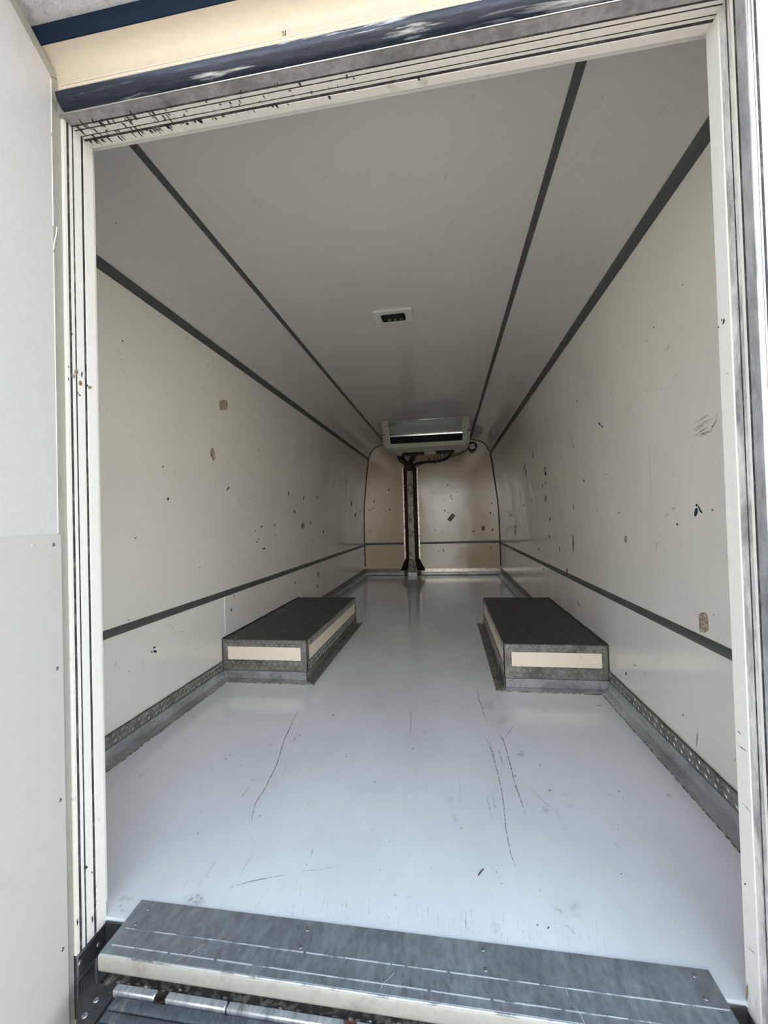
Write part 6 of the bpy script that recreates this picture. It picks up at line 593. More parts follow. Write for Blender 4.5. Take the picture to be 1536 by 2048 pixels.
'back_b':[[(-824,6161.8,1116.2),(-833.3,6161.8,1112),(-843.6,6161.8,1115.7),(-854.3,6161.8,1122.9),(-850.4,6161.8,1132.4),(-843.6,6161.8,1140.4),(-831.5,6161.8,1135),(-822.1,6161.8,1126.6)],[(-655,6161.8,974.3),(-659.7,6161.8,968.8),(-665.4,6161.8,965.9),(-672.3,6161.8,968),(-673.3,6161.8,974.8),(-671.2,6161.8,980.9),(-664.9,6161.8,984.6),(-659,6161.8,980.4)],[(-533.9,6161.8,1119.5),(-538.9,6161.8,1117.5),(-547.1,6161.8,1117.8),(-554.4,6161.8,1120.9),(-560.3,6161.8,1125.1),(-554.2,6161.8,1127.2),(-545,6161.8,1127.7),(-537.9,6161.8,1123.4)],[(650.5,6161.8,643.6),(646.9,6161.8,633.4),(635,6161.8,623),(620.7,6161.8,625.4),(613.1,6161.8,630.7),(614.9,6161.8,639.9),(627.4,6161.8,646.5),(641.3,6161.8,649)],[(922.2,6161.8,655.4),(918.7,6161.8,642.8),(907.2,6161.8,632.2),(887.8,6161.8,627.4),(883.5,6161.8,642),(886.6,6161.8,653.7),(895.9,6161.8,667.7),(916.1,6161.8,669.1)],[(233.4,6161.8,953.8),(230.9,6161.8,943.8),(223.4,6161.8,941.2),(215.9,6161.8,944.2),(213.6,6161.8,954.4),(216.3,6161.8,964.8),(224.1,6161.8,966.7),(231,6161.8,963.3)],[(77.4,6161.8,674.1),(78.8,6161.8,667.1),(72.6,6161.8,659.6),(64,6161.8,660.8),(58.7,6161.8,663.9),(57.9,6161.8,670.2),(62.8,6161.8,677.8),(72.4,6161.8,679)],[(196.3,6161.8,639.2),(195.2,6161.8,634.1),(189.8,6161.8,629.2),(182.6,6161.8,629.9),(179.8,6161.8,633.6),(180.7,6161.8,638.1),(185.9,6161.8,641.1),(191.9,6161.8,641.9)],[(283.9,6161.8,648.7),(281.1,6161.8,647),(275.7,6161.8,646.4),(270.2,6161.8,647.1),(266.5,6161.8,649.1),(269.9,6161.8,651.1),(275.9,6161.8,651.7),(281.2,6161.8,650.6)],[(194.2,6161.8,366.5),(198.1,6161.8,351.9),(198.5,6161.8,339.6),(189.2,6161.8,340.7),(178.7,6161.8,357.9),(171.8,6161.8,374.8),(173.2,6161.8,386.7),(183.7,6161.8,382)],[(120,6161.8,355.8),(117.2,6161.8,343.4),(112.2,6161.8,340.2),(107.3,6161.8,343.4),(105.3,6161.8,356.1),(108.8,6161.8,366.6),(113,6161.8,368.3),(116.6,6161.8,365.2)],[(-764.4,6161.8,1640.1),(-765.9,6161.8,1631.7),(-769.3,6161.8,1625.6),(-772.1,6161.8,1632.5),(-773.8,6161.8,1640.6),(-772.2,6161.8,1650.1),(-768.6,6161.8,1651),(-765.7,6161.8,1648)],[(699.9,6161.8,1558.4),(702.8,6161.8,1548.7),(703.8,6161.8,1540.5),(697.8,6161.8,1545.2),(691.1,6161.8,1553.7),(688.4,6161.8,1563.7),(689.9,6161.8,1567.2),(693.7,6161.8,1566.5)],[(-895.3,6161.8,654.5),(-901.4,6161.8,653.1),(-917.6,6161.8,664.7),(-932.4,6161.8,679.7),(-933.7,6161.8,687.9),(-921.6,6161.8,682.2),(-908.4,6161.8,675),(-893.7,6161.8,660)],[(427.2,6161.8,1221),(422.7,6161.8,1215.9),(417.3,6161.8,1210.6),(410.7,6161.8,1214.7),(407.6,6161.8,1221.8),(412,6161.8,1227.6),(418,6161.8,1230.7),(425.3,6161.8,1228.6)],[(294.9,6161.8,1329.9),(285.9,6161.8,1324.7),(274.7,6161.8,1321.6),(261.2,6161.8,1324.4),(257,6161.8,1331.5),(264.3,6161.8,1336.7),(275.3,6161.8,1339.7),(288.3,6161.8,1336.8)],[(224.9,6161.8,1095.1),(222.4,6161.8,1091),(216.2,6161.8,1089),(209.6,6161.8,1091.1),(205.9,6161.8,1095.7),(209.9,6161.8,1100.1),(216.5,6161.8,1100.5),(223.5,6161.8,1099.8)],[(882.8,6161.8,248.6),(880,6161.8,243.3),(874.7,6161.8,238),(867.5,6161.8,241.3),(866.7,6161.8,248.8),(868.5,6161.8,255.7),(875.3,6161.8,257.1),(882.7,6161.8,256.2)],[(605.4,6161.8,964.1),(604.8,6161.8,959.2),(597.6,6161.8,958.2),(590.9,6161.8,959.9),(589.4,6161.8,964.6),(590.6,6161.8,969.6),(597.9,6161.8,969.4),(604.6,6161.8,968.6)]],
'back_s':[[(-730.8,6161.8,657),(-744,6161.8,660.5),(-762.2,6161.8,667.8),(-781.8,6161.8,682.2),(-781.9,6161.8,687.9),(-778.3,6161.8,691.8),(-755.2,6161.8,679),(-734.5,6161.8,665.1)],[(820.7,6161.8,1447.6),(808.8,6161.8,1439.6),(792.2,6161.8,1436.6),(775.2,6161.8,1440.9),(765.5,6161.8,1450.1),(774.6,6161.8,1459),(793,6161.8,1461.2),(812.6,6161.8,1458.1)]],
'back_T5':[[(339.2,6161.8,827.7),(301.3,6161.8,786.1),(276.7,6161.8,800.2),(255.7,6161.8,820.9),(292.1,6161.8,867.4),(329.8,6161.8,908.7),(357.2,6161.8,898.3),(373.6,6161.8,873.4)]],
'back_T6':[[(794.2,6161.8,682.8),(798.1,6161.8,655.9),(779,6161.8,644.2),(755.6,6161.8,643.1),(746.5,6161.8,671),(748.3,6161.8,695.7),(764.2,6161.8,709.1),(786.9,6161.8,710.5)]],
'floor_H':[[(301.1,1015.4,0.8),(307.2,1025.2,0.8),(305.5,1026.8,0.8),(300.5,1015.7,0.8)],[(307.2,1025.2,0.8),(314.3,1033.7,0.8),(313.9,1034.3,0.8),(305.5,1026.8,0.8)]],
'floor_o':[[(505.6,1545.9,0.6),(501.2,1528.3,0.6),(491.2,1519.9,0.6),(481.3,1516.2,0.6),(473.3,1523.8,0.6),(470.3,1542.3,0.6),(483.2,1556.9,0.6),(490.9,1568.9,0.6),(502.5,1577.8,0.6),(507,1562.9,0.6)],[(545.6,1478.7,0.6),(540.9,1473.2,0.6),(537.3,1475.4,0.6),(535.7,1480.4,0.6),(537,1488.8,0.6),(542.3,1494.6,0.6),(546.5,1492.8,0.6),(549.1,1487.4,0.6)],[(896.2,1361.6,0.6),(890.6,1351.8,0.6),(881.9,1351.5,0.6),(876.3,1355.6,0.6),(879.7,1365,0.6),(886.8,1374.7,0.6),(896.5,1376.3,0.6),(897.8,1368.6,0.6)],[(-322.9,887.1,0.8),(-308.3,871.3,0.8),(-325.5,857.1,0.8),(-346.3,851.6,0.8),(-363.4,861.3,0.8),(-377.9,876.6,0.7),(-360,889.3,0.7),(-340.2,902.3,0.7)]],
'floor_s':[[(667,1889.5,0.5),(657.6,1881.9,0.5),(636.8,1884.6,0.5),(625.6,1896.2,0.5),(619.3,1905.6,0.5),(628.9,1909.9,0.5),(643.8,1908.5,0.5),(657.8,1900.7,0.5)],[(482.9,1793.8,0.5),(469.4,1750.7,0.5),(447.4,1734,0.5),(428.3,1745.2,0.5),(425.7,1788.5,0.5),(442.6,1824.8,0.5),(461.9,1846.9,0.5),(483.1,1840.4,0.5)],[(437.7,1885.2,0.5),(409.8,1860.7,0.5),(387.4,1865.3,0.5),(374.6,1904.2,0.5),(382.5,1962.2,0.5),(406.6,1994.6,0.5),(433.8,2001.2,0.5),(448.1,1952.6,0.5)],[(597,1335.7,0.6),(590.6,1321.6,0.6),(577.2,1314.1,0.6),(571.5,1323.2,0.6),(564.9,1332.2,0.6),(575.5,1345.5,0.6),(587.8,1353.4,0.6),(599.3,1350.5,0.6)],[(597.8,1291.8,0.6),(590.7,1278.3,0.7),(580.1,1273.5,0.7),(575.3,1280.1,0.7),(570.8,1288.8,0.7),(579.3,1301.7,0.6),(589.1,1305.4,0.6),(595.9,1302.2,0.6)],[(529,1263.2,0.7),(517.5,1244.7,0.7),(502.4,1236.5,0.7),(494.6,1246.5,0.7),(489.8,1258.8,0.7),(497.9,1277.2,0.7),(513.1,1284.1,0.7),(524.2,1278.6,0.7)],[(-371.1,1304.9,0.6),(-376.7,1300.5,0.6),(-387.7,1297.2,0.6),(-401.9,1297.4,0.6),(-409.5,1300.8,0.6),(-409.3,1306,0.6),(-393.3,1308.8,0.6),(-378.4,1308.5,0.6)],[(241.9,1270.7,0.7),(236.5,1252.1,0.7),(229.1,1248.1,0.7),(227.2,1260.7,0.7),(226.6,1277.3,0.7),(234.3,1293.2,0.7),(240.7,1295.4,0.7),(247.7,1293,0.7)],[(258.9,1195.3,0.7),(258.4,1174.1,0.7),(252,1161.9,0.7),(243.9,1170.2,0.7),(239.1,1188.3,0.7),(236.5,1214.3,0.7),(245.3,1224,0.7),(254.3,1215.9,0.7)],[(155.9,938.1,0.8),(153.8,935.2,0.8),(143.3,935.4,0.8),(133.6,936.9,0.8),(130.5,939.9,0.8),(134.4,942.4,0.8),(143.8,942.5,0.8),(152.6,941,0.8)],[(440.4,993.7,0.8),(438.7,987.5,0.8),(434.9,984.6,0.8),(432.4,987.2,0.8),(432.2,992.7,0.8),(434.3,1000.1,0.8),(438.2,1000.2,0.8),(441.7,1000.3,0.8)],[(519.9,960.7,0.8),(509.6,935.9,0.8),(492.8,926.1,0.8),(487.3,940.4,0.8),(483,956.2,0.8),(495.2,980.3,0.8),(510,985.2,0.8),(523.4,984.3,0.8)],[(481,928.1,0.8),(472.3,926.5,0.8),(460.9,936.2,0.8),(450.8,948.7,0.8),(450.4,960.6,0.8),(461,962.2,0.8),(475.2,951.5,0.8),(486.4,936,0.8)],[(-479.9,857.5,0.7),(-480.2,846.5,0.7),(-496,842.9,0.7),(-512.8,844.6,0.7),(-533.5,851,0.7),(-526.3,860.6,0.7),(-517.9,868.2,0.7),(-496.6,867.4,0.7)],[(-470.4,834.3,0.7),(-473.3,826.9,0.7),(-484.9,823,0.7),(-500.3,823.7,0.7),(-512.7,829.2,0.7),(-507.7,835.4,0.7),(-500.3,840.7,0.7),(-484,840.2,0.7)],[(-28.1,886.5,0.8),(-26.3,875.7,0.8),(-25.8,875.7,0.8),(-27.6,886.5,0.8)],[(558.8,943.3,0.8),(556,929.5,0.8),(556.3,929.6,0.8),(559.1,943.4,0.8)],[(382.9,900.4,0.8),(380.7,878,0.8),(381.3,878.1,0.8),(383.5,900.5,0.8)],[(240.4,907.7,0.8),(240.3,875.1,0.8),(240.7,875.2,0.8),(240.8,907.7,0.8)],[(433.7,920.4,0.8),(430.9,898.9,0.8),(431.2,899,0.8),(434.1,920.4,0.8)],[(265.2,900.8,0.8),(264.6,870.1,0.8),(264.9,870.1,0.8),(265.5,900.8,0.8)],[(113.9,888.4,0.8),(115.3,872,0.8),(115.6,872,0.8),(114.2,888.4,0.8)],[(384.8,892,0.8),(383.8,881.4,0.8),(384.1,881.5,0.8),(385.1,892.1,0.8)],[(386.3,894.1,0.8),(384.1,871.9,0.8),(384.4,872,0.8),(386.6,894.1,0.8)],[(461.8,905.4,0.8),(458.1,880.5,0.8),(458.5,880.7,0.8),(462.3,905.5,0.8)],[(392.6,886.6,0.8),(391.1,871.4,0.8),(391.6,871.5,0.8),(393.2,886.7,0.8)],[(26.4,885.7,0.8),(29.4,864.8,0.8),(29.9,864.8,0.8),(26.9,885.7,0.8)],[(139,946.1,0.8),(141.3,910.1,0.8),(141.8,910.2,0.8),(139.5,946.2,0.8)],[(222.6,939.3,0.8),(222.8,911.3,0.8),(223.3,911.3,0.8),(223,939.4,0.8)],[(242.8,890.2,0.8),(242.7,876.3,0.8),(243,876.4,0.8),(243.1,890.2,0.8)],[(243.3,907.9,0.8),(243.2,876.3,0.8),(243.5,876.4,0.8),(243.6,907.9,0.8)],[(347.8,878.6,0.8),(346.8,865.2,0.8),(347.4,865.3,0.8),(348.3,878.7,0.8)],[(269.6,900.5,0.8),(269.1,879.4,0.8),(269.7,879.5,0.8),(270.2,900.6,0.8)],[(-51.2,908.3,0.8),(-48.8,895.4,0.8),(-48.3,895.4,0.8),(-50.7,908.3,0.8)],[(3.3,913.3,0.8),(8.1,883.1,0.8),(8.7,883.1,0.8),(3.9,913.4,0.8)],[(207.5,909.1,0.8),(208.2,875.7,0.8),(208.5,875.7,0.8),(207.9,909.2,0.8)],[(237.2,905,0.8),(237.2,883.8,0.8),(237.6,883.8,0.8),(237.6,905.1,0.8)],[(301.7,898.3,0.8),(301.3,887.6,0.8),(301.6,887.7,0.8),(302,898.4,0.8)],[(326.2,903.5,0.8),(324.3,872.8,0.8),(324.6,872.8,0.8),(326.5,903.5,0.8)],[(-78,945.6,0.8),(-70.4,909.8,0.8),(-69.9,909.8,0.8),(-77.5,945.6,0.8)],[(141.9,909.4,0.8),(142.8,894.3,0.8),(143.4,894.4,0.8),(142.5,909.4,0.8)],[(268,883.7,0.8),(267.9,875.5,0.8),(268.2,875.6,0.8),(268.3,883.7,0.8)],[(425.4,882,0.8),(423.5,866.5,0.8),(423.8,866.6,0.8),(425.7,882,0.8)],[(510.9,897.1,0.8),(505,865.8,0.8),(505.3,865.9,0.8),(511.2,897.2,0.8)],[(198.2,894.3,0.8),(198.9,866.7,0.8),(199.4,866.7,0.8),(198.7,894.3,0.8)],[(-33.9,896,0.8),(-28.4,866.6,0.8),(-28,866.6,0.8),(-33.4,896,0.8)],[(187.1,893.9,0.8),(187.8,872.5,0.8),(188.2,872.6,0.8),(187.5,893.9,0.8)],[(-117.9,897.8,0.8),(-109.2,862.6,0.8),(-108.9,862.6,0.8),(-117.5,897.8,0.8)],[(270,885.7,0.8),(269.9,877.8,0.8),(270.4,877.9,0.8),(270.6,885.8,0.8)],[(385.6,928.8,0.8),(383,902.3,0.8),(383.3,902.3,0.8),(385.9,928.8,0.8)],[(324.4,904.6,0.8),(323,880.9,0.8),(323.4,880.9,0.8),(324.9,904.7,0.8)],[(14.2,888.5,0.8),(17.7,865.3,0.8),(18,865.4,0.8),(14.5,888.5,0.8)],[(173.3,915.2,0.8),(174.1,895.5,0.8),(174.5,895.6,0.8),(173.6,915.2,0.8)],[(27.4,910,0.8),(32.1,877.2,0.8),(32.4,877.2,0.8),(27.7,910,0.8)],[(432.5,902.8,0.8),(431.6,895.2,0.8),(431.9,895.3,0.8),(432.8,902.9,0.8)],[(410,899.8,0.8),(406.7,871.9,0.8),(407.1,872,0.8),(410.4,899.9,0.8)],[(381.5,923.6,0.8),(380.4,911.5,0.8),(380.7,911.5,0.8),(381.8,923.7,0.8)],[(512.1,905.6,0.8),(510.4,895.8,0.8),(510.7,895.9,0.8),(512.4,905.7,0.8)],[(-162.3,950.9,0.8),(-151.3,910.1,0.8),(-150.7,910,0.8),(-161.8,950.8,0.8)],[(-41.2,913,0.8),(-36.2,886.4,0.8),(-35.6,886.4,0.8),(-40.6,913,0.8)],[(403.9,893.8,0.8),(401.1,869.3,0.8),(401.4,869.4,0.8),(404.2,893.9,0.8)],[(373.3,912.3,0.8),(371,887.3,0.8),(371.5,887.4,0.8),(373.8,912.4,0.8)],[(276.1,902.4,0.8),(275.3,874.5,0.8),(275.6,874.5,0.8),(276.4,902.5,0.8)],[(552.9,898.6,0.8),(550.7,887.6,0.8),(551.1,887.8,0.8),(553.3,898.7,0.8)],[(130.1,874.9,0.8),(130.5,868.1,0.8),(131.1,868.2,0.8),(130.7,875,0.8)],[(309.6,929.8,0.8),(308,897.8,0.8),(308.6,897.9,0.8),(310.2,929.9,0.8)]],
'floor_d':[[(416.3,910,0.8),(415.4,908.8,0.8),(413.8,907.6,0.8),(412.2,907.3,0.8),(410.9,907.5,0.8),(412.1,908.8,0.8),(413.4,910.2,0.8),(415.1,910.2,0.8)],[(435.8,905.4,0.8),(433.2,902.9,0.8),(431.9,902.8,0.8),(433,904.9,0.8),(434.3,906.8,0.8),(436.3,908.5,0.8),(437.4,908.7,0.8),(438,908.1,0.8)],[(636.8,1060,0.7),(635.3,1058.3,0.7),(634,1058.4,0.7),(633.5,1059.6,0.7),(635,1061.3,0.7),(636.4,1061.3,0.7)],[(599.4,1382.9,0.6),(598.5,1381.3,0.6),(597.2,1380.9,0.6),(597.2,1382.6,0.6),(598.2,1384.8,0.6),(599.3,1384.3,0.6)],[(717.7,1351.3,0.6),(716.5,1349,0.6),(715.2,1349.4,0.6),(715.2,1351,0.6),(716.5,1352.8,0.6),(717.9,1353.2,0.6)],[(-570,1405.2,0.6),(-569.5,1401.9,0.6),(-571.8,1402,0.6),(-574.9,1404.7,0.6),(-575.1,1407.7,0.6),(-573,1407.8,0.6)],[(-4.9,1334,0.6),(-5.8,1331.7,0.6),(-7.5,1331.1,0.6),(-8.8,1333.6,0.6),(-8.2,1335.9,0.6),(-6.4,1337.1,0.6)],[(-348.9,935.2,0.7),(-348.7,934.1,0.7),(-349.9,934.2,0.7),(-350.9,935,0.7),(-351.2,936.1,0.7),(-350,935.9,0.7)],[(101.8,1539.7,0.6),(101.7,1535.5,0.6),(99,1535.3,0.6),(97.5,1539.3,0.6),(98.7,1542.7,0.6),(100.7,1542.8,0.6)],[(-446,1513.2,0.5),(-445.8,1510.6,0.6),(-447.4,1510.1,0.6),(-449.7,1512.8,0.5),(-449.8,1515.6,0.5),(-448,1515.9,0.5)],[(-133.5,1465.6,0.6),(-133.8,1462.6,0.6),(-135.7,1462.7,0.6),(-137.2,1465.2,0.6),(-137.3,1468.4,0.6),(-135.3,1467.9,0.6)],[(188.1,1022.7,0.8),(187.5,1021.7,0.8),(186.6,1021.6,0.8),(186.1,1022.5,0.8),(186.4,1023.6,0.8),(187.5,1023.8,0.8)],[(750.3,1338.1,0.6),(748.6,1336,0.6),(747.1,1335.9,0.6),(747.4,1337.8,0.6),(748.7,1339.8,0.6),(750.2,1340.1,0.6)],[(353.2,1000.5,0.8),(352.3,999,0.8),(350.9,998.8,0.8),(350.7,1000.2,0.8),(351.3,1001.5,0.8),(352.7,1001.9,0.8)],[(686.6,1207.3,0.7),(685.2,1205.8,0.7),(683.8,1205.3,0.7),(684,1207,0.7),(685.1,1208.9,0.7),(686.7,1209.2,0.7)],[(266.9,1162.7,0.7),(266.5,1160.6,0.7),(265.1,1161.1,0.7),(264,1162.3,0.7),(264.9,1164.4,0.7),(266.5,1164.4,0.7)],[(-492.5,1374.2,0.6),(-492.3,1372.6,0.6),(-493.5,1372.2,0.6),(-495.4,1373.9,0.6),(-495.6,1376.1,0.6),(-494.1,1376.5,0.6)],[(-299,1058.5,0.7),(-299,1057.2,0.7),(-300.2,1057.1,0.7),(-301.8,1058.2,0.7),(-301.4,1059.5,0.7),(-300.2,1059.9,0.7)],[(751.5,1370,0.6),(749.9,1367.5,0.6),(748.2,1367.3,0.6),(747.9,1369.6,0.6),(750,1372.2,0.6),(751.5,1372,0.6)],[(-584.6,1340,0.6),(-583.7,1337.6,0.6),(-585.6,1337.9,0.6),(-587.3,1339.8,0.6),(-587.6,1341.4,0.6),(-586.5,1341.7,0.6)],[(65.4,1004.1,0.8),(65,1003,0.8),(63.9,1002.5,0.8),(63.3,1003.9,0.8),(63.5,1005.3,0.8),(64.7,1005.2,0.8)],[(182.9,1497.1,0.6),(182,1495.2,0.6),(180.7,1494.8,0.6),(179.7,1496.8,0.6),(180.5,1499.3,0.6),(182,1499.3,0.6)],[(-267,1770.1,0.5),(-267.3,1765,0.5),(-270.1,1765.6,0.5),(-272.7,1769.6,0.5),(-273.1,1774.9,0.5),(-270.1,1775.4,0.5)],[(370.2,1259.2,0.7),(368.9,1257.3,0.7),(367.4,1256.8,0.7),(367,1258.8,0.7),(368,1260.5,0.7),(369.6,1261.3,0.7)],[(345.7,1030.3,0.8),(344.9,1029.1,0.8),(343.7,1028.7,0.8),(343.1,1030,0.8),(344.1,1031.2,0.8),(345.4,1031.8,0.8)],[(-567.3,1427,0.6),(-566.8,1424.7,0.6),(-568.4,1424.3,0.6),(-570.9,1426.7,0.6),(-571.1,1429.2,0.6),(-569.6,1430.2,0.6)],[(-387.2,1792.4,0.5),(-386.5,1788.7,0.5),(-388.7,1789.4,0.5),(-390.6,1792.1,0.5),(-390.9,1795.4,0.5),(-389.1,1795.8,0.5)],[(451.4,1414.5,0.6),(450.3,1411.3,0.6),(448,1410.9,0.6),(447.5,1414.1,0.6),(449,1417.6,0.6),(450.9,1416.8,0.6)],[(-120.4,997.9,0.8),(-120.6,996.8,0.8),(-121.7,996.5,0.8),(-122.6,997.6,0.8),(-122.4,998.7,0.8),(-121.3,999,0.8)],[(-313.6,1145.2,0.7),(-313.1,1143.1,0.7),(-314.9,1142.9,0.7),(-316.3,1144.9,0.7),(-316.5,1146.6,0.7),(-315.1,1147.1,0.7)],[(-497.8,1143.2,0.6),(-497.8,1141.8,0.6),(-498.8,1141.5,0.6),(-500.3,1142.9,0.6),(-500.7,1144.4,0.6),(-499.4,1144.6,0.6)]],
'jamb_b':[[(-516.4,766.6,1192.3),(-516.4,765.1,1187.1),(-516.4,761.9,1182.7),(-516.4,759.5,1186),(-516.4,756.9,1188.9),(-516.4,759.1,1194.2),(-516.4,762.2,1197.1),(-516.4,765.8,1197.4)],[(-516.4,758.6,1181),(-516.4,757.8,1177.3),(-516.4,755.8,1174.7),(-516.4,754.1,1176.2),(-516.4,753.4,1179.2),(-516.4,754.4,1182.4),(-516.4,756,1184.1),(-516.4,757.4,1183.1)],[(-516.4,775.2,1171.4),(-516.4,774.8,1167.1),(-516.4,771.2,1165),(-516.4,768.3,1165.7),(-516.4,767.4,1168.9),(-516.4,767.7,1173.3),(-516.4,771.4,1175.9),(-516.4,774.5,1174.8)],[(-516.4,799.9,1167.9),(-516.4,796.8,1165.2),(-516.4,793.7,1164.4),(-516.4,790,1164.3),(-516.4,789.8,1167.9),(-516.4,793.3,1170.8),(-516.4,796.4,1171.4),(-516.4,800.4,1171.6)],[(-516.4,745.1,1196.3),(-516.4,744.6,1193.6),(-516.4,743.4,1193.1),(-516.4,742.4,1193.1),(-516.4,742.1,1195.2),(-516.4,742.5,1197.4),(-516.4,743.5,1198.6),(-516.4,744.3,1197.8)],[(-516.4,744.6,1169.9),(-516.4,743.8,1167.3),(-516.4,742.9,1165.1),(-516.4,741.7,1165.7),(-516.4,741.4,1168.9),(-516.4,742,1171.8),(-516.4,743,1172.8),(-516.4,744,1172.4)],[(742.4,808.2,22.1),(742.4,810,11.2),(742.4,812.1,1.5),(742.4,813.3,7.9),(742.4,814.1,15.4),(742.4,812.3,27.2),(742.4,810.1,35.8),(742.4,808.2,33.5)]],
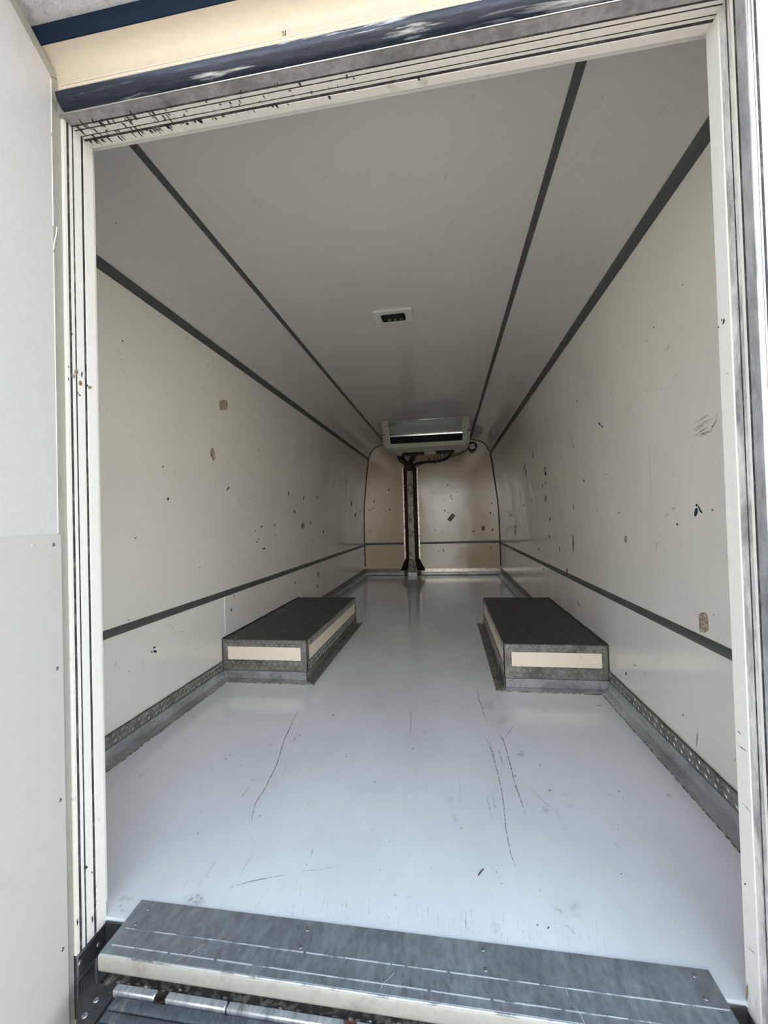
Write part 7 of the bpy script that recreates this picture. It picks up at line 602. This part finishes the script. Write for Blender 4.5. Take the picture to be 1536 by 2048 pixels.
'jamb_d':[[(-516.4,777.1,1191.6),(-516.4,776.2,1186.6),(-516.4,775.3,1182.6),(-516.4,774.3,1185.5),(-516.4,773.6,1190.4),(-516.4,774.6,1195.5),(-516.4,775.5,1197.5),(-516.4,776.4,1196)],[(-516.4,790.6,1170.9),(-516.4,790.1,1169.2),(-516.4,788.7,1168),(-516.4,787,1167.9),(-516.4,786.7,1169.6),(-516.4,787.3,1171.4),(-516.4,788.8,1172.9),(-516.4,790,1172)],[(-516.4,764.6,1149),(-516.4,765.6,1146.2),(-516.4,765,1145.5),(-516.4,764.1,1145.2),(-516.4,762.9,1147.9),(-516.4,762.1,1150.2),(-516.4,762.3,1151.5),(-516.4,763.4,1150.6)],[(-516.4,770.7,1144.6),(-516.4,771.4,1143.2),(-516.4,771,1142),(-516.4,769.7,1141.7),(-516.4,768.3,1142.7),(-516.4,767.2,1144.4),(-516.4,768,1145.9),(-516.4,769.5,1145.6)],[(-516.4,754.9,1269),(-516.4,754.3,1267.1),(-516.4,752.9,1266.2),(-516.4,751.4,1265.8),(-516.4,751.1,1267.3),(-516.4,751.7,1268.9),(-516.4,752.9,1270),(-516.4,754.5,1270.5)],[(-516.4,768.6,147.6),(-516.4,769.2,144.8),(-516.4,766.7,144.1),(-516.4,763,145.1),(-516.4,759.9,148.6),(-516.4,759.7,151.6),(-516.4,762.7,151.7),(-516.4,765.9,150.3)],[(-516.4,780.5,124.4),(-516.4,779.9,123.4),(-516.4,778.8,123.5),(-516.4,777.8,125.1),(-516.4,777.2,127.1),(-516.4,777.8,128.3),(-516.4,778.9,127.4),(-516.4,779.8,126.2)],[(-516.4,788.8,1062.5),(-516.4,788.5,1061.9),(-516.4,787.8,1061.3),(-516.4,787.2,1061.7),(-516.4,786.6,1062.1),(-516.4,787.2,1062.8),(-516.4,787.9,1063.2),(-516.4,788.7,1063.2)],[(-516.4,779.7,27.5),(-516.4,779.1,22.1),(-516.4,778,19.7),(-516.4,777.2,25),(-516.4,776.5,30.6),(-516.4,777.4,34.7),(-516.4,778.3,36.5),(-516.4,779.2,33.2)],[(-516.4,744.5,54.1),(-516.4,743.5,50.8),(-516.4,742.7,48.8),(-516.4,741.8,51.6),(-516.4,741.5,56.9),(-516.4,741.9,61.9),(-516.4,743,61.6),(-516.4,743.7,59)],[(-516.4,748.7,48.3),(-516.4,753.3,54.2),(-516.4,752.9,54.8),(-516.4,748.3,48.8)],[(-516.4,780.8,25.4),(-516.4,785.1,29.2),(-516.4,784.7,29.8),(-516.4,780.4,26)],[(-516.4,746.7,69.3),(-516.4,753.7,70.2),(-516.4,753.4,70.8),(-516.4,746.4,69.8)],[(-516.4,746.5,58.5),(-516.4,751.4,61.2),(-516.4,751,61.8),(-516.4,746.2,59.1)],[(-516.4,781.9,78.5),(-516.4,785.9,84.5),(-516.4,785.5,85),(-516.4,781.4,79.1)],[(-516.4,783.2,22.8),(-516.4,788.3,25),(-516.4,787.9,25.6),(-516.4,782.8,23.4)],[(-516.4,784.2,69.3),(-516.4,790.4,72.2),(-516.4,790,72.8),(-516.4,783.8,69.9)],[(-516.4,784.5,82.3),(-516.4,790.5,88.4),(-516.4,790,89),(-516.4,784,82.8)],[(-516.4,783.3,24.3),(-516.4,788,28.8),(-516.4,787.6,29.4),(-516.4,782.8,24.8)],[(-516.4,783.9,54.7),(-516.4,791,55.2),(-516.4,790.7,55.8),(-516.4,783.5,55.3)],[(-516.4,749.1,71.3),(-516.4,753.4,74),(-516.4,753,74.5),(-516.4,748.7,71.8)],[(-516.4,748.8,53.6),(-516.4,753.8,59.5),(-516.4,753.3,60),(-516.4,748.4,54.1)],[(-516.4,781,35.5),(-516.4,786.6,37.4),(-516.4,786.2,38),(-516.4,780.6,36.1)],[(-516.4,746.4,51.6),(-516.4,751.9,55.3),(-516.4,751.5,55.9),(-516.4,746,52.1)],[(-516.4,783.7,47.3),(-516.4,789.7,49.4),(-516.4,789.2,50),(-516.4,783.3,47.9)],[(-516.4,749.1,72.2),(-516.4,755,77.7),(-516.4,754.6,78.3),(-516.4,748.7,72.7)],[(-516.4,781.6,67.9),(-516.4,787.7,69.6),(-516.4,787.3,70.2),(-516.4,781.3,68.5)],[(-516.4,782,84.9),(-516.4,787.9,87.7),(-516.4,787.5,88.3),(-516.4,781.6,85.5)],[(-516.4,746.6,62.5),(-516.4,752.4,66.1),(-516.4,752,66.7),(-516.4,746.2,63.1)],[(-516.4,782,81.5),(-516.4,786.7,88.6),(-516.4,786.2,89.1),(-516.4,781.5,82)],[(-516.4,747.4,105.4),(-516.4,752.8,107.4),(-516.4,752.5,108),(-516.4,747.1,106)],[(-516.4,748.6,46.1),(-516.4,754.9,46.1),(-516.4,754.6,46.7),(-516.4,748.3,46.7)],[(-516.4,780.9,31.8),(-516.4,787.8,36.3),(-516.4,787.4,36.9),(-516.4,780.5,32.4)],[(-516.4,780.7,21.8),(-516.4,786.9,23),(-516.4,786.5,23.6),(-516.4,780.3,22.4)],[(-516.4,783,11.9),(-516.4,789.7,16.4),(-516.4,789.3,17),(-516.4,782.6,12.4)],[(-516.4,746.5,52.6),(-516.4,750.1,58.8),(-516.4,749.7,59.3),(-516.4,746,53.2)],[(742.4,795.9,1186.5),(742.4,798.3,1184.7),(742.4,800.7,1182.9),(742.4,801.3,1185.8),(742.4,800.2,1189.2),(742.4,798.4,1192.6),(742.4,796.3,1192.7),(742.4,795.4,1190.3)],[(742.4,802.3,1192.4),(742.4,803.5,1191.5),(742.4,804.5,1191.1),(742.4,805.2,1191.8),(742.4,804.2,1193.6),(742.4,803.2,1195),(742.4,802.1,1195.1),(742.4,801.9,1194.1)],[(742.4,802.6,212.2),(742.4,803.3,210.2),(742.4,804.6,208.3),(742.4,805.9,207.8),(742.4,805.9,209.3),(742.4,805.6,210.9),(742.4,804.3,212.7),(742.4,803.5,212.4)],[(742.4,810.7,1184),(742.4,811.2,1182.8),(742.4,812.1,1182.7),(742.4,813,1183.6),(742.4,813,1185.1),(742.4,812.7,1186.3),(742.4,811.9,1186.2),(742.4,811.1,1185.6)],[(742.4,808.5,471.7),(742.4,804,470.3),(742.4,802.7,471.7),(742.4,808.1,472.1)],[(742.4,804,470.3),(742.4,800,469.2),(742.4,799.6,469.6),(742.4,802.7,471.7)],[(742.4,807.5,446.2),(742.4,797.9,446.8),(742.4,796.9,448.3),(742.4,807.2,446.6)],[(742.4,797.9,446.8),(742.4,788,446.7),(742.4,787.7,447.1),(742.4,796.9,448.3)]],
'jamb_g':[[(-516.4,768.6,1148.6),(-516.4,770.2,1144.2),(-516.4,768.2,1142.1),(-516.4,765.7,1142.3),(-516.4,763.7,1145.6),(-516.4,763.2,1148.9),(-516.4,764.1,1151.3),(-516.4,766.5,1152.8)],[(-516.4,775.5,1089.1),(-516.4,775.4,1087.3),(-516.4,774.6,1086.6),(-516.4,773.9,1087.2),(-516.4,773.7,1088.7),(-516.4,774,1090.2),(-516.4,774.7,1091.2),(-516.4,775.5,1091)],[(-516.4,801.8,219.6),(-516.4,800.7,216.9),(-516.4,798.6,217.7),(-516.4,796.8,220.1),(-516.4,796.4,223.5),(-516.4,796.7,226.9),(-516.4,798.8,226),(-516.4,800.8,223.7)],[(-516.4,787.2,376.2),(-516.4,786.5,373),(-516.4,785.2,372.2),(-516.4,784,374.4),(-516.4,783.5,378.3),(-516.4,784.5,380.2),(-516.4,785.4,381.8),(-516.4,786.3,379.4)],[(-516.4,777.3,533.2),(-516.4,788.7,532.6),(-516.4,788.3,533.8),(-516.4,777.1,533.5)],[(-516.4,788.7,532.6),(-516.4,808,532.2),(-516.4,807.9,532.5),(-516.4,788.3,533.8)],[(742.4,790.9,1093.8),(742.4,791.9,1092.4),(742.4,793.9,1092.8),(742.4,795.5,1094.1),(742.4,796.7,1095.8),(742.4,795.8,1097.2),(742.4,793.7,1096.5),(742.4,791.5,1095.8)],[(742.4,803.5,349.6),(742.4,791.9,348.9),(742.4,790.8,350.3),(742.4,803.2,350.1)],[(742.4,791.9,348.9),(742.4,782.3,347.4),(742.4,782,347.9),(742.4,790.8,350.3)],[(742.4,806.3,102.3),(742.4,793.4,106.8),(742.4,792.3,108.6),(742.4,805.9,102.8)],[(742.4,793.4,106.8),(742.4,781.5,110.2),(742.4,781.2,110.8),(742.4,792.3,108.6)],[(742.4,802.3,896.8),(742.4,794.2,898.7),(742.4,794.9,899.4),(742.4,802.4,897.1)],[(742.4,794.2,898.7),(742.4,790.4,902.1),(742.4,790.7,902.3),(742.4,794.9,899.4)]],
'jamb_s':[[(742.4,800.7,19.6),(742.4,802,9),(742.4,805,0.7),(742.4,807.7,1.9),(742.4,807.9,11.3),(742.4,806.9,24.1),(742.4,803.2,31.5),(742.4,800.6,29.6)],[(742.4,783.9,28.8),(742.4,786.6,11.7),(742.4,791.1,0.1),(742.4,794.6,3.4),(742.4,793.9,17.3),(742.4,792.3,29.6),(742.4,788.8,40.5),(742.4,784.8,42)]],
}# ------------------------------------------------------------------ rear door frame: three sides, each band a part
df = thing('door_frame', (.113, .77, 0), 'worn cream and aluminium frame around the open rear doorway', 'door frame')
def bands(side, rows):
    for name, y0, y1, d, m in rows:
        if side == 'left': b_ = (OX0-.03, OX0-d, y0, y1, -.012, OZ+d)
        elif side == 'right': b_ = (OX1+d, OX1+(.03 if y0 > .78 else .010), y0, y1, -.062, OZ+d)
        else: b_ = (OX0-.03, OX1+.03, y0, y1, OZ+d, OZ+.03)
        o = boxo(name, b_, M[m], df, .0012 if y1-y0 > .006 else 0)
bands('left', [('inner_lip', .789, .815, 0, 'frame_w'), ('groove', .785, .789, .0008, 'groove'), ('ribbed_band', .765, .785, .001, 'frame_w'), ('groove', .763, .765, .0008, 'groove'), ('ribbed_band', .754, .763, .001, 'frame_w'), ('groove', .750, .754, .0008, 'groove'), ('outer_band', .7415, .750, .001, 'frame')])
bands('head', [('inner_lip', .797, .815, 0, 'frame'), ('groove', .793, .797, .0008, 'groove'), ('ribbed_band', .786, .793, .001, 'frame'), ('groove', .785, .786, .0008, 'groove'), ('ribbed_band', .772, .785, .0005, 'frame'), ('groove', .771, .772, .0008, 'groove'), ('ribbed_band', .763, .771, .001, 'frame'), ('groove', .760, .763, .0008, 'groove'), ('aluminium_band', .735, .760, .0, 'bandalu')])
bands('right', [('inner_lip', .781, .815, 0, 'frame_w'), ('ribbed_band', .763, .781, .0015, 'frame_g'), ('groove', .762, .763, .0008, 'groove'), ('ribbed_band', .753, .762, .0015, 'frame_g'), ('ribbed_band', .749, .753, .001, 'frame_w'), ('groove', .743, .749, .002, 'groove'), ('aluminium_band', .720, .743, .001, 'bandalu_g')])
# grime along the head's grooves near the left corner
bm = bmesh.new(); rnd = random.Random(4)
for k in range(150):
    x = OX0+.004+abs(rnd.gauss(0, .28)); 
    if x > .5: continue
    y = rnd.choice((.797, .795, .7625, .772, .785)); l = rnd.uniform(.002, .011)*(1.4 if x < -.3 else .8); w = rnd.uniform(.001, .006); s = rnd.choice((-1, 1)) if y < .79 else 1
    z = OZ-.0004
    q = [bm.verts.new(p) for p in ((x, y, z), (x+w, y, z), (x+w*.7+.002, y+s*l, z), (x+.002, y+s*l*.8, z))]; bm.faces.new(q)
tag(finish('grime', bm, M['groove'], df), kind='stuff')
# bead, flange, header and roof lip, running across
hx0, hx1 = -1.02, 1.06
arc = [(.735, OZ+.0005)]+[(.735-.021*math.sin(math.radians(a))-.002, OZ+.026-.025*math.cos(math.radians(a))) for a in (10, 25, 40, 55, 70, 85)]
prismo('bead', arc+[(.735, OZ+.028)], OX0+.012, OX1+.03, 'x', M['bead'], df, 60)
bm = bmesh.new(); tube(bm, [(OX0+.004, .7345, OZ+.0012), (OX1+.02, .7345, OZ+.0012)], .0018, 8); finish('bright_edge', bm, M['steel'], df, 60)
hd = thing('rear_header', (0, .73, 1.80), 'cream panel above the doorway, shaded by the roof lip', 'panel')
boxo('flange', (OX0+.019, hx1, .716, .745, OZ+.0285, OZ+.038), M['header'], hd, .002)
boxo('flange_lip', (OX0+.019, hx1, .718, .745, OZ+.0395, OZ+.044), M['header'], hd, .001)
prismo('panel', [(.736, OZ+.040), (.736, 1.783), (.7355, 1.793), (.733, 1.803), (.728, 1.812), (.721, 1.819), (.711, 1.8245), (.700, 1.827), (.702, 1.869), (.80, 1.869), (.80, OZ+.040)], hx0, hx1, 'x', M['header'], hd, 40)
boxo('crack', (-.0235, -.022, .7345, .737, 1.772, 1.795), M['groove'], hd)
boxo('chip', (-.030, -.026, .7345, .737, 1.780, 1.794), M['tape2'], hd)
rl = thing('roof_lip', (0, .70, 1.86), 'rough white roof edge jutting out over the doorway above a dark blue fascia', 'roof edge')
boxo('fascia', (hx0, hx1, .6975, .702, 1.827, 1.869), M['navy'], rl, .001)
prismo('lip', [(.702, 1.8695), (.696, 1.8685), (.685, 1.8695), (.66, 1.872), (.62, 1.876), (.56, 1.880), (.51, 1.886), (.47, 1.895), (.45, 1.91), (.445, 1.935), (.46, 1.955), (.52, 1.975), (.80, 1.99), (.80, 1.8695)], hx0, hx1, 'x', M['roofw'], rl, 60)
roof = boxo('roof', (-1.06, 1.06, .80, LB+.06, 2.07, 2.09), M['skin']); tag(roof, 'white roof skin over the cold box', 'roof', kind='structure')
# rear corner posts
rp = thing('rear_corner_post', (.9, .74, 0), 'white rear corner post right of the doorway with an upright bead', 'post')
boxo('post_face', (.7535, 1.06, .722, .778, -.10, OZ+.026), M['skin'], rp, .003)
bm = bmesh.new(); tube(bm, [(.7495, .7225, -.09), (.7495, .7225, OZ+.02)], .004, 8); finish('bright_edge', bm, M['steel'], rp, 60)
boxo('upright_bead', (.757, .7595, .7205, .724, -.10, OZ+.02), M['groove'], rp)
boxo('upright_bead', (.7598, .775, .7185, .724, -.10, OZ+.02), M['skin'], rp, .002)
lpst = boxo('rear_corner_post', (-1.06, OX0-.033, .75, .778, -.10, OZ+.026), M['skin'], None, .003)
tag(lpst, 'white rear corner post hidden behind the open left door', 'post')
bs_ = boxo('chassis_skirt', (-1.06, 1.06, .80, LB+.06, -.30, -.061), M['bracket']); tag(bs_, 'dark chassis under the floor of the cold box', 'chassis')

# ------------------------------------------------------------------ the open left door
d1 = thing('door_1', (-.522, .742, 0), 'white insulated rear door swung open at the left, with riveted kick plate', 'door', kind='structure')
DA = math.radians(4.0)
def D(s, z, n):     # s from the hinge towards the free edge, n out of the inner face
    return Vector((-.523+s*math.sin(DA)+n*math.cos(DA), .740-s*math.cos(DA)+n*math.sin(DA), z))
def plate(name, poly, n0, n1, m, smooth=None, bev=0):
    bm = bmesh.new(); A = [bm.verts.new(D(s, z, n0)) for s, z in poly]; B = [bm.verts.new(D(s, z, n1)) for s, z in poly]; k = len(poly)
    for i in range(k): bm.faces.new((A[i], A[(i+1) % k], B[(i+1) % k], B[i]))
    bm.faces.new(A[::-1]); bm.faces.new(B)
    if bev: bmesh.ops.bevel(bm, geom=list(bm.edges), offset=bev, segments=1, affect='EDGES')
    return finish(name, bm, M[m], d1, smooth)
ol = [(0, -.20), (0, 1.800), (.098, 1.859), (.13, 1.865), (.60, 1.865), (.60, -.20)]
plate('door_core', ol, -.062, -.0025, 'doorw')
plate('inner_skin', [(.021, -.19), (.021, 1.786), (.105, 1.836), (.14, 1.844), (.58, 1.844), (.58, -.19)], -.0025, .0005, 'doorw', None, .0005)
plate('edge_strip', [(.0, -.20), (.0, 1.797), (.0205, 1.786), (.0205, -.20)], -.0025, -.0002, 'edge', None, .0004)
plate('edge_strip', [(.0, 1.800), (.098, 1.859), (.13, 1.865), (.60, 1.865), (.60, 1.8445), (.14, 1.8445), (.105, 1.8365), (.0205, 1.7875)], -.0025, -.0002, 'edge', None, .0004)
kp = plate('kick_plate', [(.0165, -.18), (.0175, .842), (.0185, .8475), (.58, .8475), (.58, -.18)], .0005, .0035, 'kick', None, .0006)
bm = bmesh.new(); tube(bm, [D(.0212, z, .0003) for z in (1.78, 1.72, 1.668)], .0009, 6); finish('sealant', bm, M['seal'], d1, 60)
bm = bmesh.new(); tube(bm, [D(.0212, z, .0003) for z in (1.66, 1.55, 1.475)], .0010, 6); finish('sealant', bm, M['seal'], d1, 60)
bm = bmesh.new(); tube(bm, [D(s, z, n) for s, z, n in ((.0215, 1.425, .0005), (.020, 1.44, .001), (.0165, 1.46, .002), (.0145, 1.478, .0025))], .0011, 6); finish('sealant_curl', bm, M['seal'], d1, 60)
bm = bmesh.new(); tube(bm, [D(.0212, z, .0003) for z in (1.42, 1.3, 1.1, .9, .85)], .0010, 6); finish('sealant', bm, M['seal'], d1, 60)
nrm = D(0, 0, 1)-D(0, 0, 0)
for s, z in ((.036, .8275), (.032, .583), (.030, .324), (.030, .035)): rivet(d1, D(s, z, .0034), nrm, .0036, M['rivet'])
rivet(d1, D(.080, .829, .0034), nrm, .0022, M['kick'])

# ------------------------------------------------------------------ sill, step and corner brackets
SX0, SX1 = -.466, .708
sl = thing('door_sill', (.12, .80, 0), 'scuffed grey metal sill sheet with screws at the front edge of the floor', 'sill')
boxo('sill_sheet', (SX0, SX1, .7415, .8585, -.004, .0032), M['sill'], sl, .0012)
for y, w in ((.7935, .0011), (.7585, .0011)):
    bm = bmesh.new(); rnd = random.Random(int(y*1000)); x = SX0+.012
    while x < SX1-.01:
        l = rnd.uniform(.02, .12); x2 = min(x+l, SX1-.004)
        box(bm, x, x2, y-w*rnd.uniform(.5, 1), y+w*rnd.uniform(.4, .9), .0030, .0041); x = x2+rnd.choice((.0, .0, .003, .006))
    finish('ridge', bm, M['ridge'], sl)
# streaks rubbed across the sheet
bm = bmesh.new(); rnd = random.Random(9)
for k in range(120):
    x = rnd.uniform(SX0+.03, SX1-.04); y = rnd.uniform(.7435, .79); l = rnd.uniform(.004, .016); w = rnd.uniform(.0003, .0011); dx = (.12-x)*.08+rnd.uniform(-.003, .001)
    q = [bm.verts.new(p) for p in ((x, y, .0035), (x+w, y, .0035), (x+w*.4+dx, y+l, .0035), (x+dx, y+l, .0035))]; bm.faces.new(q)
tag(finish('streaks', bm, M['groove'], sl), kind='stuff')
bm = bmesh.new()
for pts_ in ([(.104, .7425), (.108, .752), (.110, .759), (.121, .77), (.128, .779)], [(-.30, .746), (-.287, .757), (-.28, .763), (-.262, .786)], [(.455, .7425), (.452, .756), (.440, .772), (.438, .792)]):
    for a, b_ in zip(pts_, pts_[1:]):
        w = .0007; q = [bm.verts.new(p) for p in ((a[0]-w, a[1], .0034), (a[0]+w, a[1], .0034), (b_[0]+w, b_[1], .0034), (b_[0]-w, b_[1], .0034))]; bm.faces.new(q)
finish('scratch', bm, M['ridge'], sl)
for x, y in SCREWS: rivet(sl, (x, y, .003), (0, 0, 1), .0040, M['screw'], 'screw', .28)
prismo('nosing', [(.742, .0012), (.7395, .0), (.738, -.004), (.7378, -.026), (.740, -.032), (.746, -.035), (.80, -.035), (.80, -.0045), (.742, -.0045)], SX0, SX1, 'x', M['nosing'], sl, 50)
boxo('worn_edge', (SX0+.002, SX1-.002, .7388, .7424, -.0005, .0028), M['ridge'], sl, .001)

st = thing('rear_step', (.12, .66, -.06), 'dirty rear step with a worn silver band and grey ribbed tread below the sill', 'step')
prismo('step_base', [(-.50, .80), (-.50, .7435), (-.44, .668), (-.33, .56), (.738, .56), (.738, .80)], -.14, -.064, 'z', M['grit'], st, None)
def wob(y0, y1): return y0, y1
for x0, x1 in ((-.425, -.335), (-.312, -.188), (-.185, .04), (.062, .30), (.303, .642)):
    boxo('silver_band', (x0, x1, .7265, .7415, -.064, -.050), M['silver'], st, .002)
for y0, y1, z in ((.704, .7235, -.0545), (.684, .702, -.0565), (.664, .682, -.0565), (.644, .662, -.0565), (.60, .642, -.0565)):
    boxo('tread_rib', (-.415 if y0 > .65 else -.36, .642, y0, y1, -.066, z), M['steptread'], st, .003, 2)
for x, m in ((-.3235, 'rust_d'), (.051, 'rust')):
    bm = bmesh.new(); lathe(bm, [(.0125, -.0625), (.0115, -.0525), (.0085, -.0545), (.006, -.0615), (0, -.0625)], 14, Matrix.Translation((x, .734, 0))); finish('bolt_hole', bm, M[m], st, 40)
bm = bmesh.new(); rnd = random.Random(2)
for k in range(160):
    x = rnd.uniform(-.44, .70); y = .7445+rnd.uniform(-.0025, .003); r_ = rnd.uniform(.0015, .0042)
    bmesh.ops.create_icosphere(bm, subdivisions=1, radius=r_, matrix=Matrix.Translation((x, y, -.0575+rnd.uniform(-.003, .006))) @ Matrix.Diagonal((1.6, .8, .7, 1)))
tag(finish('grit', bm, M['grit'], st, 60), kind='stuff')

def bracket(sx, xe, label):
    b = thing('corner_bracket', (xe, .77, -.07), label, 'bracket', 'corner brackets of the doorway')
    xa, xb = sorted((xe-sx*.028, xe-sx*.002)) if False else sorted((xe+sx*.022, xe-sx*.001))
    boxo('upright_plate', (xa, xb, .7415, .813, -.14, -.0125), M['bracket'], b, .002) if sx < 0 else boxo('upright_plate', (xe-.004, xe-.0005, .75, .813, -.0635, -.012), M['bracket'], b, .001)
    fa, fb = sorted((xe-sx*.014, xe-sx*.094)); prismo('foot_plate', [(xe-sx*.0025, .806), (xe-sx*.0025, .747), (xe-sx*.045, .70), (xe-sx*.090, .64), (xe-sx*.096, .64), (xe-sx*.096, .7235), (xe-sx*.050, .7435), (xe-sx*.050, .806)], -.0638, -.0575, 'z', M['bracket'], b, None)
    ra, rb = sorted((xe-sx*.0015, xe-sx*.049)); boxo('end_plate', (ra, rb, .8075, .8115, -.057, -.004), M['bracket'], b, .002)
    if sx < 0:
        for y in (.792, .748): rivet(b, (xb, y, -.038 if y > .77 else -.030), (1, 0, 0), .0052, M['screw'], 'screw', .3)
        bm = bmesh.new(); tube(bm, [(xe+.002, .811, -.060), (xe+.003, .78, -.058), (xe+.002, .742, -.058)], .003, 6); finish('seal_bead', bm, M['bracket'], b, 60)
        tubeo('edge_bead', [(SX0-.006, .741, -.06), (SX0-.006, .740, -.03), (SX0-.006, .742, -.008)], .003, M['bracket'], b, 6)
    for y in (.715, .69): rivet(b, (xe-sx*.068, y, -.0575), (0, 0, 1), .0058, M['screw'], 'screw', .3)
    return b
bracket(-1, OX0, 'dark corner bracket with screws under the left jamb beside the sill')
bracket(1, OX1, 'dark corner bracket under the right jamb beside the sill')

# ------------------------------------------------------------------ marks: chips, scuffs, tape left on the panels
def flatmesh(name, polys, m, parent=None, lift=0.0):
    bm = bmesh.new()
    fade = bm.verts.layers.float.new('fade')
    for p in polys:
        r = [bm.verts.new((x/1000, y/1000, z/1000)) for x, y, z in p]
        if len(r) == 4:
            for v in r: v[fade] = 1.7
            bm.faces.new(r)
        else:                                   # a smudge thins out towards its rim
            c = bm.verts.new(sum((v.co for v in r), Vector())/len(r)); c[fade] = 1.1
            for i in range(len(r)): bm.faces.new((c, r[i], r[(i+1) % len(r)]))
    return finish(name, bm, m, parent)
OWN = {'jamb': df, 'left': bpy.data.objects['wall_left'], 'right': bpy.data.objects['wall_right'], 'back': wb, 'floor': fl, 'ceiling': ceil}
NM = {'d': 'paint_chips', 'n': 'paint_chips', 'b': 'glue_marks', 'g': 'scuff_marks', 's': 'smear_marks', 'o': 'stain_marks'}
TAPE = {'left_T1': ('tape_patch', 'square of old brown tape on the left wall', 'tape', 'tape'),
        'left_T2': ('paper_scrap', 'torn brown paper scrap on the left wall below the tape square', 'paper scrap', 'tape2'),
        'right_T3': ('tape_patch', 'peeling tan tape strip on the right wall just above the grey strip', 'tape', 'tape2'),
        'right_T4': ('paper_scrap', 'small torn tan paper scrap halfway up the right wall', 'paper scrap', 'tape2'),
        'back_T5': ('tape_patch', 'slanted grey tape piece in the middle of the bulkhead', 'tape', 'tape3'),
        'back_T6': ('paper_scrap', 'small brown paper scrap low on the right of the bulkhead', 'paper scrap', 'tape3')}
for key, polys in MARKS.items():
    s, c = key.rsplit('_', 1)
    if key in TAPE:
        n_, lab, cat, mm = TAPE[key]
        bm = bmesh.new(); p = polys[0]; inw = Vector({'left': (1, 0, 0), 'right': (-1, 0, 0), 'back': (0, -1, 0)}[s])
        A = [bm.verts.new(Vector(q)/1000-inw*.0012) for q in p]; B = [bm.verts.new(Vector(q)/1000+inw*.0003) for q in p]; k = len(p)
        for i in range(k): bm.faces.new((A[i], A[(i+1) % k], B[(i+1) % k], B[i]))
        bm.faces.new(A[::-1]); bm.faces.new(B)
        tag(finish(n_, bm, M[mm]), lab, cat)
    elif c == 'H':
        cs = [sum((Vector(q) for q in p), Vector())/len(p)/1000 for p in polys]
        p0 = (Vector(polys[0][0])+Vector(polys[0][3]))/2000; p1 = (Vector(polys[-1][1])+Vector(polys[-1][2]))/2000
        th = tubeo('thread', [Vector((v.x, v.y, .0016)) for v in (p0, cs[0], cs[1], p1)], .0013, MK['d'], None, 6)
        tag(th, 'short dark thread lying on the floor near the sill', 'thread')
    else:
        tag(flatmesh(NM[c], polys, MK[c], OWN[s]), kind='stuff')
